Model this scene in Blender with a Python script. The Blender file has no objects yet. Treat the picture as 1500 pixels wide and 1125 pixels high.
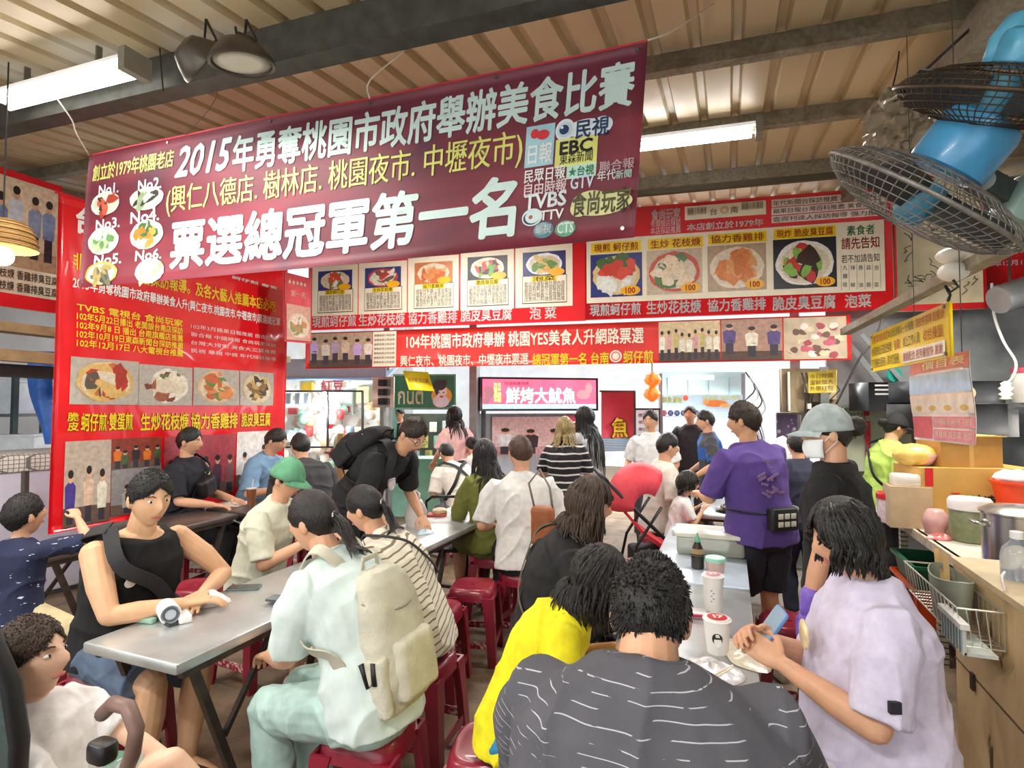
import bpy, math, random
import numpy as np
from mathutils import Vector as V, Matrix, Euler
R_ = random.Random(7)
S = bpy.context.scene; COL = S.collection; RAD = math.radians
# ------------------------------------------------------------------ camera
FPX, HOR, VPX, CAMZ = 810.0, 592.0, 1068.0, 1.68          # focal length and horizon read from the photo (1500 x 1125)
PITCH = math.atan((HOR-562.5)/FPX); YAW = math.atan((VPX-750)/(FPX/math.cos(PITCH)))
FW = V((-math.sin(YAW)*math.cos(PITCH), math.cos(YAW)*math.cos(PITCH), math.sin(PITCH)))
RT = V((math.cos(YAW), math.sin(YAW), 0)); UP = RT.cross(FW); CP = V((0, 0, CAMZ))
cd = bpy.data.cameras.new('camera'); cam = bpy.data.objects.new('camera', cd); COL.objects.link(cam)
cd.sensor_width = 36; cd.lens = FPX/1500*36; cd.clip_start = .05
cam.matrix_world = Matrix((RT, UP, -FW)).transposed().to_4x4(); cam.location = CP
S.camera = cam
# ------------------------------------------------------------------ light and exposure
S.view_settings.view_transform = 'Standard'; S.view_settings.look = 'None'; S.view_settings.gamma = 1
S.view_settings.use_curve_mapping = False; S.view_settings.exposure = 0.62
w = bpy.data.worlds.new('open_air'); S.world = w; w.use_nodes = True
bgn = w.node_tree.nodes['Background']; bgn.inputs[0].default_value = (.93, .96, 1, 1); bgn.inputs[1].default_value = 1.5
def area(name, loc, sx, sy, power, col=(1, .97, .92), rot=(0, 0, 0)):
    l = bpy.data.lights.new(name, 'AREA'); l.shape = 'RECTANGLE'; l.size = sx; l.size_y = sy; l.energy = power; l.color = col
    o = bpy.data.objects.new(name, l); COL.objects.link(o); o.location = loc; o.rotation_euler = rot; return o
# lights at the two visible battens, plus unseen ones added to fill the hall
for i, (x, y, z, p) in enumerate(((-2.6, 2.0, 3.25, 15), (.9, 3.9, 3.35, 34), (-1.2, -.6, 3.1, 62), (1.2, .2, 3.05, 38), (-3.6, .4, 3.2, 40), (-2.6, 4.6, 3.6, 44))):
    area('batten_fill_light', (x, y, z), 1.2, .12, p)
area('stall_light', (-3.2, 9.2, 3.3), 6, 1, 300, (1, .98, .95)); area('stall_light', (1.0, 9.0, 3.2), 3, 1, 150, (.95, .98, 1))
area('kitchen_light', (1.75, 4.9, 2.75), .8, .3, 34, (1, .93, .8))
# ------------------------------------------------------------------ measuring: a pixel of the photo and a depth (or a plane) give a point of the place
def ray(px, py): return FW + RT*((px-750)/FPX) - UP*((py-562.5)/FPX)
def at(px, py, d): return CP + ray(px, py)*d
def onz(px, py, z): r = ray(px, py); return CP + r*((z-CAMZ)/r.z)
def onx(px, py, x): r = ray(px, py); return CP + r*(x/r.x)
def ony(px, py, y): r = ray(px, py); return CP + r*(y/r.y)
# ------------------------------------------------------------------ materials
def lin(c):
    if isinstance(c, str): c = [int(c[i:i+2], 16)/255 for i in (0, 2, 4)]
    return tuple(x/12.92 if x <= .04045 else ((x+.055)/1.055)**2.4 for x in c)
MATS = {}
def M(col, rough=.6, metal=0, var=.1, vs=9, bump=0, bs=80, emit=0, trans=0, alpha=1, coat=0, spec=.5, st=None, sub=0, key=None):
    k = (col, rough, metal, var, vs, bump, bs, emit, trans, alpha, coat, spec, st, sub, key)
    if k in MATS: return MATS[k]
    m = bpy.data.materials.new('paint'); MATS[k] = m; m.use_nodes = True; nt = m.node_tree; N = nt.nodes; L = nt.links
    b = N['Principled BSDF']; c = lin(col)
    b.inputs['Roughness'].default_value = rough; b.inputs['Metallic'].default_value = metal
    b.inputs['Specular IOR Level'].default_value = spec; b.inputs['Coat Weight'].default_value = coat
    b.inputs['Transmission Weight'].default_value = trans; b.inputs['Alpha'].default_value = alpha
    if sub: b.inputs['Subsurface Weight'].default_value = sub; b.inputs['Subsurface Radius'].default_value = (.012, .005, .003); b.inputs['Subsurface Scale'].default_value = 1
    tc = N.new('ShaderNodeTexCoord'); mp = N.new('ShaderNodeMapping'); L.new(tc.outputs['Object'], mp.inputs[0])
    if st: mp.inputs['Scale'].default_value = st
    nz = N.new('ShaderNodeTexNoise'); nz.inputs['Scale'].default_value = vs; nz.inputs['Detail'].default_value = 5; L.new(mp.outputs[0], nz.inputs[0])
    rp = N.new('ShaderNodeValToRGB'); L.new(nz.outputs[0], rp.inputs[0])
    rp.color_ramp.elements[0].position = .3; rp.color_ramp.elements[1].position = .7
    rp.color_ramp.elements[0].color = tuple(max(0, x*(1-var)) for x in c)+(1,); rp.color_ramp.elements[1].color = tuple(min(1, x*(1+var)) for x in c)+(1,)
    L.new(rp.outputs[0], b.inputs['Base Color'])
    if emit: L.new(rp.outputs[0], b.inputs['Emission Color']); b.inputs['Emission Strength'].default_value = emit
    if bump:
        n2 = N.new('ShaderNodeTexNoise'); n2.inputs['Scale'].default_value = bs; n2.inputs['Detail'].default_value = 4; L.new(mp.outputs[0], n2.inputs[0])
        bp = N.new('ShaderNodeBump'); bp.inputs['Strength'].default_value = bump; bp.inputs['Distance'].default_value = .01
        L.new(n2.outputs[0], bp.inputs['Height']); L.new(bp.outputs[0], b.inputs['Normal'])
    return m
def pattern(m, kind, col2, scale, lo, hi, st=(1, 1, 1), dist=0, rot=(0, 0, 0)):
    """adds a second colour in waves, noise flecks or cells over a material made by M"""
    m = m.copy(); nt = m.node_tree; N = nt.nodes; L = nt.links; b = N['Principled BSDF']
    src = b.inputs['Base Color'].links[0].from_socket
    tc = N.new('ShaderNodeTexCoord'); mp = N.new('ShaderNodeMapping'); mp.inputs['Scale'].default_value = st; mp.inputs['Rotation'].default_value = rot; L.new(tc.outputs['Object'], mp.inputs[0])
    if kind == 'wave':
        t = N.new('ShaderNodeTexWave'); t.wave_type = 'BANDS'; t.bands_direction = 'Z'; t.inputs['Distortion'].default_value = dist; o = t.outputs['Fac']
    elif kind == 'dash':
        t = N.new('ShaderNodeTexWave'); t.wave_type = 'BANDS'; t.bands_direction = 'Z'; t.inputs['Scale'].default_value = scale; t.inputs['Distortion'].default_value = .6; t.inputs['Detail Scale'].default_value = .6
        k = N.new('ShaderNodeTexNoise'); k.inputs['Scale'].default_value = 24; m2 = N.new('ShaderNodeMapping'); m2.inputs['Scale'].default_value = (.7, .7, 4); L.new(tc.outputs['Object'], m2.inputs[0]); L.new(m2.outputs[0], k.inputs[0])
        g = N.new('ShaderNodeMath'); g.operation = 'GREATER_THAN'; g.inputs[1].default_value = .515; L.new(k.outputs[0], g.inputs[0]); mu = N.new('ShaderNodeMath'); mu.operation = 'MULTIPLY'; L.new(t.outputs['Fac'], mu.inputs[0]); L.new(g.outputs[0], mu.inputs[1]); o = mu.outputs[0]
    elif kind == 'cell': t = N.new('ShaderNodeTexVoronoi'); o = t.outputs['Distance']
    else: t = N.new('ShaderNodeTexNoise'); t.inputs['Detail'].default_value = 3; o = t.outputs[0]
    t.inputs['Scale'].default_value = scale; L.new(mp.outputs[0], t.inputs[0])
    rp = N.new('ShaderNodeValToRGB'); rp.color_ramp.elements[0].position = lo; rp.color_ramp.elements[1].position = hi
    rp.color_ramp.elements[0].color = (0, 0, 0, 1); rp.color_ramp.elements[1].color = (1, 1, 1, 1); L.new(o, rp.inputs[0])
    mx = N.new('ShaderNodeMixRGB'); L.new(rp.outputs[0], mx.inputs[0]); L.new(src, mx.inputs[1]); mx.inputs[2].default_value = lin(col2)+(1,)
    L.new(mx.outputs[0], b.inputs['Base Color']); return m
# ------------------------------------------------------------------ mesh building
def tag(o, label=None, cat=None, group=None, kind=None):
    for k, v in (('label', label), ('category', cat), ('group', group), ('kind', kind)):
        if v: o[k] = v
    return o
def thing(name, label, cat, loc=(0, 0, 0), rz=0, group=None):
    o = bpy.data.objects.new(name, None); COL.objects.link(o); o.empty_display_size = .1
    o.location = loc; o.rotation_euler = (0, 0, rz); return tag(o, label, cat, group)
def rootm(o): return Matrix.Translation(o.location) @ o.rotation_euler.to_matrix().to_4x4()
def link(name, me, mats, parent=None, world=False, smooth=0):
    for m in (mats if isinstance(mats, (list, tuple)) else [mats]): me.materials.append(m)
    if world and parent:
        p = parent
        mm = rootm(p)
        while p.parent: p = p.parent; mm = rootm(p) @ mm
        me.transform(mm.inverted())
    if smooth:
        me.polygons.foreach_set('use_smooth', [True]*len(me.polygons))
        if smooth < 3: me.set_sharp_from_angle(angle=smooth)
    o = bpy.data.objects.new(name, me); COL.objects.link(o)
    if parent: o.parent = parent
    return o
class B:
    def __init__(s): s.v = []; s.f = []; s.m = []; s.mi = 0
    def add(s, vs, fs):
        n = len(s.v); s.v += [tuple(x) for x in vs]; s.f += [tuple(i+n for i in f) for f in fs]; s.m += [s.mi]*len(fs); return s
    def mat(s, i): s.mi = i; return s
    def box(s, c, d, r=None):
        c = V(c); x, y, z = (q/2 for q in d)
        vs = [V((a*x, b*y, e*z)) for a in (-1, 1) for b in (-1, 1) for e in (-1, 1)]
        if r is not None: m = r if isinstance(r, Matrix) else Euler(r).to_matrix(); vs = [m @ v for v in vs]
        return s.add([v+c for v in vs], [(0, 1, 3, 2), (4, 6, 7, 5), (0, 4, 5, 1), (2, 3, 7, 6), (0, 2, 6, 4), (1, 5, 7, 3)])
    def bar(s, a, b, w, h, up=(0, 0, 1)):
        a = V(a); b = V(b); d = (b-a); L = d.length; d.normalize(); u = V(up)
        if abs(d.dot(u)) > .98: u = V((0, 1, 0))
        r = d.cross(u).normalized(); u = r.cross(d)
        return s.box((a+b)/2, (w, L, h), Matrix((r, d, u)).transposed())
    def loft(s, rings, close=True, cap=True):
        n = len(rings[0]); vs = [p for r in rings for p in r]; fs = []
        for i in range(len(rings)-1):
            for j in range(n if close else n-1):
                k = (j+1) % n; fs.append((i*n+j, i*n+k, (i+1)*n+k, (i+1)*n+j))
        if cap: fs.append(tuple(reversed(range(n)))); fs.append(tuple((len(rings)-1)*n+j for j in range(n)))
        return s.add(vs, fs)
    def tube(s, pts, r, n=8, flat=1, up=None, cap=True):
        pts = [V(p) for p in pts]; rs = r if isinstance(r, (list, tuple)) else [r]*len(pts); rings = []; pu = None
        for i, p in enumerate(pts):
            d = (pts[min(i+1, len(pts)-1)]-pts[max(i-1, 0)])
            d = d.normalized() if d.length > 1e-9 else V((0, 0, 1))
            u = V(up) if up is not None else (pu if pu is not None else (V((0, 0, 1)) if abs(d.z) < .9 else V((0, 1, 0))))
            a = d.cross(u)
            if a.length < 1e-6: a = d.cross(V((.3, .9, .2)))
            a.normalize(); u = a.cross(d).normalized(); pu = u
            rings.append([p + a*(rs[i]*math.cos(2*math.pi*j/n)) + u*(rs[i]*flat*math.sin(2*math.pi*j/n)) for j in range(n)])
        return s.loft(rings, cap=cap)
    def cyl(s, a, b, r0, r1=None, n=16): return s.tube([a, b], [r0, r0 if r1 is None else r1], n)
    def lathe(s, prof, n=24, o=(0, 0, 0), ax=None, cap=True):
        o = V(o); m = V((0, 0, 1)).rotation_difference(V(ax)).to_matrix() if ax is not None else Matrix.Identity(3)
        return s.loft([[o + m @ V((r*math.cos(2*math.pi*j/n), r*math.sin(2*math.pi*j/n), z)) for j in range(n)] for r, z in prof], cap=cap)
    def sph(s, c, r, n=12, m=8, mx=None):
        c = V(c); r = V((r, r, r)) if isinstance(r, (int, float)) else V(r); rings = []
        for i in range(m+1):
            t = math.pi*(.02+.96*i/m); rings.append([V((r.x*math.sin(t)*math.cos(2*math.pi*j/n), r.y*math.sin(t)*math.sin(2*math.pi*j/n), -r.z*math.cos(t))) for j in range(n)])
        if mx is not None: rings = [[mx @ p for p in q] for q in rings]
        return s.loft([[c+p for p in q] for q in rings])
    def rbox(s, c, d, r=.02, n=4, rot=None):
        """box with rounded vertical edges and softened top and bottom"""
        c = V(c); x, y, z = (q/2 for q in d); r = min(r, x*.98, y*.98); rings = []
        b = min(r*.6, z*.5)
        for zz, ins in ((-z, b), (-z+b*.3, b*.3), (-z+b, 0), (z-b, 0), (z-b*.3, b*.3), (z, b)):
            ring = []
            for qx, qy, a0 in ((1, 1, 0), (-1, 1, 90), (-1, -1, 180), (1, -1, 270)):
                for k in range(n+1):
                    a = RAD(a0+90*k/n); ring.append(V((qx*(x-r)+math.cos(a)*(r-ins*.9), qy*(y-r)+math.sin(a)*(r-ins*.9), zz)))
            rings.append(ring)
        m = rot if isinstance(rot, Matrix) else (Euler(rot).to_matrix() if rot is not None else Matrix.Identity(3))
        return s.loft([[c + m @ p for p in q] for q in rings])
    def build(s, name, mats, parent=None, world=False, smooth=0):
        me = bpy.data.meshes.new(name); me.from_pydata(s.v, [], s.f)
        if any(s.m): me.polygons.foreach_set('material_index', s.m)
        return link(name, me, mats, parent, world, smooth)
def struct(o): return tag(o, kind='structure')
def copy_tree(o, parent=None):
    c = o.copy(); COL.objects.link(c)
    if parent: c.parent = parent
    for ch in [x for x in COL.objects if x.parent == o]: copy_tree(ch, c)
    return c
# ------------------------------------------------------------------ printed sheets: banners, boards, papers
class Sheet:
    def __init__(s, tl, tr, bl, disp=None):
        s.o = V(tl); s.u = V(tr)-s.o; s.v = V(bl)-s.o; s.n = s.v.cross(s.u).normalized()
        if s.n.dot(CP-s.o) < 0: s.n = -s.n
        s.disp = disp
    def pt(s, u, v, off=0): return s.o + s.u*u + s.v*v + s.n*(off + (s.disp(u, v) if s.disp else 0))
    def uv(s, px, py):
        r = ray(px, py); t = (s.o-CP).dot(s.n)/r.dot(s.n); q = CP+r*t-s.o
        a, b, c = s.u.dot(s.u), s.u.dot(s.v), s.v.dot(s.v); d, e = q.dot(s.u), q.dot(s.v); k = a*c-b*b
        return (d*c-e*b)/k, (e*a-d*b)/k
    def body(s, name, mat, parent, nu=24, nv=10, th=.004, back=None):
        b = B()
        vs = [s.pt(i/nu, j/nv, 0) for j in range(nv+1) for i in range(nu+1)]; n = len(vs)
        vs += [p - s.n*th for p in vs]; w_ = nu+1; fs = []
        for j in range(nv):
            for i in range(nu):
                q = (j*w_+i, (j+1)*w_+i, (j+1)*w_+i+1, j*w_+i+1); fs.append(q); fs.append(tuple(x+n for x in reversed(q)))
        ed = [(i, i+1) for i in range(nu)]+[(nv*w_+i+1, nv*w_+i) for i in range(nu)]+[((j+1)*w_, j*w_) for j in range(nv)]+[(j*w_+nu, (j+1)*w_+nu) for j in range(nv)]
        fs += [(a, a+n, c+n, c) for a, c in ed]
        b.add(vs, fs); return b.build(name, mat, parent, world=True, smooth=2)
    def grid(s, b, u0, v0, u1, v1, off, nu=1, nv=1, su=0):
        vs = [s.pt(u0+(u1-u0)*i/nu, v0+(v1-v0)*j/nv+su*(i/nu), off) for j in range(nv+1) for i in range(nu+1)]; w_ = nu+1
        b.add(vs, [(j*w_+i, (j+1)*w_+i, (j+1)*w_+i+1, j*w_+i+1) for j in range(nv) for i in range(nu)])
    def poly(s, b, pts, off): b.add([s.pt(u, v, off) for u, v in pts], [tuple(reversed(range(len(pts))))])
    def ell(s, b, u, v, ru, rv, off, n=20, jit=0, rot=0):
        P = []
        for k in range(n):
            a = 2*math.pi*k/n; q = 1+jit*(R_.random()-.5)*2; x, y = math.cos(a)*ru*q, math.sin(a)*rv*q
            k_ = s.u.length/s.v.length; P.append((u+x*math.cos(rot)-y/k_*math.sin(rot), v+x*k_*math.sin(rot)+y*math.cos(rot)))
        s.poly(b, P, off)
    def rect(s, name, a, c, mat, parent, off=.003, nu=6, nv=4):
        b = B(); (u0, v0), (u1, v1) = s.uv(*a), s.uv(*c); s.grid(b, u0, v0, u1, v1, off, nu, nv); return b.build(name, mat, parent, world=True)
TXT = {}
def glyphs(body, bold, shear):
    """outline of a line of text as faces in a 0..1 box; bold thickens the strokes"""
    k = (body, bold, shear)
    if k not in TXT:
        cu = bpy.data.curves.new('lettering', 'FONT'); cu.body = body; cu.shear = shear; cu.resolution_u = 2; cu.fill_mode = 'FRONT'
        o = bpy.data.objects.new('lettering', cu); COL.objects.link(o)
        me = bpy.data.meshes.new_from_object(o.evaluated_get(bpy.context.evaluated_depsgraph_get()))
        vs = np.array([v.co[:] for v in me.vertices]) if len(me.vertices) else np.zeros((0, 3)); fs = [tuple(p.vertices) for p in me.polygons]
        bpy.data.objects.remove(o); bpy.data.curves.remove(cu); bpy.data.meshes.remove(me)
        if len(vs):
            n = len(vs); d = bold*.55
            if bold >= .04: sh = [(0, 0)]+[(d*math.cos(q*.785), d*math.sin(q*.785)) for q in range(8)]
            elif bold >= .02: sh = [(d, d), (-d, d), (d, -d), (-d, -d)]
            elif bold > .006: sh = [(d, 0), (-d, 0)]
            else: sh = [(0, 0)]
            f0 = fs; fs = [tuple(x+q*n for x in f) for q in range(len(sh)) for f in f0]; vs = np.concatenate([vs+np.array((a, c, 0)) for a, c in sh])
            vs = (vs-vs.min(0))/np.maximum(np.ptp(vs, axis=0), 1e-6)
        TXT[k] = (vs, fs)
    return TXT[k]
def text_uv(s, body, u0, v0, u1, v1, mat, parent, bold=.012, off=.004, su=0, shear=0, name='lettering'):
    """su slants the line: its right end stands su lower than its left"""
    vs, fs = glyphs(body, bold, shear)
    if not len(vs): return
    b = B(); b.add([s.pt(u0+(u1-u0)*x, v1+(v0-v1)*y+su*x, off) for x, y, _ in vs], fs)
    return b.build(name, mat, parent, world=True)
def text(s, body, a, c, mat, parent, h=None, **k):
    """a: top-left pixel, c: bottom-right pixel of the line; h: pixel height at its left end when the line runs askew on the sheet"""
    (u0, v0), (u1, v1) = s.uv(*a), s.uv(*c); su = 0
    if h: vb = s.uv(a[0], a[1]+h)[1]; su = v1-vb; v1 = vb
    return text_uv(s, body, u0, v0, u1, v1, mat, parent, su=su, **k)
def dish(s, u, v, ru, rv, parent, plate='f2efe6', foods=('c8452e', 'e8d9a8', '5d8a3a'), off=.004, n=14, seed=1, bg=None, rect=None, price=None, rows=None):
    """a printed picture of a plate of food"""
    global R_
    sv, R_ = R_, random.Random(seed); b = B(); cols = [bg or plate, plate, 'd9cdb4', price or plate]+list(foods)
    if rect: s.grid(b, *rect, off, 2, 2)
    b.mat(1); s.ell(b, u, v, ru, rv, off+.001, 28, .03); b.mat(2); s.ell(b, u, v+rv*.04, ru*.86, rv*.84, off+.0015, 24, .04); z = off+.002
    for i in range(n):
        f = i % len(foods); a = R_.random()*6.28; r = R_.random()**.6*.62
        du, dv = math.cos(a)*r*ru, math.sin(a)*r*rv
        if rows: du, dv = (R_.random()-.5)*1.1*ru, (rows[f]+(R_.random()-.5)*.4)*rv
        b.mat(4+f); q = .2+R_.random()*.25; s.ell(b, u+du, v+dv, ru*q, rv*q*(.5+R_.random()*.6), z, 9, .3, R_.random()*3); z += .00012
    if price: b.mat(3); s.ell(b, u+ru*.55, v+rv*.72, ru*.42, rv*.2, z+.0005, 18)
    R_ = sv; return b.build('dish_picture', [M(c, .4, var=.15, vs=30) for c in cols], parent, world=True)
def crowd(s, u0, v0, u1, v1, parent, n, bg, shirts, off=.004, seed=1, floor='6b5348', tall=.75):
    """a printed snapshot of people standing side by side"""
    r = random.Random(seed); b = B(); cols = [bg, floor, 'd9a98a', '2b211d', '3a3540']+list(shirts); w_, h_ = u1-u0, v1-v0
    s.grid(b, u0, v0, u1, v1, off, 12, 3); b.mat(1); s.grid(b, u0, v0+h_*.78, u1, v1, off+.0006, 12, 1); z = off+.001
    for i in range(n):
        x = u0+w_*(i+.5+(r.random()-.5)*.3)/n; top = v0+h_*(1-tall+.16*r.random()); bw = w_*min(.42/n, .11); hr = h_*.075
        b.mat(4); s.grid(b, x-bw*.6, top+h_*.38, x+bw*.6, min(v1-h_*.03, top+h_*.72), z)
        b.mat(5+i % len(shirts)); s.poly(b, [(x-bw, top+h_*.17), (x-bw*.45, top+h_*.12), (x+bw*.45, top+h_*.12), (x+bw, top+h_*.17), (x+bw*.85, top+h_*.45), (x-bw*.85, top+h_*.45)], z+.0004)
        b.mat(2); s.ell(b, x, top+h_*.06, bw*.5, hr, z+.0008, 12); b.mat(3); s.ell(b, x, top+h_*.025, bw*.54, hr*.7, z+.001, 10); z += .00015
    return b.build('snapshot', [M(c, .4, var=.2, vs=25) for c in cols], parent, world=True)
# ------------------------------------------------------------------ the hall: floor, roof, steel, walls
def quadslab(name, pts, th, mat, nrm=(0, 0, -1)):
    b = B(); p = [V(q) for q in pts]; n = V(nrm)*th; b.loft([p, [q+n for q in p]]); return struct(b.build(name, mat))
fm = pattern(M('7f6c55', .55, var=.3, vs=2.2, bump=.35, bs=30), 'noise', '57493a', 7, .45, .75)
fm = pattern(fm, 'noise', 'a08b6e', 90, .62, .72)
quadslab('floor', [(-14, -4, 0), (8, -4, 0), (8, 22, 0), (-14, 22, 0)], .2, fm)
def roofz(x, y): return 3.30-.044*x+.112*y
b = B(); X = []; x = -10.0
while x < 7: X += [(x, 0), (x+.145, 0), (x+.16, .04), (x+.2, .04)]; x += .215
for y0, y1 in ((-3.5, 7.2),):
    n = len(X); vs = [(x, y, roofz(x, y)+h) for y in (y0, y1) for x, h in X]; vs += [(a, c, d+.004) for a, c, d in vs]
    b.add(vs, [q for i in range(n-1) for q in ((i, n+i, n+i+1, i+1), (2*n+i, 2*n+i+1, 3*n+i+1, 3*n+i))])
rm = pattern(M('cbb891', .42, var=.16, vs=1.6, st=(1, .25, 1), metal=.1), 'noise', 'a5875c', 2.0, .6, .9, st=(4, .4, 1))
rm = pattern(rm, 'noise', 'dcd6c4', .8, .62, .68)
struct(b.build('ceiling', rm))
galv = pattern(M('8d8674', .5, .35, var=.25, vs=40), 'noise', '6c5f49', 9, .5, .8)
dark = M('4c4c46', .5, .3, var=.3, vs=12)
def purlin(y, h, wd, mat, i, x0=-9.5, x1=6.5):
    b = B(); sl = (x1-x0)
    def P(x, dy, dz): return (x, y+dy, roofz(x, y)-.006+dz)
    c = [(-wd/2, 0), (wd/2, 0), (wd/2, -.014), (-wd/2+.012, -.014), (-wd/2+.012, -h+.012), (wd/2, -h+.012), (wd/2, -h), (-wd/2, -h)]
    b.loft([[P(x, dy, dz) for dy, dz in c] for x in (x0, x1)]); return struct(b.build('trim_%d' % i, mat))
for i, (y, h, wd, m) in enumerate(((-.9, .1, .07, galv), (.5, .1, .07, galv), (2.2, .2, .12, dark), (3.2, .1, .07, galv), (4.3, .1, .07, galv), (5.62, .12, .08, galv), (6.9, .1, .07, galv))): purlin(y, h, wd, m, i+1)
def rafter(x, i, wd=.11, h=.16, y0=-3.4, y1=7.0, mat=galv):
    b = B(); b.loft([[(x+dx, y, roofz(x, y)-.1+dz) for dx, dz in ((-wd/2, 0), (wd/2, 0), (wd/2, -h), (-wd/2, -h))] for y in (y0, y1)]); return struct(b.build('trim_%d' % i, mat))
rafter(1.12, 9); rafter(-6.3, 10)
# service channel under the far purlin
b = B(); b.bar((-5, 5.45, roofz(-5, 5.45)-.2), (1.4, 5.45, roofz(1.4, 5.45)-.2), .05, .05); struct(b.build('trim_11', M('55503f', .5, .4)))
# grey sheeted kitchen wall and a side wall at the right, a pale wall at the very back, left side wall
gw = pattern(M('8b9093', .55, var=.2, vs=3, bump=.5, bs=6), 'noise', '5d6164', 2.2, .5, .75)
quadslab('wall_right', [(2.75, -3, 0), (2.75, 6.7, 0), (2.75, 6.7, 4), (2.75, -3, 4)], .08, gw, (1, 0, 0))
quadslab('wall_kitchen', [(.96, 6.62, 0), (2.75, 6.62, 0), (2.75, 6.62, 3.85), (.96, 6.62, 3.85)], .08, gw, (0, 1, 0))
quadslab('wall_back', [(-14, 15, 0), (8, 15, 0), (8, 15, 5), (-14, 15, 5)], .1, M('d9dde0', .8, var=.12, vs=2), (0, 1, 0))
quadslab('wall_left', [(-8.6, -3, 0), (-8.6, 14, 0), (-8.6, 14, 4.2), (-8.6, -3, 4.2)], .1, M('b9bcbd', .8, var=.15, vs=2), (-1, 0, 0))
# posts
def post(name, label, x, y, wd, z1, mat, extra=None):
    o = thing(name, label, 'post', (x, y, 0)); b = B(); b.box((0, 0, z1/2), (wd, wd, z1)); b.build('shaft', mat, o)
    b = B(); b.box((0, 0, .01), (wd*2, wd*2, .02)); b.build('base_plate', mat, o); return o
p = at(1166, 640, 5.75); post('steel_post', 'grey steel post behind the man in the purple shirt', p.x, p.y, .09, roofz(p.x, p.y)-.12, M('9aa0a0', .45, .5, var=.2))
p = at(1210, 700, 5.2); post('steel_post', 'dark steel post left of the electric boxes, behind the woman in the cap', p.x, p.y, .07, 2.03, M('6f7371', .5, .4, var=.2))
p = at(695, 640, 7.6); post('steel_post', 'grey steel post left of the pink squid light box', p.x, p.y, .11, 3.1, M('8f9596', .5, .4, var=.2))
p = at(568, 640, 8.2); post('steel_post', 'thin grey post left of the green sign', p.x, p.y, .1, 3.1, M('9a9d9b', .5, .4, var=.2))
# ------------------------------------------------------------------ banners and signs
WH = M('f6f7f4', .5, var=.03); CR = M('f1e6cd', .5, var=.05); BK = M('1b1a1c', .5, var=.1); RD = M('dc1f26', .4, var=.08, vs=4)
YL = M('f6d51f', .45, var=.06); MINT = M('d4ece6', .45, var=.04); LIME = M('dde27a', .45, var=.05)
# the big maroon banner in front
def ripple(u, v): return .010*math.sin(6*u+2*v)+.003*math.sin(19*u-5*v)*(1-.5*v)+.004*math.sin(7*v)
tl, tr, bl = at(131, 228, 3.80), at(949, 59, 2.545), at(118, 422, 3.80)
root = thing('maroon_banner', 'long maroon banner with big mint characters hanging across the hall', 'banner', (bl+tr)/2)
s = Sheet(tl, tr, bl, ripple)
bm_ = pattern(M('6b2433', .5, var=.12, vs=3), 'noise', '8e3443', 1.4, .45, .7, st=(.5, .5, 3)); bm_ = pattern(bm_, 'noise', '4c2338', 2.2, .55, .8)
s.body('cloth', bm_, root, 48, 14)
b = B(); s.grid(b, 0, -.006, 1, .006, .002, 40, 1); b.build('hem', M('c43a44', .5), root, world=True)
text(s, '創立於1979年桃園老店', (139, 243), (257, 246), LIME, root, bold=.03)
text(s, '2015', (262, 217), (340, 249), MINT, root, bold=.045, shear=.25)
text(s, '年勇奪桃園市政府舉辦美食比賽', (345, 201), (928, 156), MINT, root, bold=.045)
text(s, '(興仁八德店. 樹林店. 桃園夜市. 中壢夜市)', (248, 275), (764, 245), LIME, root, bold=.018)
text(s, '票選總冠軍第一名', (253, 324), (754, 347), MINT, root, bold=.055)
for i, (a, c, q, r, pl, fo) in enumerate((
    ((148, 273), (177, 283), (157, 299), (21, 17), 'ece9df', ('c9604a', '4a2f26', 'e8dcc8', 'a8402f')), ((207, 266), (240, 277), (218, 292), (25, 16), 'dfe6d8', ('3a3a34', '8fa07a', 'dfe3d0')),
    ((143, 323), (177, 333), (153, 353), (22, 20), 'e7e4d6', ('5f8a57', 'e9e6dd', '9eb58c')), ((194, 312), (235, 323), (216, 344), (24, 21), 'efe9dd', ('c8954a', 'b87a35', '3f6b3c')),
    ((141, 375), (179, 386), (151, 401), (23, 17), 'b8974e', ('5b5a4a', '8d8053', '39413f')), ((200, 368), (237, 379), (220, 397), (21, 18), 'dfe8cc', ('c5d6a4', 'e8edd8', 'a7c088')))):
    text(s, 'No%d.' % (i+1), a, c, WH, root, bold=.03)
    u, v = s.uv(*q); u1, v1 = s.uv(q[0]+r[0], q[1]); u2, v2 = s.uv(q[0], q[1]+r[1]); dish(s, u, v, abs(u1-u), abs(v2-v), root, pl, fo, seed=i+3)
for (a, c, col) in (((772, 187), (810, 241), 'a9d6e0'), ((815, 206), (874, 239), 'e3e57d'), ((831, 243), (873, 258), 'bfe4d2')): s.rect('logo_panel', a, c, M(col, .5), root, .0035)
text(s, '日報', (775, 213), (808, 238), WH, root, bold=.03, off=.006)
text(s, 'EBC', (821, 209), (868, 222), BK, root, bold=.06, off=.006); text(s, '東森新聞', (821, 226), (868, 236), BK, root, off=.006)
text(s, '★台視', (834, 246), (870, 256), M('2f7d5b', .5), root, bold=.03, off=.006)
def blobs(s, name, items, off, parent):
    b = B(); cols = []
    for px, py, rx, ry, c in items:
        u, v = s.uv(px, py); u1 = s.uv(px+rx, py)[0]; v1 = s.uv(px, py+ry)[1]
        if c not in cols: cols.append(c)
        b.mat(cols.index(c)); s.ell(b, u, v, abs(u1-u), abs(v1-v), off, 22); off += .0006
    return b.build(name, [M(c, .45) for c in cols], parent, world=True)
blobs(s, 'logo_mark', [(784, 197, 6, 7, 'd8363f'), (796, 198, 9, 7, 'd8363f')], .006, root)
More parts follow.
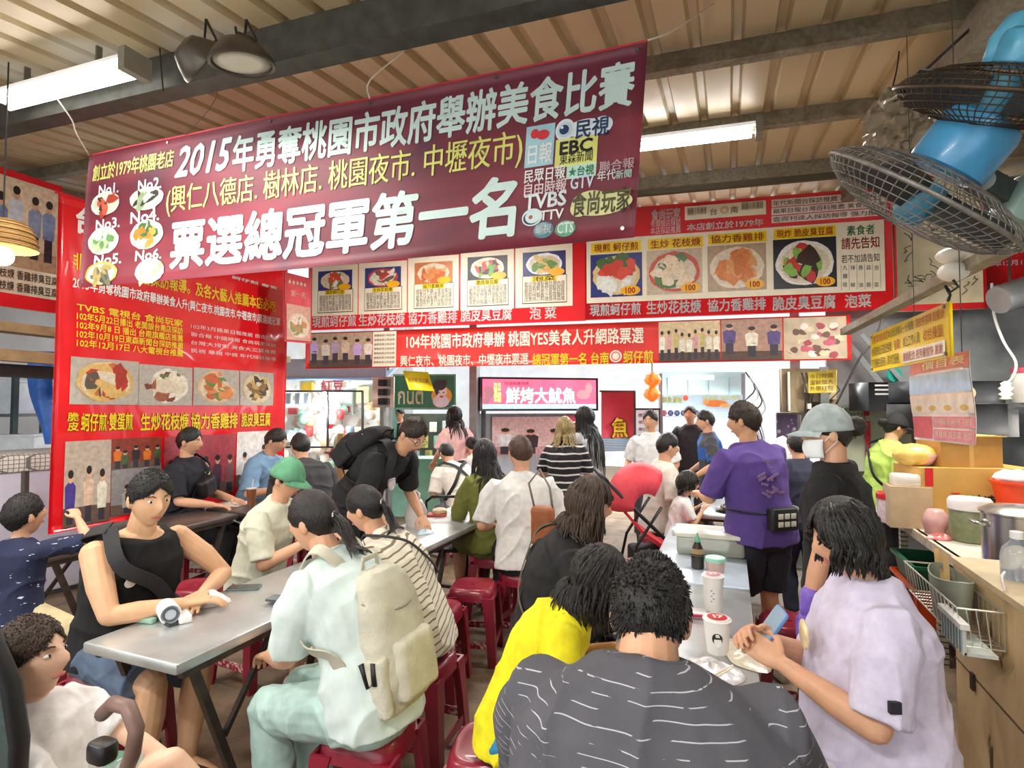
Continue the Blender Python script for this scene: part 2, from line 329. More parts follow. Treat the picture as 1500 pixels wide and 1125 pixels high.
blobs(s, 'logo_mark', [(828, 191, 14, 16, 'e4f1f3'), (858, 188, 30, 13, 'e4f1f3'), (882, 184, 16, 13, 'e4f1f3'), (828, 191, 11, 11, 'c9dfe6'), (827, 191, 7, 7, '1e3a66'), (824, 188, 2, 2, 'f2f6f6')], .0035, root)
text(s, '民視', (845, 178), (892, 198), M('27416b', .5), root, bold=.03, off=.009)
blobs(s, 'logo_mark', [(780, 319, 15, 13, 'd5e9ea'), (779, 320, 12, 10, '2b3a4e'), (781, 318, 11, 10, 'd5e9ea'), (778, 319, 3, 3, 'b06a3a')], .004, root)
blobs(s, 'logo_mark', [(797, 338, 15, 12, '4b7c8c'), (795, 336, 12, 9, '78a3ac')], .004, root); blobs(s, 'logo_mark', [(829, 336, 15, 12, '4f9a7a'), (829, 334, 12, 9, '7dbd9a')], .004, root)
blobs(s, 'logo_mark', [(865, 298, 28, 18, 'd9d79a'), (897, 297, 30, 14, 'd9d79a'), (880, 304, 40, 13, 'd9d79a'), (850, 306, 14, 13, 'd9d79a')], .004, root)
text(s, '食尚玩家', (840, 284), (924, 310), M('5b5a33', .5), root, bold=.04, off=.0075)
for q, a, c, m, bo in (('民眾日報', (769, 250), (828, 262), WH, .03), ('聯合報', (879, 238), (929, 247), M('d9b9bd', .5), .02), ('自由時報', (769, 269), (830, 281), M('e9d3d3', .5), .03), ('GTV', (837, 260), (870, 275), M('d6e2f0', .5), .03),
                    ('年代', (876, 252), (902, 264), WH, .02), ('新聞', (903, 251), (925, 261), MINT, .02), ('TVBS', (769, 286), (830, 302), M('e8f2f0', .5), .05), ('TTV', (792, 310), (826, 321), WH, .03), ('華視', (786, 331), (808, 342), WH, .02), ('CTS', (818, 328), (841, 342), WH, .03)):
    text(s, q, a, c, m, root, bold=bo, off=.007)
b = B()
for u, v in ((.008, .03), (.2, .03), (.42, .03), (.6, .03), (.8, .03), (.988, .04), (.012, .96), (.985, .95)):
    q = s.pt(u, v, .002); b.cyl(q, q+s.n*.004, .009, n=12)
b.build('eyelets', M('b9b4a8', .3, .9), root, world=True)
def cord(label, pts, r, col, name='rope', cat='rope', n=6, group=None):
    o = thing(name, label, cat, V(pts[0]), 0, group); b = B(); P = [V(p) for p in pts]; Q = []
    for i in range(len(P)-1):
        a, c, d, e = P[max(i-1, 0)], P[i], P[i+1], P[min(i+2, len(P)-1)]
        for k in range(4):
            t = k/4; Q.append(.5*((2*c)+(d-a)*t+(2*a-5*c+4*d-e)*t*t+(3*c-a-3*d+e)*t**3))
    Q.append(P[-1]); b.tube(Q, r, n); b.build('strand', M(col, .6), o, world=True, smooth=3); return o
cord('white cord from the left tube lamp down to the maroon banner', [at(79, 138, 3.35), at(105, 175, 3.5), at(112, 195, 3.6), at(131, 228, 3.79)], .005, 'efe9dc')
q = s.pt(.6, 0, .004); cord('white cord holding the middle of the maroon banner to the roof', [at(604, 12, 2.55), at(604, 60, 2.75), q+V((0, 0, .1)), q], .004, 'efe9dc')
cord('white cord from the right corner of the maroon banner to a purlin', [tr, at(985, 45, 2.62), at(1045, 6, 2.64)], .004, 'efe9dc')
q = s.pt(.24, 0, .004); cord('thin dark wire holding the maroon banner below the hanging dish lamps', [at(305, 60, 2.9), at(318, 140, 3.2), q], .002, '3a3630')

# the red banner along the left side
def fold(u, v):
    f = 0
    for k, (cx, cy, an) in enumerate(((0, 0, 1.15), (0, 0, .8), (0, 0, 1.4), (1, 0, 2.0), (1, 0, 1.75), (1, 0, 2.3))):
        a = math.atan2(v-cy+1e-4, u-cx); rr = math.hypot(u-cx, v-cy); f += .010*math.exp(-((a-an)/.09)**2)*min(1, rr*5)*math.exp(-rr*.7)
    return f+.01*math.sin(7*u+4*v)
XB = -4.76
tl, tr, bl = onx(86, 284, XB), onx(421, 398, XB), onx(83, 781, XB); tr = V((XB, tr.y, tl.z-.02)); bl = V((XB, tl.y, bl.z))
root = thing('red_banner', 'tall glossy red banner with yellow writing and dish photos on the left', 'banner', bl)
s = Sheet(tl, tr, bl, fold); s.body('cloth', M('e0161f', .22, var=.1, vs=3, coat=.5), root, 60, 40)
text(s, '非凡電視台平怡採訪報導。及各大藝人推薦本店必吃', (105, 369), (402, 458), YL, root, bold=.03, off=.006)
text(s, '2015年勇奪桃園市政府舉辦美食人升(興仁夜市.桃園夜市.中壢夜市)票選總冠軍', (104, 404), (408, 480), WH, root, bold=.03, off=.006)
text(s, '台南', (110, 300), (180, 360), WH, root, bold=.05, off=.006); text(s, '蚵仔煎 專賣', (340, 403), (405, 425), WH, root, bold=.04, off=.006)
for i, q in enumerate(('TVBS 電視台 食尚玩家', '102年5月22日播出 老闆娘台南店採訪', '102年9月8 日 播出 台南旗艦店推薦', '102年10月19日東森新聞台採訪推薦', '102年12月17日 八大電視台推薦')):
    text(s, q, (110, 443+13.2*i), (268, 479+11*i), YL, root, bold=.03, off=.006)
for i, q in enumerate(('102年3月蘋果日報推薦 自由時報', '聯合報 中國時報 食尚玩家採訪', '台灣大搜索 美食大三通推薦', '民視 華視 中視 年代採訪報導')):
    text(s, q, (280, 474+12*i), (402, 499+10*i), M('f3d9d9', .5), root, bold=.01, off=.006)
for i, (a, c, pl, fo) in enumerate((((102, 522), (202, 593), 'd8b36a', ('b5372a', 'a8321f', '5a5346', 'c86a3c')), ((204, 533), (280, 594), 'e8e2d2', ('9c5a3c', 'e8dcc8', '7a3f2c', '5e7a3c')), ((283, 538), (348, 594), 'dcb98a', ('c5673a', 'd98a52', '5f8a46')), ((350, 543), (398, 594), 'd8c49a', ('8a6a3a', '4b3a26', 'caa45e')))):
    (u0, v0), (u1, v1) = s.uv(*a), s.uv(*c)
    dish(s, (u0+u1)/2, (v0+v1)/2, (u1-u0)*.42, (v1-v0)*.44, root, pl, fo, .006, 22, 11+i, bg='b5aea2', rect=(u0, v0, u1, v1))
for q, a, c in (('脆', (98, 604), (114, 617)), ('皮', (98, 618), (114, 631)), ('蚵仔煎·雙蛋煎', (118, 605), (194, 630)), ('生炒花枝焿', (206, 605), (275, 629)), ('協力香雞排', (279, 605), (345, 627)), ('脆皮臭豆腐', (351, 604), (394, 624))):
    text(s, q, a, (c[0], c[1]+.5), M('2a1a12', .5), root, bold=.07, off=.005); text(s, q, a, c, YL, root, bold=.035, off=.007)
for i, (a, c, n, bg, sh) in enumerate((((95, 647), (160, 762), 3, 'b9a99a', ('4b3a8a', 'd8b9a0', 'e2dcc8')), ((163, 643), (234, 682), 5, '8a3a2a', ('d8742a', '4a5a3a', '2e2a2a')), ((163, 685), (234, 745), 2, '8f8a8a', ('b0a8a0', '3a3a42')), ((240, 640), (340, 720), 6, 'a8404a', ('c8b0b0', '5a3a4a', '8a5a5a')), ((345, 633), (393, 706), 2, 'e9e4dc', ('e8e4e0', 'b8b0a8')))):
    (u0, v0), (u1, v1) = s.uv(*a), s.uv(*c); crowd(s, u0, v0, u1, v1, root, n, bg, sh, .006, 21+i)
b = B(); b.tube([tl+V((0, -.02, .01)), tr+V((0, .02, .01))], .014, 8); b.build('rail', M('c9222a', .4), root, world=True)

# the red menu board over the stall, in two lengths, and the cream board of signatures beyond
A0, A1 = onz(455, 484, 2.6), onz(1301, 454, 2.6)
dirx = (A1-A0).normalized()
PL = Sheet(V((A0.x, A0.y, 3.7)), V((A1.x, A1.y, 3.7)), A0)
def onp(px, py, off=0): u, v = PL.uv(px, py); return PL.pt(u, v, off)
def board(tlp, trp, blp, off=0):
    a, c, d = onp(*tlp, off), onp(*trp, off), onp(*blp, off); d = V((a.x, a.y, d.z)); c = V((c.x, c.y, a.z)); return Sheet(a, c, d)
s = board((454, 345), (857, 325), (454, 484), .02)
root = thing('menu_board', 'red menu board with five framed dishes, left of the wide menu board', 'menu board', s.pt(0, 1)); s.body('panel', RD, root, 4, 2, .04)
dishes = ((('c8402a', 'e8e8dc', '4f8a3c', 'd84a30'), 'e8cf9a', '2a2f7a'), (('e6dcd0', '7a5a4a', 'c8d8c0', 'b8433a'), 'c9404a', '33407a'), (('d8864a', 'c8683a', 'e0a060'), 'e8d0b0', 'c9784a'), (('e0c8a0', '3a2a22', 'c83a3a', '6aa040'), 'e8e0d4', '2c2a2e'), (('8aa048', 'e0a848', 'd8b870', '5f8a3a'), 'eef0f4', '2a2f6a'))
names = ('現煎蚵仔煎', '生炒花枝焿', '協力香雞排', '脆皮臭豆腐', '泡 菜')
def price_tag(s, a, c, parent, off, txt='100', col='f4b21c'):
    (u0, v0), (u1, v1) = s.uv(*a), s.uv(*c); b = B(); s.ell(b, (u0+u1)/2, (v0+v1)/2, (u1-u0)/2, (v1-v0)/2, off, 24); b.build('price_oval', M(col, .4), parent, world=True)
    if txt: text_uv(s, txt, u0+(u1-u0)*.25, v0+(v1-v0)*.2, u0+(u1-u0)*.75, v0+(v1-v0)*.8, M('b8231e', .5), parent, off=off+.002, bold=.03)
for i, (a, c, la, lc) in enumerate((((458, 391), (524, 461), (458, 464), (522, 478)), ((526, 386), (596, 458), (526, 461), (593, 476)), ((598, 378), (672, 455), (598, 458), (670, 473)), ((675, 369), (753, 452), (675, 454), (750, 469)), ((755, 362), (839, 448), (776, 451), (815, 467)))):
    W_, H_ = c[0]-a[0], c[1]-a[1]
    s.rect('menu_card', a, c, CR, root, .004, 2, 2)
    (u0, v0), (u1, v1) = s.uv(a[0]+W_*.13, a[1]+H_*.1), s.uv(c[0]-W_*.12, a[1]+H_*.48)
    fo, pl, bg = dishes[i]; dish(s, (u0+u1)/2, (v0+v1)/2, (u1-u0)*.42, (v1-v0)*.44, root, pl, fo, .006, 20, 40+i, bg=bg, rect=(u0, v0, u1, v1))
    price_tag(s, (c[0]-W_*.42, a[1]+H_*.36), (c[0]-W_*.14, a[1]+H_*.48), root, .012, '')
    s.rect('menu_frame', (a[0]+W_*.12, a[1]+H_*.5), (c[0]-W_*.1, c[1]-H_*.06), M('4b3f36', .5), root, .006, 1, 1); s.rect('menu_text_panel', (a[0]+W_*.13, a[1]+H_*.51), (c[0]-W_*.11, c[1]-H_*.075), CR, root, .0075, 1, 1)
    s.rect('menu_heading', (a[0]+W_*.28, a[1]+H_*.5), (a[0]+W_*.72, a[1]+H_*.57), M('f2d21e', .5), root, .009, 1, 1); text(s, names[i].replace(' ', ''), (a[0]+W_*.3, a[1]+H_*.505), (a[0]+W_*.7, a[1]+H_*.565), BK, root, off=.011)
    for k in range(5):
        text(s, ('選用新鮮食材現點現做', '鮮甜可口老少皆宜好味', '搭配特製醬汁風味獨特', '店家用心料理值得品嚐', '歡迎現場點餐外帶內用')[(k+i) % 5], (a[0]+W_*.16, a[1]+H_*(.6+.066*k)), (c[0]-W_*.14, a[1]+H_*(.642+.066*k)), M('5a4d42', .5), root, bold=.004, off=.009)
    text(s, names[i], la, lc, WH, root, bold=.03, off=.006)
s = board((857, 311), (1303, 270), (857, 469), .03)
root = thing('menu_board', 'wide red and cream menu board with four big dish photos and prices', 'menu board', s.pt(0, 1)); s.body('panel', RD, root, 4, 2, .05)
s.rect('cream_field', (859, 352), (1297, 426), CR, root, .004, 4, 2)
for q, a, c, m, bo in (('食尚玩家', (954, 307), (997, 321), WH, .04), ('老闆娘店採訪', (953, 323), (997, 330), WH, .01), ('本店採訪推薦', (953, 333), (997, 341), WH, .01), ('本店創立於1979年', (1006, 328), (1118, 331), WH, .035)):
    text(s, q, a, c, m, root, bold=bo, off=.006)
s.rect('name_plate', (1003, 303), (1122, 314), CR, root, .005, 2, 1)
text(s, '台', (1040, 306), (1050, 315), M('a8672a', .5), root, bold=.02, off=.008); text(s, '南', (1070, 303), (1081, 312), M('a8672a', .5), root, bold=.02, off=.008)
b = B(); u, v = s.uv(1061, 308); r = abs(s.uv(1067, 308)[0]-u); k = s.u.length/s.v.length
for q, m_ in ((1, 0), (.8, 1), (.6, 0), (.42, 1)): b.mat(m_); s.ell(b, u, v, r*q, r*k*q, .008+(1-q)*.002, 20)
b.build('emblem', [M('c28a3c', .5), CR], root, world=True)
for i, (a, c) in enumerate((((1007, 307), (1035, 311)), ((1086, 299), (1118, 303)))):
    for j in range(3): text(s, '精緻小吃美味', (a[0], a[1]+3*j-2), (c[0], c[1]+3*j-3), M('8a6a3a', .5), root, off=.008)
for j, q in enumerate(('年代新聞台採訪推薦 小吃特搜推薦', '蘋果日報台灣百科推薦 美食大三通', '壹周刊達人採訪報導 強力推薦')):
    (u0, v0), (u1, v1) = s.uv(1130, 293+12*j), s.uv(1297, 281+12.2*j+10)
    b = B(); s.grid(b, u0, v0, u1, v1, .005, 2, 1); b.build('text_strip', M('f0e2d6', .5), root, world=True)
    text(s, q, (1132, 294.5+12*j), (1296, 280+12.2*j+9.5), M('6a2f2c', .5), root, bold=.015, off=.008)
for a, c, q in (((866, 357), (939, 368), '現煎 蚵仔煎'), ((949, 351), (1030, 362), '生炒 花枝焿'), ((1037, 344), (1123, 354), '協力香雞排'), ((1133, 336), (1224, 346), '現炸 脆皮臭豆腐')):
    s.rect('yellow_heading', a, (c[0], c[1]-.5), M('f8d21c', .45), root, .006, 2, 1); text(s, q, (a[0]+4, a[1]+1.5), (c[0]-4, c[1]-2), M('c2371f', .5), root, bold=.02, off=.009)
for i, (a, c, fo, pl, bg) in enumerate((((865, 374), (941, 433), ('cf3a26', 'd94a30', 'e4e6de', '4a6a34'), 'dcc07a', '2c3478'), ((947, 368), (1029, 429), ('ecdcc4', 'e8d2b0', 'd8c6a8', '5c7a4a'), 'c9543c', 'c8b49a'), ((1036, 361), (1123, 424), ('d9823e', 'cf7434', 'e09a58'), 'e4d4bc', 'b59a80'), ((1132, 352), (1226, 420), ('ead8b8', '3a241c', 'c5342e', '86b84c'), 'eee8e0', '23242c'))):
    (u0, v0), (u1, v1) = s.uv(*a), s.uv(*c); dish(s, (u0+u1)/2, (v0+v1)/2, (u1-u0)*.46, (v1-v0)*.45, root, pl, fo, .006, 30, 60+i, bg=bg, rect=(u0, v0, u1, v1), rows=((-.35, -.2, .4, -.6) if i == 0 else None))
    price_tag(s, (c[0]-32, c[1]-14), (c[0]-3, c[1]-1), root, .013, '100')
for q, a, c in zip(names, ((864, 446), (947, 442), (1036, 439), (1131, 435), (1237, 432)), ((939, 461), (1027, 458), (1122, 454), (1224, 452), (1276, 450))): text(s, q.replace(' ', ''), a, c, WH, root, bold=.04, off=.006)
text(s, '素食者', (1240, 331), (1281, 343), M('2f8a4a', .5), root, bold=.02, off=.006); text(s, '請先告知', (1232, 349), (1288, 363), M('b8302c', .5), root, bold=.025, off=.006); text(s, '若不加請告知', (1232, 374), (1288, 383), BK, root, off=.006)
for j, q in enumerate('九層塔 辣椒 香油 蒜蓉 泡菜'.split()):
    for k, ch in enumerate(q): text(s, ch, (1234+11.5*j, 390+25*k/max(1, len(q)-1)-1), (1241+11.5*j, 396.5+25*k/max(1, len(q)-1)-1), M('4a4238', .5), root, off=.006)
b = B()
for j in range(6):
    u = s.uv(1231.5+11.5*j, 400)[0]; v0, v1 = s.uv(1260, 387)[1], s.uv(1260, 424)[1]; s.grid(b, u, v0, u+.0012, v1, .006)
b.build('table_lines', M('8a7d6a', .5), root, world=True)
s = board((1306, 262), (1438, 253), (1306, 457), .025)
root = thing('signature_board', 'cream board of black ink signatures in a red frame beside the menu board', 'sign', s.pt(0, 1)); s.body('panel', M('efe2bd', .5, var=.08), root, 2, 2, .05)
b = B()
for u0, v0, u1, v1 in ((0, 0, 1, .03), (0, .955, 1, 1), (0, 0, .02, 1), (.96, 0, 1, 1)): s.grid(b, u0, v0, u1, v1, .004, 2, 2)
b.build('frame', RD, root, world=True)
rr = random.Random(5)
for k in range(26):
    b = B(); u, v = .12+.75*rr.random(), .2+.65*rr.random(); P = [s.pt(u, v, .006)]
    for j in range(5): u += (rr.random()-.5)*.13; v += (rr.random()-.5)*.07; P.append(s.pt(u, v, .006))
    b.tube(P, .0035, 4); b.build('signature', BK, root, world=True)

s = board((1437, 330), (1560, 312), (1437, 419), .06)
root = thing('red_banner', 'small red banner with white dates at the right edge of the photo', 'banner', s.pt(0, 1)); s.body('cloth', RD, root, 4, 2)
for j, q in enumerate(('102年9月8日播出', '102年10月19日東森', '102年12月17日八大')): text(s, q, (1437, 345+17*j+4), (1545, 352+17*j), WH, root, bold=.03, off=.006)
# the photo banner under the boards
s = board((453, 489), (1242, 458), (453, 541), .07); s.disp = lambda u, v: .006*math.sin(31*u+2*v)+.002*math.sin(70*u)
root = thing('photo_banner', 'low red banner of snapshots and white writing hung under the menu boards', 'banner', s.pt(0, 1)); s.body('cloth', M('e23028', .35, var=.1, vs=5, coat=.2), root, 90, 5)
text(s, '104年桃園市政府舉辦 桃園YES美食人升網路票選', (596, 490), (943, 503), M('f6efd8', .5), root, bold=.03, off=.006)
text(s, '興仁夜市、桃園夜市、中壢夜市票選', (587, 521), (774, 534), M('f6efd8', .5), root, bold=.025, off=.006)
text(s, '總冠軍第一名 台南', (780, 518), (892, 534), YL, root, bold=.03, off=.006); text(s, '蚵仔煎', (913, 514), (957, 532), YL, root, bold=.03, off=.006)
blobs(s, 'emblem', [(902, 522, 9, 9, 'f3e3d6'), (902, 522, 7, 7, 'e07a66'), (902, 522, 5, 5, 'f3e3d6')], .006, root)
for i, (x0, x1, n, bg, sh, tall) in enumerate(((455, 545, 6, 'b79c84', ('c8a8d8', 'e6d8c8', 'b8a0b8', 'd8c0a8'), .95), (965, 1055, 9, 'd8bf96', ('efe6d6', 'd8a0a0', 'c8b878', 'e0d8c8'), .82), (1057, 1146, 3, 'b08a78', ('5a4880', 'e6dcc8', '5a4880'), .95))):
    (u0, _), (u1, _) = s.uv(x0, 510), s.uv(x1, 510); crowd(s, u0, .03, u1, .97, root, n, bg, sh, .006, 80+i, '5a443a', tall)
(u0, _), (u1, _) = s.uv(546, 510), s.uv(581, 510); b = B(); s.grid(b, u0, .03, u1, .97, .006, 4, 2); b.build('list_panel', CR, root, world=True)
for j in range(7): text_uv(s, '推薦美食小吃店家', u0+.003, .1+.12*j, u1-.003, .16+.12*j, M('7a6a52', .5), root, off=.009)
(u0, _), (u1, _) = s.uv(1148, 500), s.uv(1240, 500); b = B(); cols = ['c9b49a', 'e0cfae', 'c0566a', 'e8e0d4', 'a83a4a', '6a4a3c']; s.grid(b, u0, .03, u1, .97, .006, 4, 2); rr = random.Random(3)
for k in range(40): b.mat(1+k % 5); s.ell(b, u0+(u1-u0)*(.1+.8*rr.random()), .2+.7*rr.random(), (u1-u0)*.07, .07, .0065+k*.0001, 10, .2)
b.build('dish_picture', [M(c, .45, var=.2) for c in cols], root, world=True)
# small red poster left of the menu board
tl, tr, bl = at(417, 398, 5.9), at(456, 408, 6.3), at(417, 500, 5.9); s = Sheet(tl, tr, bl)
root = thing('red_poster', 'narrow red poster with a dish between the red banner and menu board', 'poster', bl); s.body('panel', M('d9505a', .5), root, 3, 3, .02)
text_uv(s, '★★★★★', .1, .08, .8, .16, CR, root, off=.006); text_uv(s, '第一名', .2, .24, .75, .33, CR, root, off=.006); dish(s, .5, .75, .4, .18, root, 'e0c8b0', ('c88a5a', 'e0d0c0', '8a9a6a'), .006, 14, 5, bg='d0a090', rect=(.05, .45, .95, .97))
def hang(root, pts, z=None, r=.003):
    for q in pts: b = B(); b.tube([q, (q.x, q.y, z or roofz(q.x, q.y))], r, 5); b.build('hanger', M('4a4640', .5), root, world=True)
hang(root, (s.pt(.1, 0), s.pt(.9, 0)))
# yellow rule sign and the price sheet hanging over the counter
tl, tr, bl = at(1275, 491, 3.0), at(1389, 438, 2.02), at(1268, 545, 3.0); bl = V((tl.x, tl.y, bl.z)); tr.z = tl.z
s = Sheet(tl, tr, bl); root = thing('yellow_sign', 'yellow house-rules sign hung on a cord over the counter', 'sign', bl); s.body('panel', M('f6cf1b', .4, var=.05), root, 2, 2, .012)
for q, a, c, m in (('【老闆娘說】', .04, .3, 'b8461f'), ('本店低消每人一份餐點', .31, .66, '6a5a2a'), ('請依序排隊 點餐後', .68, .97, 'b8461f')): text_uv(s, q, a, .07, c, .27, M(m, .5), root, off=.004, bold=.01)
for q, a, c, m in (('內用 請先找位子並記住桌號', .03, .36, '4a3a1a'), ('自取', .4, .48, 'b8461f'), ('桌上工作人員', .52, .72, '4a3a1a'), ('收拾餐盤', .76, .95, 'b8461f')): text_uv(s, q, a, .36, c, .6, M(m, .5), root, off=.004, bold=.01)
b = B(); s.grid(b, .5, .68, .97, .96, .003); b.build('cream_patch', CR, root, world=True)
text_uv(s, '可至櫃檯由服務人員為您服務', .02, .68, .46, .92, M('4a3a1a', .5), root, off=.004, bold=.01); text_uv(s, '謝謝配合 祝用餐愉快 謝謝', .52, .72, .95, .92, M('c24a3a', .5), root, off=.005, bold=.01)
b = B()
for u, v in ((.03, .06), (.97, .06), (.03, .94), (.97, .94)): q = s.pt(u, v, .002); b.cyl(q, q+s.n*.004, .008, n=10)
b.build('screws', M('6a6a66', .4, .6), root, world=True)
tl, tr, bl = at(1334, 532, 2.75), at(1422, 495, 2.2), at(1322, 643, 2.75); bl = V((tl.x, tl.y, bl.z)); tr.z = tl.z+.01; tr = tl+(tr-tl)
s = Sheet(tl, tr, bl, lambda u, v: .008*math.sin(5*v+u)); root = thing('price_sheet', 'curled pink and blue laminated price sheet hanging below the yellow sign', 'poster', bl); s.body('sheet', M('efe0d6', .25, coat=.5), root, 8, 10, .003)
b = B(); cols = ['e2808a', 'bcd4ee', 'f0d8c0', 'dd5f66', 'e58a90', 'eadccc', 'd9b25a']
for m_, q in ((0, (0, 0, 1, .16)), (1, (.0, .19, 1, .42)), (2, (0, .44, 1, .66)), (3, (0, .7, .35, .97)), (4, (.37, .7, 1, .83)), (4, (.37, .85, 1, .98))): b.mat(m_); s.grid(b, *q, .0015, 6, 3)
for k in range(4):
    b.mat(5); s.grid(b, .05+.24*k, .5, .25+.24*k, .66, .002, 2, 2); b.mat(6); s.ell(b, .15+.24*k, .6, .06, .035, .0025, 14)
b.build('print', [M(c, .4, var=.15, vs=20) for c in cols], root, world=True)
for j, q in enumerate(('外帶價目表 蚵仔煎 花枝焿', '香雞排 臭豆腐 泡菜')): text_uv(s, q, .4, .72+.15*j, .97, .8+.15*j, CR, root, off=.003, bold=.01)
text_uv(s, '價目表', .25, .03, .95, .13, CR, root, off=.003, bold=.02)
hang(root, (s.pt(.1, 0), s.pt(.9, 0)), None, .002)
# handwritten yellow card further back
tl, tr, bl = at(1184, 545, 5.08), at(1225, 533, 4.72), at(1184, 576, 5.08); tr.z = tl.z; s = Sheet(tl, tr, bl); root = thing('yellow_card', 'small yellow handwritten card hanging below the photo banner at its right end', 'card', bl); s.body('sheet', M('f2da4a', .4), root, 2, 2, .003)
for j, q in enumerate(('今日特價', '蛋餅加大', '外帶打包')): text_uv(s, q, .08, .12+.28*j, .9, .34+.28*j, M('8a6a1a', .5), root, off=.003)
# ------------------------------------------------------------------ lamps, fans and what hangs from the roof
def batten(label, p_end, length, yaw=0, twin=True):
    """fluorescent batten: p_end is its right-hand end, it runs off along -x under a purlin"""
    o = thing('tube_lamp', label, 'lamp', p_end, 0, None); dz = -.044
    def P(t, dy, d): return (-t, dy, -dz*t+d)
    b = B(); b.loft([[P(t, -.03, .06), P(t, .03, .06), P(t, .075, .0), P(t, -.075, .0)] for t in (0, length)]); b.build('housing', M('f4f4f0', .35, emit=.35), o)
    for dy in ((-.04, .04) if twin else (0,)):
        b = B(); b.tube([P(.05, dy, -.03), P(length-.05, dy, -.03)], .014, 10); b.build('tube', M('ffffff', .3, emit=14, var=0), o)
    b = B(); b.box((.0, 0, .0), (.05, .15, .12)); b.build('end_cap', M('8a8578', .5), o)
    b = B(); b.bar((-.3, 0, .05), (-.3, 0, .3), .012, .03); b.build('hanger', M('77736a', .5, .5), o)
    b = B(); b.bar((-length+.3, 0, .05), (-length+.3, 0, .32), .012, .03); b.build('hanger', M('77736a', .5, .5), o)
    return o
batten('bright tube lamp on a white batten at the upper left under the dark beam', at(198, 95, 2.95), 1.25)
batten('tube lamp to the right of the maroon banner under the purlin', at(1112, 188, 4.0), 1.25)
for l, p in (('unseen tube lamp added behind the viewer, left', (-.6, -.6, 2.95)), ('unseen tube lamp added behind the viewer, right', (1.8, .2, 2.98))): batten(l, V(p), 1.2)  # out-of-view battens added behind the camera to brighten the hall
def dish_lamp(label, p, ax, r, face):
    o = thing('dish_lamp', label, 'lamp', p); ax = V(ax).normalized()
    b = B(); b.lathe([(r*.3, -.10), (r*.55, -.09), (r*.8, -.05), (r*.98, -.012), (r, 0), (r*.97, .006), (r*.9, 0), (r*.88, -.01)], 32, (0, 0, 0), ax); b.build('shade', M('5a5348', .4, .5, var=.3, vs=14), o, smooth=.6)
    b = B(); b.lathe([(.001, -.006), (r*.5, -.002), (r*.87, -.006)], 32, (0, 0, 0), ax); b.build('diffuser', face, o, smooth=3)
    b = B(); b.tube([-ax*.09, V((.0, .01, .12)), V((.02, .0, .2))], .006, 6); b.tube([-ax*.08, V((.05, .02, .05)), V((.06, .02, .11)), V((.02, 0, .2))], .006, 6); b.build('bracket', M('2a2824', .5), o, smooth=3)
    return o
dish_lamp('round dish lamp with a pale face hanging under the dark beam', at(355, 94, 2.5), RT*.06-UP*.95+FW*.12, .142, M('dcdccf', .4, var=.05))
dish_lamp('dark dish lamp turned edge-on beside the pale-faced one', at(296, 92, 2.55), RT*.75-UP*.62+FW*.9, .115, M('6d6350', .5))
cord('loose black wire dangling right of the left tube lamp', [at(234, 70, 2.9), at(236, 100, 2.9), at(239, 134, 2.9)], .004, '2a2622', 'black_cable', 'cable')
cord('tangled black cable above the pale dish lamp', [at(345, 40, 2.5), at(352, 70, 2.45), at(368, 66, 2.45), at(372, 58, 2.45), at(350, 48, 2.5)], .006, '2a2622', 'black_cable', 'cable')
cord('long thin black wire hanging under the right purlins', [at(1317, 75, 3.1), at(1314, 100, 3.1), at(1306, 140, 3.1), at(1312, 160, 3.1)], .004, '2a2622', 'black_cable', 'cable')

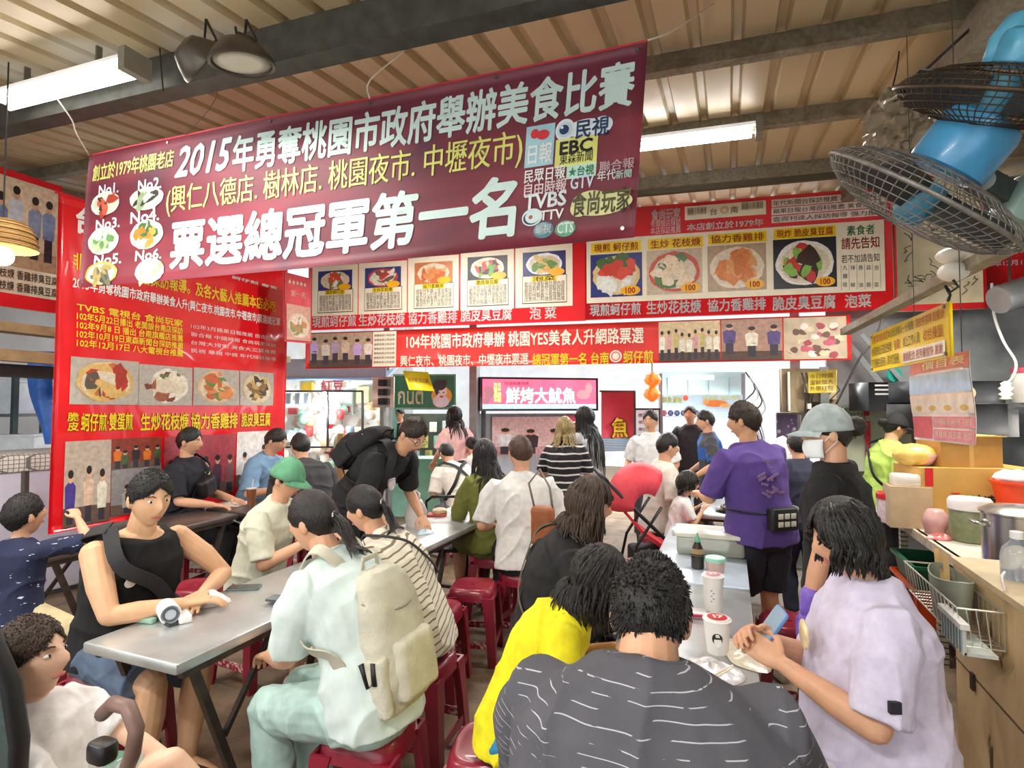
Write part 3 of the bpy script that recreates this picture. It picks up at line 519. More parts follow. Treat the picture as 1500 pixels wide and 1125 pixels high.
def fan(label, p, ax, R, motor_col, dirt, ml=.3, mr=.115):
    ax = V(ax).normalized(); o = thing('wall_fan', label, 'fan', p); m = V((0, 0, 1)).rotation_difference(ax).to_matrix()
    def T(x, y, z): return m @ V((x, y, z))
    def half(h, n, name, mat):
        b = B()
        for k in range(n):
            a = 2*math.pi*k/n+.03*(h < 0); P = []
            for t in (.16, .45, .75, .93, 1):
                r = R*t; z = h*(1-t**2.6)**.7 if t < 1 else 0; aa = a+.25*(1-t); P.append(T(r*math.cos(aa), r*math.sin(aa), z))
            b.tube(P, .0019, 4)
        for t in (.16, .3, .45, .6, .75, .87, .95):
            r = R*t; z = h*(1-t**2.6)**.7; b.tube([T(r*math.cos(q*math.pi/18), r*math.sin(q*math.pi/18), z) for q in range(37)], .002, 4, cap=False)
        return b.build(name, mat, o, smooth=3)
    wire = M(dirt, .5, .5, var=.3, vs=30)
    half(R*.3, 64, 'front_guard', wire); half(-R*.3, 64, 'back_guard', wire)
    b = B(); b.tube([T(R*math.cos(q*math.pi/24), R*math.sin(q*math.pi/24), 0) for q in range(49)], .008, 6, cap=False); b.build('rim', wire, o, smooth=3)
    for k in range(3):
        b = B(); rings = []
        for t in (.12, .35, .6, .8, .88):
            a = 2.1*k+.3*t; wd = .42-.1*t; rings.append([T(R*t*math.cos(a+q*wd), R*t*math.sin(a+q*wd), q*.05+dz) for q, dz in ((-1, -.004), (0, -.012), (1, -.004), (1, .0), (0, -.006), (-1, .0))])
        b.loft(rings); b.build('blade', M('4a4844', .4, .3), o, smooth=1)
    b = B(); b.lathe([(.001, .09), (R*.12, .085), (R*.16, .06), (R*.16, -.06)], 20, (0, 0, 0), ax); b.build('hub', M('3f7f96', .4), o, smooth=.6)
    b = B(); b.lathe([(mr*.7, -R*.26), (mr*.98, -R*.32), (mr, -R*.36), (mr, -R*.3-ml*.75), (mr*.93, -R*.3-ml*.9), (mr*.7, -R*.3-ml), (.001, -R*.3-ml*1.02)], 28, (0, 0, 0), ax)
    mo = b.build('motor_housing', M(motor_col, .35, var=.12, vs=20, coat=.3), o, smooth=.6)
    b = B(); b.bar(T(mr*1.02, 0, -R*.36), T(mr*1.02, 0, -R*.3-ml*.95), .05, .03, T(1, 0, 0)); b.build('side_plate', M(motor_col, .4), mo)
    return o
axf = -UP*.86-RT*.47+FW*.52
f1 = at(1349, 292, 1.95); fan('large wall fan with a blue motor tilted down, in front of the menu boards', f1, axf, .345, '4a9ccc', '85817a', .19, .125)
f2 = at(1463, 142, 1.75); fan('dirty brown wall fan high in the upper right corner', f2, -UP*.97-RT*.12+FW*.5, .29, '4fa3c4', '4a3c2c', .10, .06)
b = B(); o = thing('fan_bracket', 'grey-green cast bracket and gearbox to the right of the large fan', 'bracket', at(1480, 310, 2.0))
b.bar(at(1418, 255, 2.0), at(1478, 290, 2.0), .07, .08); b.build('knuckle', M('4d5652', .5, .4, var=.3), o, world=True)
b = B(); b.rbox(at(1492, 300, 2.0), (.12, .12, .17), .03, rot=(0, .5, .3)); b.build('gearbox', M('8fa79b', .45, .2, var=.15), o, world=True, smooth=.6)
b = B(); b.cyl(at(1440, 264, 1.94), at(1440, 264, 1.99), .035, n=18); b.cyl(at(1440, 264, 1.92), at(1440, 264, 2.0), .014, n=12); b.build('pivot', M('7d837f', .4, .6), o, world=True, smooth=.6)
b = B(); b.bar(at(1495, 310, 2.0), at(1600, 420, 2.2), .06, .06); b.build('arm', M('6a6e6a', .5, .4), o, world=True)
b = B(); b.bar(at(1470, 60, 1.72), at(1520, -60, 1.75), .09, .09); o = thing('fan_down_rod', 'blue curved neck of the upper right fan', 'bracket', at(1490, 20, 1.73)); b = B(); b.tube([at(1462, 95, 1.74), at(1473, 60, 1.73), at(1490, 38, 1.73), at(1530, 25, 1.75), at(1560, -60, 1.9)], .045, 14, flat=.8); b.build('neck', M('62b2d2', .35), o, world=True, smooth=3)
o = thing('steel_strut', 'sloping grey steel strut below the large fan', 'strut', at(1380, 415, 3)); b = B(); b.bar(at(1238, 486, 4.4), at(1560, 318, 1.9), .07, .05); b.build('tube', galv, o, world=True)
o = thing('plug_lamp', 'pair of white rounded caps on a black hook under the strut', 'lamp', at(1395, 385, 2.6))
b = B(); b.sph(at(1394, 374, 2.55), (.062, .062, .035), 20, 12); b.build('upper_cap', M('efe9dc', .35), o, world=True, smooth=3)
b = B(); b.sph(at(1397, 398, 2.55), (.062, .062, .045), 20, 12); b.build('lower_cap', M('f1ece2', .35), o, world=True, smooth=3)
b = B(); b.tube([at(1396, 410, 2.5), at(1404, 420, 2.5), at(1392, 428, 2.5), at(1384, 418, 2.5), at(1392, 432, 2.5), at(1389, 440, 2.1)], .006, 6); b.build('hook', M('23211f', .5), o, world=True, smooth=3)
def crumple(b, c, r, seed, n=22, m=14, amp=.25):
    rr = random.Random(seed); fr = [(V((rr.uniform(-1, 1), rr.uniform(-1, 1), rr.uniform(-1, 1))).normalized(), rr.uniform(4, 14), rr.uniform(0, 6)) for _ in range(9)]
    c = V(c); r = V(r); rings = []
    for i in range(m+1):
        t = math.pi*(.03+.94*i/m); ring = []
        for j in range(n):
            d = V((math.sin(t)*math.cos(2*math.pi*j/n), math.sin(t)*math.sin(2*math.pi*j/n), -math.cos(t)))
            k = 1+amp*sum(abs(math.sin(d.dot(q)*f+p))-.5 for q, f, p in fr)/4; ring.append(c+V((d.x*r.x, d.y*r.y, d.z*r.z))*k)
        rings.append(ring)
    return b.loft(rings)
o = thing('wrapped_bundle', 'old fixture wrapped in dirty clear plastic, tied to the roof steel behind the fans', 'bundle', at(1312, 180, 2.9)); b = B(); crumple(b, at(1314, 184, 2.9), (.12, .12, .14), 4, 44, 30, .55); b.build('plastic_wrap', pattern(M('95866c', .45, var=.3, vs=9, bump=.5, bs=18), 'noise', 'c9bda4', 12, .55, .75), o, world=True, smooth=.8)
b = B(); b.tube([at(1296, 150, 2.78), at(1318, 140, 2.76), at(1336, 143, 2.78)], .02, 8, flat=.3); b.build('tape', M('d8cfb0', .5), o, world=True)
b = B(); b.bar(at(1305, 150, 2.85), V((1.1, 3.1, 3.45)), .01, .01); b.build('tie', M('2a2622', .6), o, world=True)
# wicker lamp at the left edge
p = at(4, 345, 3.2); o = thing('wicker_lamp', 'wicker bowl lamp with a glowing bulb at the left edge', 'lamp', p)
b = B(); b.lathe([(.16, -.075), (.155, -.02), (.13, .05), (.07, .09), (.02, .1)], 28, cap=False)
for z, r in ((-.07, .162), (-.04, .16), (-.01, .153), (.02, .145), (.05, .13), (.075, .1)): b.tube([(r*math.cos(q*.224), r*math.sin(q*.224), z) for q in range(29)], .006, 5, cap=False)
b.build('shade', pattern(M('b98d4c', .6, var=.2, bump=.4), 'wave', '7d5a2c', 30, .4, .7), o, smooth=.6)
b = B(); b.sph((0, 0, -.12), .055, 20, 12); b.build('bulb', M('fff6e6', .3, emit=14, var=0), o, smooth=3)
b = B(); b.tube([(0, 0, .1), (0, 0, roofz(p.x, p.y)-p.z)], .004, 6); b.build('cord', M('2a2622', .6), o)
l = bpy.data.lights.new('bulb_light', 'POINT'); l.energy = 18; l.color = (1, .9, .75); l.shadow_soft_size = .06; q = bpy.data.objects.new('bulb_light', l); COL.objects.link(q); q.location = p+V((0, 0, -.22))
# ------------------------------------------------------------------ figures: one continuous remeshed body, clothes, hair and shoes as parts
def noise3(p, seed, sc):
    r = np.random.RandomState(seed); out = np.zeros(len(p))
    q = p+.03*np.sin(p[:, [1, 2, 0]]*11+r.rand(3)*6)
    for k in range(7):
        d = r.randn(3); d /= np.linalg.norm(d); f = sc*(.6+1.1*r.rand()); out += np.sin((q@d)*f+r.rand()*6)/(1+.25*k)
    return out/3.2
def remesh(b, vox, smooth, name, wr=0, wseed=1, wsc=22, keep=None):
    """union of the builder's closed pieces as one smooth surface; wr adds cloth folds"""
    me = bpy.data.meshes.new(name); me.from_pydata(b.v, [], b.f); o = bpy.data.objects.new(name, me); COL.objects.link(o)
    m = o.modifiers.new('r', 'REMESH'); m.mode = 'VOXEL'; m.voxel_size = vox; m.adaptivity = 0
    if smooth: m = o.modifiers.new('s', 'SMOOTH'); m.factor = .5; m.iterations = smooth
    out = bpy.data.meshes.new_from_object(o.evaluated_get(bpy.context.evaluated_depsgraph_get()))
    bpy.data.objects.remove(o); bpy.data.meshes.remove(me); out.materials.clear(); out.name = name
    if wr:
        n = len(out.vertices); co = np.zeros(n*3); out.vertices.foreach_get('co', co); co = co.reshape(-1, 3)
        no = np.zeros(n*3); out.vertices.foreach_get('normal', no); no = no.reshape(-1, 3)
        a = noise3(co*np.array((1, 1, .8)), wseed, wsc); c = noise3(co*np.array((1, 1, 1.2)), wseed+9, wsc*2.3)
        h = wr*(((1-np.abs(a)*1.6).clip(-.6, 1)**3)*.9+.28*c); co += no*h[:, None]; out.vertices.foreach_set('co', co.ravel()); out.update()
    return out
def ik(a, t, l1, l2, hint):
    d = t-a; L = min(d.length, (l1+l2)*.995); d = d.normalized(); t = a+d*L
    x = (l1*l1-l2*l2+L*L)/(2*L); h = math.sqrt(max(0, l1*l1-x*x)); n = V(hint)-d*V(hint).dot(d)
    if n.length < 1e-4: n = V((0, 0, 1)).cross(d)
    return a+d*x+n.normalized()*h, t
def rcone(b, pts, rs, n=14, flat=1, up=None):
    """limb: a run of round sections with domed ends"""
    P = [V(p) for p in pts]; d0 = (P[0]-P[1]).normalized(); d1 = (P[-1]-P[-2]).normalized()
    P = [P[0]+d0*rs[0]*.8, P[0]+d0*rs[0]*.5]+P+[P[-1]+d1*rs[-1]*.5, P[-1]+d1*rs[-1]*.8]; r = [rs[0]*.35, rs[0]*.8]+list(rs)+[rs[-1]*.8, rs[-1]*.35]
    return b.tube(P, r, n, flat, up)
def hand(b, wr, d, nrm, s, side, curl=.5, spread=.1, thumb=.6):
    """palm, four unequal fingers and a thumb; d: along the palm, nrm: back-of-hand normal"""
    d = V(d).normalized(); nrm = V(nrm)-d*V(nrm).dot(d); nrm = nrm.normalized() if nrm.length > 1e-3 else V((0, 0, 1)); a = d.cross(nrm).normalized()*side
    ring = lambda c, w_, h_: [c+a*(w_*math.cos(q*.5236))+nrm*(h_*math.sin(q*.5236)) for q in range(12)]
    b.loft([ring(wr+d*(t*s), w_*s, h_*s) for t, w_, h_ in ((-.02, .021, .016), (.0, .026, .018), (.03, .037, .017), (.06, .041, .015), (.085, .039, .012), (.093, .03, .008))])
    tips = []
    for i, (off, L) in enumerate(((-.030, .062), (-.010, .074), (.010, .070), (.029, .056))):
        p = wr+d*(.082*s)+a*(-off*s); dd = (d+a*(-off*spread*16)).normalized(); P = [p-dd*.012*s, p]; ang = 0
        for k, seg in enumerate((.45, .32, .27)):
            ang += curl*(.75, .9, .6)[k]; v = (dd*math.cos(ang)-nrm*math.sin(ang)); P.append(P[-1]+v*(L*seg*1.15*s))
        b.tube(P+[P[-1]+v*.004*s], [.0085*s, .009*s, .0085*s, .0078*s, .007*s, .004*s], 8); tips.append(P[-1])
    p = wr+d*.018*s+a*.028*s; q = p+(d*.6+a*.75-nrm*.25*thumb).normalized()*.036*s; q2 = q+(d*.85+a*(.45-.5*thumb)-nrm*.4*thumb).normalized()*.032*s; q3 = q2+(d*.9+a*(.1-.6*thumb)-nrm*.5*thumb).normalized()*.024*s
    b.tube([p-a*.012*s, p, q, q2, q3], [.012*s, .013*s, .011*s, .010*s, .0065*s], 8); return tips
HB = (.074, .094, .118)
def head_pt(d):
    """surface of a head in its own frame (x right, y forward, z up), for a unit direction"""
    x, y, z = d; X, Y, Z = x*HB[0], y*HB[1], z*HB[2]
    if z < 0:
        k = -z; X *= 1-.34*k**1.4
        if y < 0: Y *= 1-.42*k
        else: Y *= 1-.10*k
    if y > 0:
        Y *= .98-.06*abs(x)
        Y += .024*math.exp(-(X/.010)**2-((Z+.018)/.022)**2)*(y > .3)+.012*math.exp(-(X/.008)**2-((Z-.006)/.02)**2)*(y > .3)
        Y += .008*math.exp(-(X/.02)**2-((Z+.058)/.010)**2)+.008*math.exp(-(X/.022)**2-((Z+.097)/.014)**2)
        Y += .004*math.exp(-((abs(X)-.03)/.02)**2-((Z-.034)/.009)**2)-.009*math.exp(-((abs(X)-.031)/.015)**2-((Z-.012)/.013)**2)
    return V((X, Y, Z))
def sdir(th, ph): return (math.sin(th)*math.cos(ph), math.sin(th)*math.sin(ph), math.cos(th))
SKIN = {}
def skin(c='d9a583'):
    if c not in SKIN: SKIN[c] = M(c, .5, var=.07, vs=14, bump=.06, bs=300, sub=.06)
    return SKIN[c]
HAIRM = {}
def hairm(c='17130f'):
    if c not in HAIRM:
        HAIRM[c] = pattern(M(c, .38, var=.3, vs=60, st=(1, 1, .2), bump=.6, bs=260), 'noise', tuple(min(1, int(c[i:i+2], 16)/255*1.5+.02) for i in (0, 2, 4)), 120, .55, .75, st=(1, 1, .15))
    return HAIRM[c]
def person(name, label, loc, face, group=None, s=1.0, sit=True, hipz=None, lean=8, side=0, twist=0, head=(0, 0, 0), L=None, R=None, LF=None, RF=None, fat=1.0, belly=0, sk='d9a583',
           hair='short', hc='17130f', hl=.3, top='3a3a3a', sleeve=.55, tank=False, long=.0, topm=None, bot='3b4048', legs=.5, botm=None, shoe='d8d4cc', vox=.008, wr=.014, curl=(.5, .5), palm=((0, 0, 1), (0, 0, 1)),
           eh=None, neckline=True, hat=None, fem=False, near=True, lean2=1.35, nofeet=False, glasses=None, seed=None, kh=None, eln=(None, None), nk=0, nl=.044, hsz=1.0):
    seed = seed or (sum(map(ord, label)) % 997); rr = random.Random(seed)
    o = thing(name, label, 'person', (loc[0], loc[1], 0), RAD(face), group)
    inv = rootm(o).inverted(); W = lambda p: V(p[1]) if False else (inv @ V(p[1]) if isinstance(p[0], str) else V(p))
    hz = hipz if hipz is not None else ((.575 if sit else .90*s))
    P = V((0, 0, hz)); la, lb, sa = RAD(lean*.7), RAD(lean*lean2), RAD(side)
    dir_ = lambda a: V((math.sin(sa), math.sin(a)*math.cos(sa), math.cos(a)*math.cos(sa)))
    wst = P+dir_(la)*.20*s; ch = wst+dir_((la+lb)/2)*.18*s; nb = ch+dir_(lb)*.15*s
    tw = RAD(twist); rt_ = V((math.cos(tw), math.sin(tw), 0)); rt_ = (rt_-dir_(lb)*rt_.dot(dir_(lb))).normalized(); fwd = dir_(lb).cross(rt_)*1.0
    r0 = V((1, 0, 0)); f0 = V((0, 1, 0))
    sh = .172*s*(.88 if fem else 1)*(.5+.5*fat); hp = .088*s
    shc = ch+dir_(lb)*.092*s
    S_ = [shc+rt_*(-sh), shc+rt_*sh]; H_ = [P+V((-hp, 0, 0)), P+V((hp, 0, 0))]
    ua, fa, th, sn = .285*s, .25*s, .42*s, .41*s
    A = [W(L) if L is not None else S_[0]+V((-.06, .18, -.40))*s, W(R) if R is not None else S_[1]+V((.06, .18, -.40))*s]
    el = []; wrp = []
    for i in (0, 1):
        e, t = ik(S_[i], A[i], ua, fa, eln[i] or ((-.5 if i == 0 else .5), -.6, -.7)); el.append(e); wrp.append(t)
    ft = [W(LF) if LF is not None else V((-.10, .36 if sit else .02, .08)), W(RF) if RF is not None else V((.10, .36 if sit else -.02, .08))]
    kn = []
    for i in (0, 1):
        k, t = ik(H_[i], ft[i], th, sn, kh[i] if kh else (0, 1, .6)); kn.append(k); ft[i] = t
    # torso sections: centre, half width, half depth
    f2 = fat; bw = 1+belly
    def sect(c, u, fw_, wd, dp, n=20, pw=2.4):
        out = []
        for q in range(n):
            a = 2*math.pi*q/n; ca, sa_ = math.cos(a), math.sin(a); out.append(c+u*(wd*math.copysign(abs(ca)**(2/pw), ca))+fw_*(dp*math.copysign(abs(sa_)**(2/pw), sa_)))
        return out
    fl = lambda a: V((0, math.cos(a), -math.sin(a)))
    def torso(b, k, lo=0, shw=1.0):
        fw1, fw2 = fl(la), fl(lb); T = []
        if lo == 0: T.append((P+dir_(0)*-.095*s, r0, f0, .135*f2*s, .10*f2*s))
        T += [(P+dir_(la)*-.02*s-dir_(la)*lo*.0, r0, fw1, (.172 if fem else .165)*f2*s, .118*f2*s), (P+dir_(la)*.09*s+fw1*.02*belly, r0, fw1, .152*f2*s, .112*f2*bw*s), (wst+fw1*.03*belly, r0*.7+rt_*.3, fw1, (.136 if fem else .146)*f2*s, .104*f2*bw*s),
              (ch+dir_(lb)*-.04*s, rt_, fw2, .158*f2*s, .116*f2*s*(1.05 if fem else 1)), (ch+dir_(lb)*.05*s, rt_, fw2, .170*f2*s*shw, .108*f2*s), (shc+dir_(lb)*.0, rt_, fw2, (sh-.004*s)*shw, .080*f2*s), (shc+dir_(lb)*.034*s, rt_, fw2, .112*s*f2*(1 if tank else .9), .062*f2*s*(1 if tank else .9)), (nb+dir_(lb)*.0, rt_, fw2, .062*s, .054*s)]
        b.loft([sect(c, u.normalized(), w_, a+k, d_+k) for c, u, w_, a, d_ in T]); return T
    hd_lean = lb*.55+RAD(nk); hdir = V((math.sin(sa)*.7, math.sin(hd_lean), math.cos(hd_lean))).normalized()
    hs = s*(.96 if fem else 1.0) if s > .8 else .80+.2*s/1.0
    if s <= .8: hs = .62+.42*s
    hs *= hsz
    hc_ = nb+hdir*(nl*s+.102*hs)+V((0, .018*s, 0))
    hp_, hy_, hr_ = head; hm = Euler((RAD(-hp_), 0, 0)).to_matrix(); hm = Euler((0, 0, RAD(hy_)+tw*.5)).to_matrix() @ Euler((0, RAD(hr_), 0)).to_matrix() @ hm
    HT = lambda v: hc_ + hm @ (V(v)*hs)
    # ---- body
    b = B(); torso(b, -.004)
    for i in (0, 1):
        sg = -1 if i == 0 else 1
        rcone(b, [S_[i]-rt_*sg*.018*s-dir_(lb)*.012*s, S_[i]*.45+el[i]*.55, el[i]], [.053*s*(.4+.6*f2)*(1 if tank else .84), .047*s*(.4+.6*f2)*(1 if tank else .86), .038*s]); mid = el[i]*.62+wrp[i]*.38; rcone(b, [el[i], mid, wrp[i]], [.037*s, .039*s*(.6+.4*f2), .025*s])
        d = (wrp[i]-el[i]).normalized(); tips = hand(b, wrp[i]+d*.01, eh[i] if eh and eh[i] else d, palm[i], s*.98, -sg, curl[i])
        rcone(b, [H_[i], H_[i]*.5+kn[i]*.5, kn[i]], [.085*s*f2, .075*s*f2, .054*s]); rcone(b, [kn[i], kn[i]*.68+ft[i]*.32, ft[i]], [.052*s, .055*s*(.5+.5*f2), .036*s])
        if not nofeet:
            fd = V((.25*sg, 1, 0)).normalized(); rcone(b, [ft[i]-fd*.03*s+V((0, 0, -.02*s)), ft[i]+fd*.08*s+V((0, 0, -.035*s)), ft[i]+fd*.14*s+V((0, 0, -.045*s))], [.036*s, .036*s, .028*s])
    rcone(b, [nb-dir_(lb)*.03*s, nb+hdir*.05*s, HT((0, -.02, -.05))], [.060*s, .052*s, .052*hs])
    rings = [[HT(head_pt(sdir(math.pi*(.02+.96*i/22), 2*math.pi*j/28))) for j in range(28)] for i in range(23)]; b.loft(rings)
    for sg in (-1, 1): b.sph(HT((sg*.074, -.008, -.004)), (.013*hs, .02*hs, .031*hs), 10, 8, hm)
    link('body', remesh(b, vox*.72 if near else vox, 3, 'body'), skin(sk), o, smooth=3)
    # ---- face
    if near:
        for sg in (-1, 1):
            e = B(); e.sph(HT((sg*.031, .074, .011)), (.0125*hs, .008*hs, .0062*hs), 12, 8, hm); e.mat(1); e.sph(HT((sg*.031, .0792, .011)), (.0055*hs, .0032*hs, .0055*hs), 10, 6, hm); e.build('eye', [M('efe9e2', .25, var=.02), M('20140f', .2)], o, smooth=3)
            e = B(); e.tube([HT((sg*.017, .087, .031)), HT((sg*.03, .086, .037)), HT((sg*.047, .076, .032))], [.0028, .0032, .0016], 6, .7); e.build('eyebrow', M('2a2019', .7), o, smooth=3)
        e = B(); e.tube([HT((-.022, .075, -.06)), HT((-.008, .0855, -.0565)), HT((0, .087, -.0575)), HT((.008, .0855, -.0565)), HT((.022, .075, -.06))], [.002, .0048, .0052, .0048, .002], 8); e.build('lips', M('b5625a', .45), o, smooth=3)
    if glasses:
        g = B()
        for sg in (-1, 1):
            c = V((sg*.033, .096, .008)); g.tube([HT(c+V((.024*math.cos(q*.524), 0, .018*math.sin(q*.524)))) for q in range(13)], .0018, 5); g.tube([HT((sg*.057, .094, .012)), HT((sg*.08, .02, .012)), HT((sg*.079, -.012, .004))], .0018, 5)
        g.tube([HT((-.01, .098, .01)), HT((.01, .098, .01))], .0018, 5); g.build('glasses', M(glasses, .3, .3), o, smooth=3)
    # ---- clothes
    ck = .013*s; T = None; b = B(); low = long
    sections = [(P+V((0, 0, -.06-.0))*1-V((0, 0, low)), r0, f0, .178*f2*s+ck, .13*f2*s*(.6+.4*bw)+ck)] if not sit else [(P+V((0, -.012, -.05)), r0, f0, .176*f2*s+ck, .125*f2*s*(.6+.4*bw)+ck)]
    fw1, fw2 = fl(la), fl(lb); tk = .80 if tank else 1
    sections += [(P+dir_(la)*.02*s, r0, fw1, (.175 if fem else .168)*f2*s+ck, .122*f2*bw*s+ck), (P+dir_(la)*.10*s+fw1*.02*belly, r0, fw1, .158*f2*s+ck, .116*f2*bw*s+ck), (wst+fw1*.03*belly, r0*.7+rt_*.3, fw1, (.142 if fem else .152)*f2*s+ck, .108*f2*bw*s+ck), (ch+dir_(lb)*-.04*s, rt_, fw2, .162*f2*s+ck, .119*f2*s*(1.06 if fem else 1)+ck),
                 (ch+dir_(lb)*.05*s, rt_, fw2, (.170*f2*s+ck)*(1 if not tank else .93), .110*f2*s+ck), (shc, rt_, fw2, (sh+.002*s)*tk+ck*.6, .084*f2*s+ck), (shc+dir_(lb)*.038*s, rt_, fw2, .120*s*(.3+.7*f2)*(1 if not tank else .92)+ck*.6, .070*f2*s+ck*.8), (nb+dir_(lb)*(.016 if not tank else -.02)*s, rt_, fw2, .080*s*(1 if not tank else 1.1), .068*s)]
    b.loft([sect(c, u.normalized(), w_, a, d_) for c, u, w_, a, d_ in sections])
    if not tank:
        for i in (0, 1):
            sg = -1 if i == 0 else 1; e = S_[i]*(1-sleeve/.62*1)+el[i]*(sleeve/.62) if sleeve < .62 else el[i]
            r1 = .060*s*(.5+.5*f2)+ck; r2 = (.054*s*(.5+.5*f2)+ck*1.25)
            Sd = S_[i]-dir_(lb)*.018*s; pts = [Sd-rt_*sg*.07*s-dir_(lb)*.01, Sd-rt_*sg*.015*s, S_[i]*.6+e*.4, e]; rs = [.05*s*f2, r1*.95, (r1+r2)/2, r2]
            if sleeve > .7: q = (sleeve-.62)/.38; pts.append(el[i]*(1-q)+wrp[i]*q); rs[-1] = .045*s+ck; rs.append(.032*s+ck)
            b.tube(pts, rs, 16)
    tm = topm or M(top, .85, var=.1, vs=30, bump=.25, bs=500)
    link('top', remesh(b, vox, 5, 'top', wr*s, seed, 20/s), tm, o, smooth=3)
    if neckline and not tank:
        c = B(); cc = nb+dir_(lb)*.014*s; c.tube([cc+rt_*(.070*s*math.cos(q*.2618))+fw2*(.060*s*math.sin(q*.2618)-.004)-dir_(lb)*(.018*s*max(0, math.sin(q*.2618))) for q in range(25)], .007*s, 6, cap=False); c.build('collar', tm, o, smooth=3)
    if bot:
        b = B(); b.loft([sect(c, r0, f0 if k == 0 else fl(la), a, d_) for k, (c, a, d_) in enumerate(((P+V((0, 0, -.105*s)), .13*f2*s, .10*f2*s), (P+V((0, 0, -.07*s)), .165*f2*s, .118*f2*s), (P+dir_(la)*.04*s, .166*f2*s, .116*f2*s), (P+dir_(la)*.12*s, .150*f2*s, .108*f2*s)))])
        for i in (0, 1):
            lg = legs; k = .014*s
            if lg <= .6: e = H_[i].lerp(kn[i], lg/.6); b.tube([H_[i]-(e-H_[i]).normalized()*.03, H_[i].lerp(e, .5), e], [.094*s*f2+k*.4, .084*s*f2+k, .074*s*f2+k*1.3], 16)
            else:
                e = kn[i].lerp(ft[i], (lg-.6)/.4); rcone(b, [H_[i], H_[i].lerp(kn[i], .5), kn[i]], [.090*s*f2+k*.4, .078*s*f2+k, .06*s+k], 16); b.tube([kn[i]-(e-kn[i]).normalized()*.02, kn[i].lerp(e, .4), e], [.058*s+k, .058*s+k, .044*s+k], 16)
        link('trousers' if legs > .6 else 'shorts', remesh(b, vox, 4, 'trousers', wr*.8*s, seed+3, 22), botm or M(bot, .8, var=.12, vs=25, bump=.25, bs=400), o, smooth=3)
    if shoe and not nofeet:
        for i in (0, 1):
            sg = -1 if i == 0 else 1; fd = V((.25*sg, 1, 0)).normalized(); sd = V((fd.y, -fd.x, 0)); z0 = ft[i].z-.08*s; b = B(); base = V((ft[i].x, ft[i].y, z0)); rings = []
            for t, w_, h_ in ((-.075, .018, .04), (-.065, .034, .075), (-.02, .04, .085), (.03, .043, .08), (.09, .047, .06), (.14, .046, .045), (.18, .034, .035), (.195, .014, .02)):
                c = base+fd*t*s; rings.append([c+sd*(w_*s*math.cos(q*.5236))+V((0, 0, max(0, (math.sin(q*.5236)*.6+.4))*h_*s)) for q in range(12)])
            b.loft(rings); b.build('shoe', M(shoe, .6, var=.15), o, smooth=3)
    # ---- hair
    hmat = hairm(hc); info = dict(o=o, HT=HT, hm=hm, hs=hs, P=P, nb=nb, ch=ch, wst=wst, S=S_, el=el, wr=wrp, rt=rt_, fw=fl(lb), up=dir_(lb), kn=kn, ft=ft, sh=sh, s=s, f2=f2, rr=rr, tm=tm, hc=hc_, inv=inv)
    if hair:
        def edge(ph):                                        # hairline, as a polar angle, round the head (ph = 90 deg is the face)
            f = math.sin(ph); bk = max(0, -f); side_ = abs(math.cos(ph))
            return RAD(58+bk*72+side_*34*(1-bk)-(6 if hair == 'short' else 0)*(f > .3))
        def cap(t, ph, k):
            th_ = edge(ph)*t; p = head_pt(sdir(th_, ph)); n = p.normalized(); return p+n*k
        b = B(); n = 40; th0 = .015 if hair in ('short', 'spiky') else .017; rings = []
        for q in range(15):
            t = .02+.98*q/14; rings.append([HT(cap(t, 2*math.pi*j/n, th0*(1-.75*t**6)+.0035*math.sin(7*j+q*2.3)*t*(1-t**8))) for j in range(n)])
        rings.append([HT(cap(1, 2*math.pi*j/n, -.012)) for j in range(n)]); b.loft(rings); hb = b.build('hair', hmat, o, smooth=3)
        if hair in ('short', 'spiky') and near:
            b = B(); nn = 2000 if vox < .0072 else 420
            for q in range(nn):
                ph = rr.random()*2*math.pi; t = rr.random()**.6; p = cap(t, ph, th0*.55*(1-.75*t**6)); nrm = p.normalized(); fl_ = V((.25*rr.uniform(-1, 1), .35+.2*rr.uniform(-1, 1), .1)) if t < .6 else V((.2*rr.uniform(-1, 1), -.1, -.7))
                dd = (nrm*(.9 if t < .7 else .35)+fl_*.55).normalized(); ln = (.019 if hair == 'spiky' else .013)*(1-.5*t)*(.7+.6*rr.random()); b.tube([HT(p), HT(p+dd*ln*.6), HT(p+dd*ln+V((0, 0, -.003)))], [.0034, .0026, .0006], 4)
            b.build('hair_tufts', hmat, hb, smooth=3)
        if hair in ('long', 'bob', 'ponytail', 'mid'):
            caps = [(P, wst, .15*f2*s), (wst, ch, .155*f2*s), (ch, nb, .10*s), (S_[0], S_[1], .05*s), (nb, hc_, .056*s)]
            if hair == 'bob': caps = [(nb, hc_, .05*s)]
            def push(p):
                for a, c, r in caps:
                    t = max(0, min(1, (p-a).dot(c-a)/max(1e-6, (c-a).length_squared))); q = a+(c-a)*t; d = p-q
                    if d.length < r+.012: p = q+(d.normalized() if d.length > 1e-5 else V((0, -1, 0)))*(r+.012)
                return p
            def strand(b, ph, t0, ln, r, fall=(0, 0, -1), wob=.006):
                k0 = rr.random()*6; P_ = []; q0 = None
                for t in (t0, t0+(1-t0)*.35, t0+(1-t0)*.7, 1.0): P_.append(HT(cap(t, ph, th0*.9+.004*rr.random())))
                step = ln/7; d = (hm @ V((math.cos(ph)*.25, math.sin(ph)*.25, -1))).normalized(); p = P_[-1]
                for k in range(7):
                    d = (d*.45+V(fall)*.75).normalized(); p = push(p+d*step+V((wob*math.sin(k+k0), wob*math.cos(k*1.3+k0), 0))); P_.append(p)
                b.tube(P_, [r*.5, r*.9, r, r]+[r*(1-.1*k) for k in range(6)]+[r*.15], 6, .55)
            b = B(); rN = .0105 if near else .014
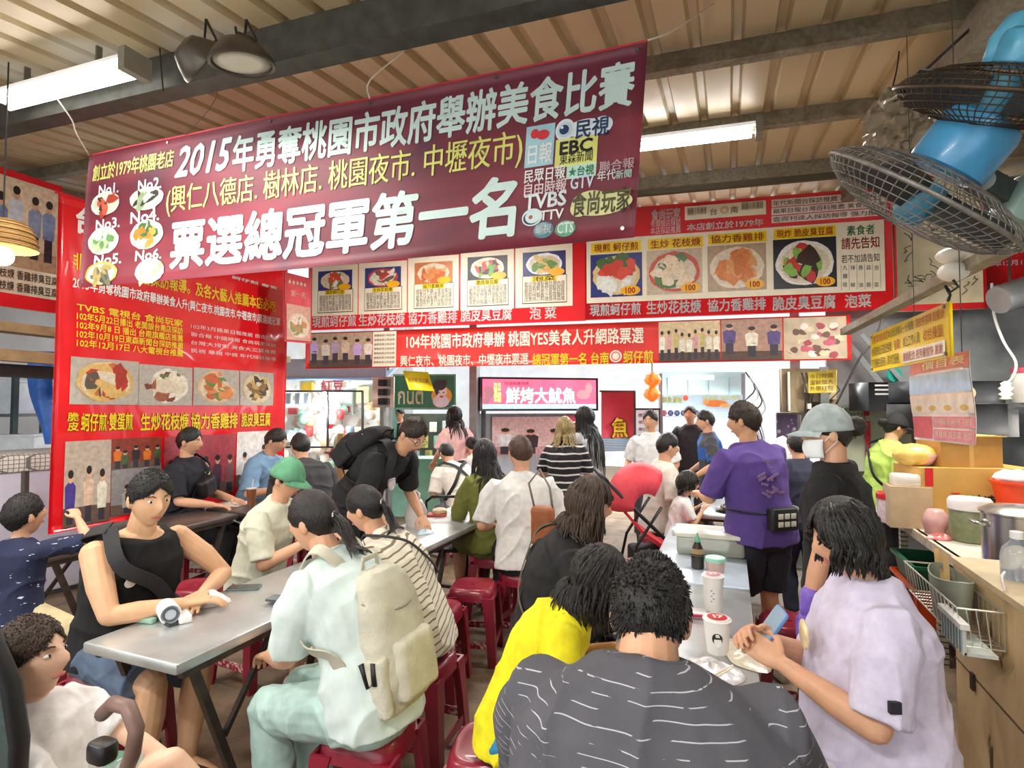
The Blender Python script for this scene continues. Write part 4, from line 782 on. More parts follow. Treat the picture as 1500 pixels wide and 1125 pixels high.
            if hair in ('long', 'bob', 'mid'):
                N_ = (120 if vox < .0072 else 64) if near else 40
                for q in range(N_):
                    u = (q+rr.random()*.6)/N_; ph = math.pi/2+RAD(50)+u*RAD(260); strand(b, ph, rr.uniform(.25, .8), hl*hs*rr.uniform(.75, 1.05), rN*rr.uniform(.7, 1.2))
                for q in range(14 if near else 6):
                    ph = math.pi/2+RAD(rr.uniform(-46, 46)); strand(b, ph, .3, .022*hs, rN*.7)
                b.build('hair_locks', hmat, hb, smooth=3)
            else:
                root = HT((0, -.098, .012)); b.sph(root, .022*hs, 10, 8)
                for q in range(44 if near else 22):
                    o_ = V((rr.gauss(0, .012), rr.gauss(0, .010), rr.gauss(0, .008))); d = (hm @ V((0, -1, .1))).normalized(); p = root+o_*.6; P_ = [p]; ln = hl*rr.uniform(.8, 1.08)
                    for k in range(8):
                        d = (d*.5+V((0, 0, -1))*.6).normalized(); p = push(p+d*ln/8+o_*.12); P_.append(p)
                    b.tube(P_, [.008, .009, .0095, .0095, .009, .008, .007, .005, .0015], 6, .6)
                b.build('ponytail', hmat, hb, smooth=3)
                b = B(); b.tube([HT((.016*math.cos(q*.5236), -.104, .012+.016*math.sin(q*.5236))) for q in range(13)], .006, 6); b.build('hair_tie', M('efece6', .6), hb, smooth=3)
        if hair == 'bun':
            b = B(); crumple(b, HT((0, -.115, .03)), (.045*hs,)*3, seed, 20, 14, .15); b.build('bun', hmat, hb, smooth=3)
    if hat:
        kind, colr = hat; b = B(); n = 36; rings = []
        for q in range(12):
            t = .02+.98*q/11; rings.append([HT(head_pt(sdir(RAD(92 if kind != 'cap' else 84)*t, 2*math.pi*j/n))*1.0+head_pt(sdir(RAD(84)*t, 2*math.pi*j/n)).normalized()*(.026-.004*t)) for j in range(n)])
        rings.append([HT(head_pt(sdir(RAD(84), 2*math.pi*j/n))*.98) for j in range(n)]); b.loft(rings); hatm = pattern(M(colr, .8, var=.15, vs=20, bump=.3, bs=400), 'noise', tuple(min(1, int(colr[i:i+2], 16)/255*1.15) for i in (0, 2, 4)), 14, .5, .7); hb = b.build('cap', hatm, o, smooth=3)
        b = B(); up_, dn = [], []
        for j in range(17):
            a = RAD(20+140*j/16); c_ = V((.086*math.cos(a), .100*math.sin(a), .026)); up_.append([c_])
        R1 = []
        for t in (0, .35, .7, 1): R1.append([V((.088*math.cos(RAD(18+144*j/16))*(1-.05*t), .102*math.sin(RAD(18+144*j/16))+.075*t*math.sin(RAD(18+144*j/16))**1.2, .024-.022*t-.012*(math.cos(RAD(18+144*j/16)))**2*t)) for j in range(17)])
        for k, dz in ((0, .004), (1, 0)):
            pass
        rings = [[HT(p+V((0, 0, .004))) for p in r] for r in R1]+[[HT(p) for p in r] for r in reversed(R1)]
        b.loft(rings, close=False, cap=False); b.build('brim', hatm, hb, smooth=3)
    return info
def strap(info, name, pts, wd, col, th=.006):
    """a flat strap through points of the figure's own frame"""
    b = B(); P = [V(p) for p in pts]; Q = []
    for i in range(len(P)-1):
        a, c, d, e = P[max(i-1, 0)], P[i], P[i+1], P[min(i+2, len(P)-1)]
        for k in range(5): t = k/5; Q.append(.5*((2*c)+(d-a)*t+(2*a-5*c+4*d-e)*t*t+(3*c-a-3*d+e)*t**3))
    Q.append(P[-1]); c0 = info['ch']
    rings = []
    for i, p in enumerate(Q):
        d = (Q[min(i+1, len(Q)-1)]-Q[max(i-1, 0)]).normalized(); n = (p-c0); n = (n-d*n.dot(d)).normalized(); a = d.cross(n)
        rings.append([p+a*wd/2, p+a*wd/2+n*th, p-a*wd/2+n*th, p-a*wd/2])
    b.loft(rings); return b.build(name, M(col, .7, var=.12, bump=.3, bs=300), info['o'], smooth=1)
# ------------------------------------------------------------------ the people
def facing(dx, dy): return math.degrees(math.atan2(dy, dx))-90
# man in grey at the near end of the right table
gm = pattern(M('55545b', .85, var=.1, vs=12, bump=.25, bs=500), 'dash', 'c2c2c8', 19, .972, .998)
A = person('person', 'person in a charcoal T-shirt with pale dashes, back to us at the right table', (-.15, 1.02), 4, s=1.12, fat=1.34, belly=.2, lean=13, nk=40, nl=-.005, hsz=.9, head=(24, -4, 0), hair='spiky', topm=gm, bot='2b2e38', legs=.55, vox=.006, L=(-.16, .52, .80), R=(.12, .52, .82), hipz=.575, wr=.008, seed=3, curl=(.6, .9))
Bp = person('person', 'person in a lilac T-shirt with bobbed black hair, holding a phone at the right table', (.41, 2.05), 97, s=1.02, fat=1.18, belly=.35, fem=True, lean=1, nk=16, head=(20, 4, 0), hair='bob', hl=.10, top='d6cfe6', bot='d6d0de', legs=.9, vox=.006, L=(-.12, .28, .885), R=(.02, .31, .905), hipz=.58, seed=5, wr=.011, curl=(.8, .8), palm=((-.8, 0, .4), (.8, 0, .4)))
C = person('person', 'child in a yellow T-shirt with long black hair and glasses, leaning over the right table', (-.73, 1.86), -80, s=.9, fem=True, lean=30, head=(30, 0, 0), hair='long', hl=.2, top='ece01c', sleeve=.62, bot='2f86b5', legs=.5, vox=.006, glasses='b9b3ab', L=(-.13, .36, .79), R=(.12, .36, .79), hipz=.56, seed=7)
D = person('person', 'person in black with brown hair and a backpack strap, seated behind the child in yellow', (-.80, 2.42), -72, s=1.02, fem=True, fat=1.2, lean=17, head=(14, -8, 0), hair='long', hl=.2, hc='3a2a1c', top='1d1c1e', sleeve=1.0, bot='1c1c1f', legs=1, vox=.0068, L=(-.14, .38, .80), R=(.1, .4, .8), hipz=.57, seed=9)
Em = M('d9e9e4', .85, var=.06, vs=20, bump=.25, bs=500)
E_ = person('person', 'person in mint T-shirt and trousers with a beige backpack, at the left table', (-1.25, 1.78), 88, s=1.04, fem=True, fat=1.05, lean=25, nk=6, head=(12, 8, 0), hair='ponytail', hl=.34, hc='1a1411', topm=Em, bot='b5d3cb', legs=1, vox=.006, L=(-.03, .50, .66), R=(.13, .36, .68), hipz=.575, seed=11, palm=((0, 0, 1), (0, 0, 1)))
Fm = pattern(M('efe8d8', .85, var=.05, bump=.2, bs=500), 'wave', '8a7a5c', 11, .82, .92, rot=(.1, .3, 0))
F = person('person', 'person in a striped cream T-shirt with a black ponytail, seated behind the beige backpack', (-1.38, 2.36), 98, s=.98, fem=True, lean=29, head=(16, 0, 0), hair='ponytail', hl=.3, hc='141014', topm=Fm, bot='30323a', legs=.55, vox=.0068, L=(-.12, .38, .80), R=(.12, .38, .8), hipz=.575, seed=13)
G = person('person', 'person in a black tank top leaning on the left table, hands on a plastic bag', (-2.68, 1.80), -98, s=1.06, fat=1.12, tank=True, lean=14, nk=8, head=(10, -4, 0), hair='short', top='141416', bot='56667c', legs=.55, vox=.006, sk='e0b088', L=('w', onz(298, 868, .80)), R=('w', onz(268, 884, .80)), hipz=.555, seed=15, palm=((0, 0, 1), (0, 0, 1)), curl=(.35, .35), eln=((-.9, -.2, -.5), (.9, -.2, -.5)))
H = person('person', 'person in cream T-shirt and green cap, seated beyond the black tank top', (-2.76, 2.66), -82, s=1.0, lean=18, head=(18, 0, 0), hair='short', hat=('cap', '5f9a76'), top='d8d8c2', bot='6a6a60', legs=.55, vox=.0068, L=(-.2, .40, .83), R=(.08, .40, .86), hipz=.57, seed=17)
I = person('person', 'person in a black T-shirt with a chest bag, seated in front of the red banner', (-4.60, 3.6), -70, s=1.06, lean=2, head=(6, 6, 0), hair='short', top='20202a', bot='2a2a30', legs=1, vox=.0075, L=(-.16, .36, .80), R=(.16, .36, .80), seed=19, hipz=.62)
J = person('person', 'person in dark grey seen from behind, leaning over the far left tables', (-3.55, 4.05), 62, s=1.08, fat=1.2, lean=24, head=(22, 0, 0), hair='short', top='3a393b', bot='2c2c30', legs=1, vox=.0075, L=(-.14, .38, .8), R=(.14, .38, .8), seed=21, hipz=.6)
K = person('person', 'person in a blue denim shirt seated by the red banner, arm across the table', (-4.60, 4.35), -80, s=1.08, hipz=.62, lean=22, head=(24, 10, 0), hair='short', top='7fa3c4', bot='3a4658', legs=1, vox=.009, L=(-.10, .4, .84), R=(.16, .42, .84), seed=23)
Lm = person('person', 'person in a black T-shirt and black backpack, standing and leaning over the left tables', (-2.60, 3.42), -95, s=1.07, sit=False, lean=52, lean2=1.2, head=(40, -6, 0), hair='short', hc='2a1d14', top='1d1d1f', bot='22232a', legs=1, vox=.0075, glasses='4a4a4a', L=(-.20, .46, .86), R=(.12, .44, .84), seed=25)
N2 = person('person', 'person in a white T-shirt and black jeans on a stool, back to us', (-1.40, 3.80), 30, s=1.10, fat=1.05, lean=10, head=(20, 6, 0), hair='short', hc='4a3226', top='ecebe6', bot='26282e', legs=1, vox=.0075, L=(-.2, .34, .74), R=(.18, .34, .76), seed=27, wr=.014)
N1 = person('person', 'person with long black hair in an olive top, beside the white T-shirt on a stool', (-1.80, 4.12), 50, s=1.04, fem=True, lean=8, head=(16, 0, 0), hair='long', hl=.36, hc='131013', top='7a803c', sleeve=1.0, bot='6a6f3a', legs=.5, vox=.0075, L=(-.12, .38, .8), R=(.12, .30, .62), seed=29)
Mp = person('person', 'person in an off-white T-shirt with black sling straps, bent forward beyond the left tables', (-2.66, 5.35), 58, s=.97, lean=34, head=(30, 0, 0), hair='short', top='efe9dc', bot='848a94', legs=1, vox=.009, L=(-.12, .4, .72), R=(.12, .4, .72), seed=31)
O = person('person', 'person with blond-tipped hair in a black T-shirt with white lines, standing mid-photo', (-1.42, 4.95), 15, s=.93, sit=False, fem=True, lean=12, head=(16, 0, 0), hair='mid', hl=.26, hc='8a774a', topm=pattern(M('1e1e22', .85, bump=.2, bs=400), 'wave', 'd8d8d4', 5, .86, .9, dist=1.5), bot='3a3a40', legs=1, vox=.009, L=(-.16, .34, .92), R=(.16, .3, .9), seed=33)
Pq = person('person', 'person with very long straight black hair in light grey, standing beside the blond-tipped one', (-1.34, 5.55), 70, s=.98, sit=False, fem=True, lean=2, head=(6, 0, 0), hair='long', hl=.62, hc='0e0c0e', top='c3c6c8', bot='c9cac8', legs=1, vox=.009, L=(-.08, .2, 1.38), R=(.14, .26, 1.2), seed=35)
p = at(668, 640, 7.0); person('person', 'person with long black hair in a pink top, by the green sign', (p.x, p.y), 60, s=.98, sit=False, fem=True, lean=2, hair='long', hl=.3, hc='0f0d0f', top='e8b9b6', bot='6a6a70', legs=1, vox=.011, near=False, seed=37)
p = at(590, 640, 8.6); person('person', 'person in glasses behind the green sign stall', (p.x, p.y), 175, s=.97, sit=False, hair='short', top='2a2a2e', bot='3a3a40', legs=1, vox=.011, near=False, seed=39, glasses='3a3a3a')
p = at(706, 672, 6.7); person('person', 'person with tied-back hair in pale grey, bent over a far table', (p.x, p.y), 50, s=.95, lean=28, head=(25, 0, 0), hair='bun', top='dcd9d3', bot='7a7a80', legs=1, vox=.011, near=False, seed=41)
p = at(954, 640, 5.9); person('person', 'person in a white T-shirt with a bag strap, standing left of the pale menu tent', (p.x, p.y), 170, s=.95, sit=False, lean=1, hair='short', top='eef0f0', bot='5a5f6a', legs=1, vox=.009, seed=43)
p = at(985, 660, 5.6); T_ = person('person', 'person in a cream T-shirt, seated beyond the red stroller with a child', (p.x-.1, p.y-.5), -60, s=1.05, lean=8, head=(10, 0, 0), hair='short', top='e9e2d6', bot='4a4038', legs=1, vox=.009, seed=45)
p = at(990, 720, 4.75); person('person', 'small child in a striped white top, sitting in front of the red stroller', (p.x, p.y), -70, s=.62, hipz=.56, lean=12, head=(8, -10, 0), hair='bob', hl=.06, hc='1d1612', top='e9e6e4', sleeve=.5, bot='e4e0dc', legs=.5, vox=.008, L=(-.08, .2, .78), R=(.08, .2, .78), seed=47)
p = at(1108, 640, 3.45); U = person('person', 'person in a purple T-shirt with black waist pouch, standing by the right table', (p.x+.02, p.y), 38, s=1.0, fat=1.14, belly=.2, sit=False, lean=5, side=-5, head=(8, 30, 0), hair='short', hc='33241a', top='5d4590', bot='20222e', legs=.52, vox=.007, L=(-.18, .36, 1.08), R=(.1, .34, 1.22), sk='dba77f', seed=49, palm=((0, 0, 1), (0, 0, 1)))
p = at(1140, 680, 4.3); person('person', 'person in dark navy standing behind the purple T-shirt, mostly hidden', (p.x+.18, p.y+.1), 20, s=.86, fat=1.1, sit=False, lean=8, hair='short', top='2b2f42', bot='25283a', legs=1, vox=.009, seed=51)
p = at(1042, 630, 6.0); person('person', 'person in a blue and grey top standing left of the purple T-shirt', (p.x, p.y), 100, s=.95, sit=False, lean=4, head=(8, 0, 0), hair='short', topm=pattern(M('4a4a4e', .85), 'noise', '2f5fae', 3, .5, .52), bot='3a3a40', legs=1, vox=.009, seed=53)
p = at(1014, 640, 7.4); person('person', 'person in a dark apron under the pale tent', (p.x, p.y), 170, s=.98, sit=False, hair='short', top='33343a', bot='3a3a40', legs=1, vox=.011, near=False, seed=55)
p = at(1228, 660, 2.42); Wm = person('person', 'person in black T-shirt, grey cap, white face mask and violet gloves, standing', (p.x, p.y), 68, s=.985, fem=True, fat=1.02, sit=False, lean=2, head=(4, 24, 0), hair='bun', hc='241812', hat=('cap', 'aab6b5'), top='161617', bot='17171a', legs=1, vox=.0068, L=(-.27, .06, .82), R=(.26, .04, .82), seed=57)
p = at(1286, 650, 4.75); X = person('person', 'person in a lime green T-shirt and black cap behind the counter', (p.x, p.y), -74, s=.95, fem=True, sit=False, lean=12, head=(12, 0, 0), hair='bun', hat=('cap', '1c1c20'), top='b9dc6a', bot='2a2a2e', legs=1, vox=.0075, L=(-.1, .27, .96), R=(.1, .25, .96), seed=59)
p = at(30, 860, 2.75); Y = person('person', 'toddler in a navy printed T-shirt and cream shorts, kneeling on a red stool', (p.x-.06, p.y), 20, s=.66, fat=1.12, hipz=.64, lean=5, head=(-6, -20, 0), hair='short', hc='17130f', topm=pattern(M('1f2747', .8, bump=.2, bs=400), 'noise', 'e8e8ea', 22, .66, .69, st=(1, 1, 3)), bot='e8d7a8', legs=.5, vox=.006, L=(-.16, .1, .9), R=(.16, .2, 1.06), LF=(-.1, -.1, .52), RF=(.1, -.1, .52), seed=61, nofeet=True, shoe=None)
p = at(95, 1055, 1.5); Z = person('person', 'toddler in a white top in the black stroller at the lower left corner', (p.x+.0, p.y), -66, s=.66, fat=1.08, hipz=.53, lean=-14, head=(-8, 0, 0), hair='short', hc='3a2a20', top='f0ecec', bot='bcd0cc', legs=.45, vox=.0055, L=(-.1, .24, .64), R=(.1, .22, .70), LF=(-.1, .40, .44), RF=(.1, .40, .40), kh=((0, .2, 1), (0, .2, 1)), seed=63, shoe='e9c9c6', sk='ecc0a4')

# ------------------------------------------------------------------ what they wear and carry
def backpack(i, c, w, d, h, col, name='backpack', tilt=0, straps=True, sw=.05):
    o = i['o']; m = M(col, .75, var=.1, vs=14, bump=.4, bs=120); rm_ = Euler((RAD(tilt), 0, 0)).to_matrix(); c = V(c); b = B(); rings = []
    for z, kw, kd, oy in ((-.5, .80, .55, -.0), (-.47, .95, .85, 0), (-.25, 1.02, 1.08, -.01), (0, 1, 1, 0), (.25, .95, .88, .01), (.4, .82, .72, .02), (.48, .6, .5, .025), (.5, .35, .3, .03)):
        rings.append([c+rm_ @ V((w/2*kw*math.copysign(abs(math.cos(a))**.65, math.cos(a)), oy+d/2*kd*math.copysign(abs(math.sin(a))**.65, math.sin(a)), z*h)) for a in [2*math.pi*j/32 for j in range(32)]])
    b.loft(rings); bp = link(name, remesh(b, .007, 3, name, .004, 31, 26), m, o, smooth=3)
    b = B(); b.rbox(c+rm_ @ V((0, -d*.5, -h*.2)), (w*.72, d*.35, h*.42), .05, 6, rot=rm_); link('front_pocket', remesh(b, .007, 4, 'front_pocket', .004, 33, 30), m, bp, smooth=3)
    for sx in (-1, 1): b = B(); b.rbox(c+rm_ @ V((sx*w*.47, -.01, -h*.26)), (w*.16, d*.75, h*.4), .02, 4, rot=rm_); link('side_pocket', remesh(b, .006, 3, 'side_pocket', .004, 35, 40), m, bp, smooth=3)
    b = B(); b.tube([c+rm_ @ V((-.05, d*.3, h*.46)), c+rm_ @ V((-.04, d*.25, h*.58)), c+rm_ @ V((.04, d*.25, h*.58)), c+rm_ @ V((.05, d*.3, h*.46))], .013, 8, flat=.4); b.build('grab_loop', m, bp, smooth=3)
    b = B(); b.tube([c+rm_ @ V((w*.46*math.sin(t), -d*.46*math.cos(t)*.9, h*(.32-.12*math.cos(t)))) for t in [-1.5+.2*k for k in range(16)]], .004, 6); b.build('zip', M('8f8d80', .5), bp, smooth=3)
    if straps:
        for k, sx in ((0, -1), (1, 1)):
            S0 = i['S'][k]; x = S0.x*.62; up = i['up']; fw = i['fw']; nbp = i['nb']
            top = V((x, S0.y, S0.z))+up*.078*i['s']; strap(i, 'shoulder_strap', [c+rm_ @ V((sx*.05, d*.42, h*.42)), top-fw*.075*i['s'], top+fw*.02, V((x*1.25, S0.y, S0.z))+fw*.118*i['s']-up*.01, V((x*1.35, i['ch'].y, i['ch'].z))+fw*.128*i['f2']*i['s'], V((S0.x*1.08, i['wst'].y, i['wst'].z))+up*.08+fw*.07, V((S0.x*1.12, i['wst'].y, i['wst'].z))-fw*.03, c+rm_ @ V((sx*w*.42, d*.35, -h*.40))], sw, col)
    return bp
nb = E_['nb']; bp = backpack(E_, (.03, nb.y-.275, nb.z-.26), .31, .19, .50, 'c9c5b2', tilt=-10)
b = B(); c = V((.03, nb.y-.275, nb.z-.26)); b.tube([c+V((-.165, -.05, -.03)), c+V((-.17, -.06, -.10)), c+V((-.165, -.03, -.12)), c+V((-.17, .0, -.04))], .012, 8); b.build('black_umbrella', M('1c1c1e', .5), bp, smooth=3)
bp = backpack(Lm, (0, Lm['ch'].y-.17, Lm['ch'].z+.12), .31, .19, .42, '1f1f22', tilt=-52, sw=.06)
b = B()
for q, (x, z, r) in enumerate(((0, .02, .035), (.02, -.05, .03), (-.03, .08, .02), (.05, .05, .018))): pass
m_ = Lm['ch']+Lm['fw']*.155; b.sph(m_, (.04, .02, .06), 10, 8); b.build('shirt_print', M('e6dde6', .6, var=.3, vs=30), Lm['o'], smooth=3)
def band(i, pts, wd, col, name='strap'): return strap(i, name, pts, wd, col)
def sling(i, col, wd=.04, flip=1, k=1.0):
    s = i['s']; f2 = i['f2']; fw, up, rt = i['fw'], i['up'], i['rt']; S0 = i['S'][0 if flip > 0 else 1]; S1 = i['S'][1 if flip > 0 else 0]; P, ch, wst = i['P'], i['ch'], i['wst']; D = .138*s*f2*k
    a = S0*.7+i['nb']*.3+up*.075*s
    return strap(i, 'sling_strap', [a, S0*.75+ch*.25+fw*D*.95+up*.02, ch*.8+wst*.2+fw*D*1.02+rt*(.02*flip), wst+fw*D*.9+rt*(.12*flip*s), P*.4+wst*.6+rt*(.19*flip*s*f2), wst-fw*D*.92+rt*(.11*flip*s), ch-fw*D*1.02-rt*(.02*flip), S0*.8+ch*.2-fw*D*.85+up*.02, a], wd, col)
sling(G, '2b2a2c', .06, -1)
b = B(); q = G['ch']+G['fw']*.150*1.06+G['rt']*.09; b.lathe([(.024, 0), (.024, .005), (.001, .007)], 20, q, G['fw']); b.build('badge', M('e9e4da', .4, var=.3, vs=60), G['o'], smooth=.6)
sling(Mp, '1d1d20', .035, 1); sling(Mp, '1d1d20', .035, -1); sling(D, '6a5f50', .02, 1)
o = I['o']; b = B(); c = I['ch']*.6+I['wst']*.4+I['fw']*.20; b.rbox(c, (.2, .1, .16), .04, rot=(0, .3, 0)); link('chest_bag', remesh(b, .008, 3, 'chest_bag', .004, 3, 30), M('151517', .5, bump=.3), o, smooth=3); sling(I, '1a1a1c', .04, 1)
b = B(); b.box(I['ch']+I['fw']*.15+I['rt']*-.09+V((0, 0, .03)), (.07, .008, .03)); b.build('chest_label', M('b9d68a', .5), o)
sling(F, '26262a', .012, 1)
# purple shirt: pouch and print; black cap stallholder: mask and gloves
o = U['o']; wst = U['wst']; b = B(); c = V((-.02, wst.y*.6-.205, wst.z-.09)); b.rbox(c, (.19, .07, .13), .025); b.build('waist_pouch', M('18181b', .5, bump=.3), o, smooth=.6)
pr = B()
for k in range(6): pr.rbox(c+V((-.045+.045*(k % 3), -.037, .022-.045*(k//3))), (.034, .008, .03), .006)
pr.build('pouch_windows', M('d8d4c4', .4), o, smooth=.6)
b = B(); b.tube([V((.205*math.cos(t)*U['f2'], wst.y*.6+.175*math.sin(t)*U['f2'], wst.z-.06)) for t in [k*.262 for k in range(25)]], .012, 8, flat=.5); b.build('pouch_belt', M('18181b', .5), o, smooth=3)
b = B(); rr = random.Random(9)
for k in range(16): q = U['ch']-U['fw']*.172+U['rt']*(rr.uniform(-.09, .05))+U['up']*rr.uniform(-.16, .10); b.box(q, (rr.uniform(.02, .06), .006, .014), (0, rr.uniform(-.5, .5), 0))
b.build('back_print', M('8d6f9a', .7), o)
o = Wm['o']; HT = Wm['HT']; b = B(); rings = []
for v in range(9):
    z = -.02-.085*v/8; ring = []
    for q in range(15):
        a = RAD(18+144*q/14); bulge = .012*math.sin(math.pi*v/8)+.010; ring.append(HT((.080*math.cos(a)*(1-.10*v/8), (.092*math.sin(a)**.8)+bulge*math.sin(a)-.004, z)))
    rings.append(ring)
b.loft(rings, close=False, cap=False); me = b.build('face_mask', M('eceff0', .7, var=.04, bump=.2), o, smooth=3); md = me.modifiers.new('thick', 'SOLIDIFY'); md.thickness = .003
for sg in (-1, 1): b = B(); b.tube([HT((sg*.074, .03, -.03)), HT((sg*.082, -.0, .0)), HT((sg*.078, -.025, .01)), HT((sg*.08, -.02, -.03)), HT((sg*.07, .03, -.08))], .002, 5); b.build('ear_loop', M('eceff0', .7), o, smooth=3)
for k in (0, 1):
    b = B(); d = (Wm['wr'][k]-Wm['el'][k]).normalized(); hand(b, Wm['wr'][k]+d*.01, d, (0, 0, 1), 1.14, 1 if k == 0 else -1, .5); rcone(b, [Wm['wr'][k]-d*.07, Wm['wr'][k]], [.042, .034]); link('glove', remesh(b, .005, 2, 'glove', .003, 5, 60), M('7d5fc9', .45, var=.12, bump=.3), o, smooth=3)
o = X['o']; b = B(); fwd = X['fw']; b.loft([[X['ch']+fwd*(.16*X['s'])+X['rt']*x+X['up']*.05 for x in (-.1, .1)]+[X['ch']+fwd*(.14*X['s'])+X['rt']*x+X['up']*.05 for x in (.1, -.1)], [X['P']+fwd*.17+X['rt']*x for x in (-.18, .18)]+[X['P']+fwd*.15+X['rt']*x for x in (.18, -.18)]]); b.build('apron', M('2a2a2e', .7), o)
sling(X, '1d1d20', .03, 1)
# lilac figure: phone, prints, necklace
p = (rootm(Bp['o']) @ ((Bp['wr'][0]+Bp['wr'][1])/2))
q = at(1118, 932, 1.80); phone_at = q
o = Bp['o']; b = B(); e0 = Bp['S'][0]*.35+Bp['el'][0]*.65; b.box(e0+V((-.085, -.0, -.0)), (.012, .03, .03), (0, 0, .2)); b.build('sleeve_tag', M('22232a', .6), o)
b = B(); b.sph(Bp['ch']+Bp['fw']*.158*1.30+Bp['rt']*-.06, (.05, .010, .045), 12, 8); b.build('chest_print', M('efd2a4', .7, var=.25, vs=40), o, smooth=3)
# ------------------------------------------------------------------ tables and stools
steel = pattern(M('c6c9c8', .33, .6, var=.12, vs=5, bump=.12, bs=14), 'noise', '8f9391', 3.5, .5, .8); iron = M('4a3f38', .5, .5, var=.3, vs=20)
def table(label, x0, x1, y0, y1, top=None, h=.75):
    o = thing('folding_table', label, 'table', ((x0+x1)/2, (y0+y1)/2, 0), 0, 'steel topped folding tables'); wx, wy = (x1-x0), (y1-y0)
    b = B(); b.rbox((0, 0, h-.02), (wx, wy, .04), .012, 2); b.build('tabletop', top or steel, o, smooth=.5)
    b = B()
    for sx in (-1, 1): b.bar((sx*(wx/2-.03), -wy/2+.04, h-.055), (sx*(wx/2-.03), wy/2-.04, h-.055), .025, .03)
    for sy in (-1, 1): b.bar((-wx/2+.03, sy*(wy/2-.08), h-.055), (wx/2-.03, sy*(wy/2-.08), h-.055), .025, .03)
    b.build('frame', iron, o)
    for sy in (-1, 1):
        for sx in (-1, 1):
            b = B(); b.bar((sx*(wx/2-.05), sy*(wy/2-.10), h-.05), (sx*(wx/2-.04), sy*(wy/2-.36), .0), .03, .03); b.build('leg', iron, o)
            b = B(); b.bar((sx*(wx/2-.05), sy*(wy/2-.50), h-.06), (sx*(wx/2-.045), sy*(wy/2-.245), .36), .02, .02); b.build('brace', iron, o)
        b = B(); b.bar((-(wx/2-.05), sy*(wy/2-.31), .14), ((wx/2-.05), sy*(wy/2-.31), .14), .025, .025); b.build('crossbar', iron, o)
    return o
table('steel topped folding table nearest on the left, holding the white hand fan', -2.365, -1.845, 1.43, 2.96)
table('steel topped folding table beyond the nearest left one, under the white plastic bag', -2.365, -1.845, 3.0, 4.52)
brown = pattern(M('6a5f5a', .3, .5, var=.2, vs=4), 'noise', '3f3733', 3, .5, .8)
table('dark worn folding table in front of the red banner, near one', -4.36, -3.88, 2.1, 3.55, brown)
table('dark worn folding table in front of the red banner, far one with the iced tea', -4.36, -3.88, 3.62, 5.1, brown)
table('steel topped folding table at the right where the diners sit, near one', -.43, .085, 1.55, 3.02)
table('steel topped folding table at the right with the clear storage box, far one', -.43, .085, 3.06, 4.55, pattern(M('c9d6e2', .3, .3, var=.08), 'noise', 'aebccb', 3, .5, .8))
table('folding table with a plate of food beyond the red stroller', -.25, .35, 4.98, 6.0)
table('folding table beyond the bent person with sling straps', -2.9, -2.3, 5.75, 6.9)
stm = pattern(M('8e1f34', .32, var=.14, vs=6, coat=.2), 'noise', '6c1526', 3, .5, .8); wear = pattern(M('8e1f34', .4), 'noise', 'd9b6b0', 45, .5, .6)
def make_stool():
    o = thing('plastic_stool', 'x', 'stool', (0, 0, 0), 0, 'red plastic stools'); H_ = .475; n = 32
    def sq(r, p=4): return [V((r*math.copysign(abs(math.cos(2*math.pi*j/n))**(2/p), math.cos(2*math.pi*j/n)), r*math.copysign(abs(math.sin(2*math.pi*j/n))**(2/p), math.sin(2*math.pi*j/n)), 0)) for j in range(n)]
    b = B(); b.loft([[p+V((0, 0, z)) for p in sq(r, pw)] for r, z, pw in ((.012, H_-.02, 2), (.016, H_-.009, 2), (.06, H_-.008, 2), (.11, H_-.006, 2.6), (.122, H_-.001, 3), (.136, H_-.003, 3.4), (.147, H_-.016, 3.8), (.152, H_-.04, 4), (.157, H_-.075, 4.2), (.153, H_-.075, 4.2), (.142, H_-.03, 3.8), (.11, H_-.02, 3), (.012, H_-.024, 2))])
    b.build('seat', stm, o, smooth=.7)
    for sx in (-1, 1):
        for sy in (-1, 1):
            b = B(); rings = []
            for z, c, wd in ((H_-.05, .118, .040), (H_-.10, .126, .036), (.25, .140, .030), (.0, .158, .027)):
                k = .013; L_ = [(wd, wd), (-wd, wd), (-wd, wd-k), (wd-k, wd-k), (wd-k, -wd), (wd, -wd)]
                rings.append([V((sx*(c+x), sy*(c+y), z)) for x, y in L_])
            b.loft(rings); b.build('leg', stm, o)
    for a in range(4):
        c, s_ = math.cos(a*math.pi/2), math.sin(a*math.pi/2); b = B(); d = .169
        b.box((c*d, s_*d, .135), (.008 if abs(c) > .5 else .29, .008 if abs(s_) > .5 else .29, .042)); b.build('stretcher', wear if a % 2 else stm, o)
    return o
proto = None
def stool(x, y, rz, label):
    global proto
    if proto is None: proto = make_stool(); o = proto
    else: o = copy_tree(proto)
    o.location = (x, y, 0); o.rotation_euler = (0, 0, RAD(rz)); o['label'] = label; return o
stool(-1.28, 1.80, 8, 'red plastic stool under the person with the beige backpack')
stool(-1.40, 2.37, 4, 'red plastic stool under the person in the striped T-shirt')
stool(-1.66, 2.96, 10, 'red plastic stool, empty, just beyond the striped T-shirt person')
stool(-1.62, 3.42, 14, 'empty red plastic stool in the middle of the photo, its dished seat in full view')
stool(-1.38, 3.80, -6, 'red plastic stool under the person in the white T-shirt and black jeans')
stool(-1.78, 4.14, 6, 'red plastic stool under the person in the olive top')
stool(-.80, 1.86, 12, 'pale lit red plastic stool under the child in yellow')
stool(-.83, 2.43, -5, 'red plastic stool under the person in black seated behind the child')
stool(.42, 2.05, 5, 'red plastic stool under the person in lilac, right of the table')
stool(-.15, 1.0, 3, 'red plastic stool under the person in the charcoal T-shirt')
stool(-2.70, 1.78, 12, 'red plastic stool under the person in the black tank top')
stool(-2.76, 2.66, -4, 'red plastic stool under the person in the green cap')
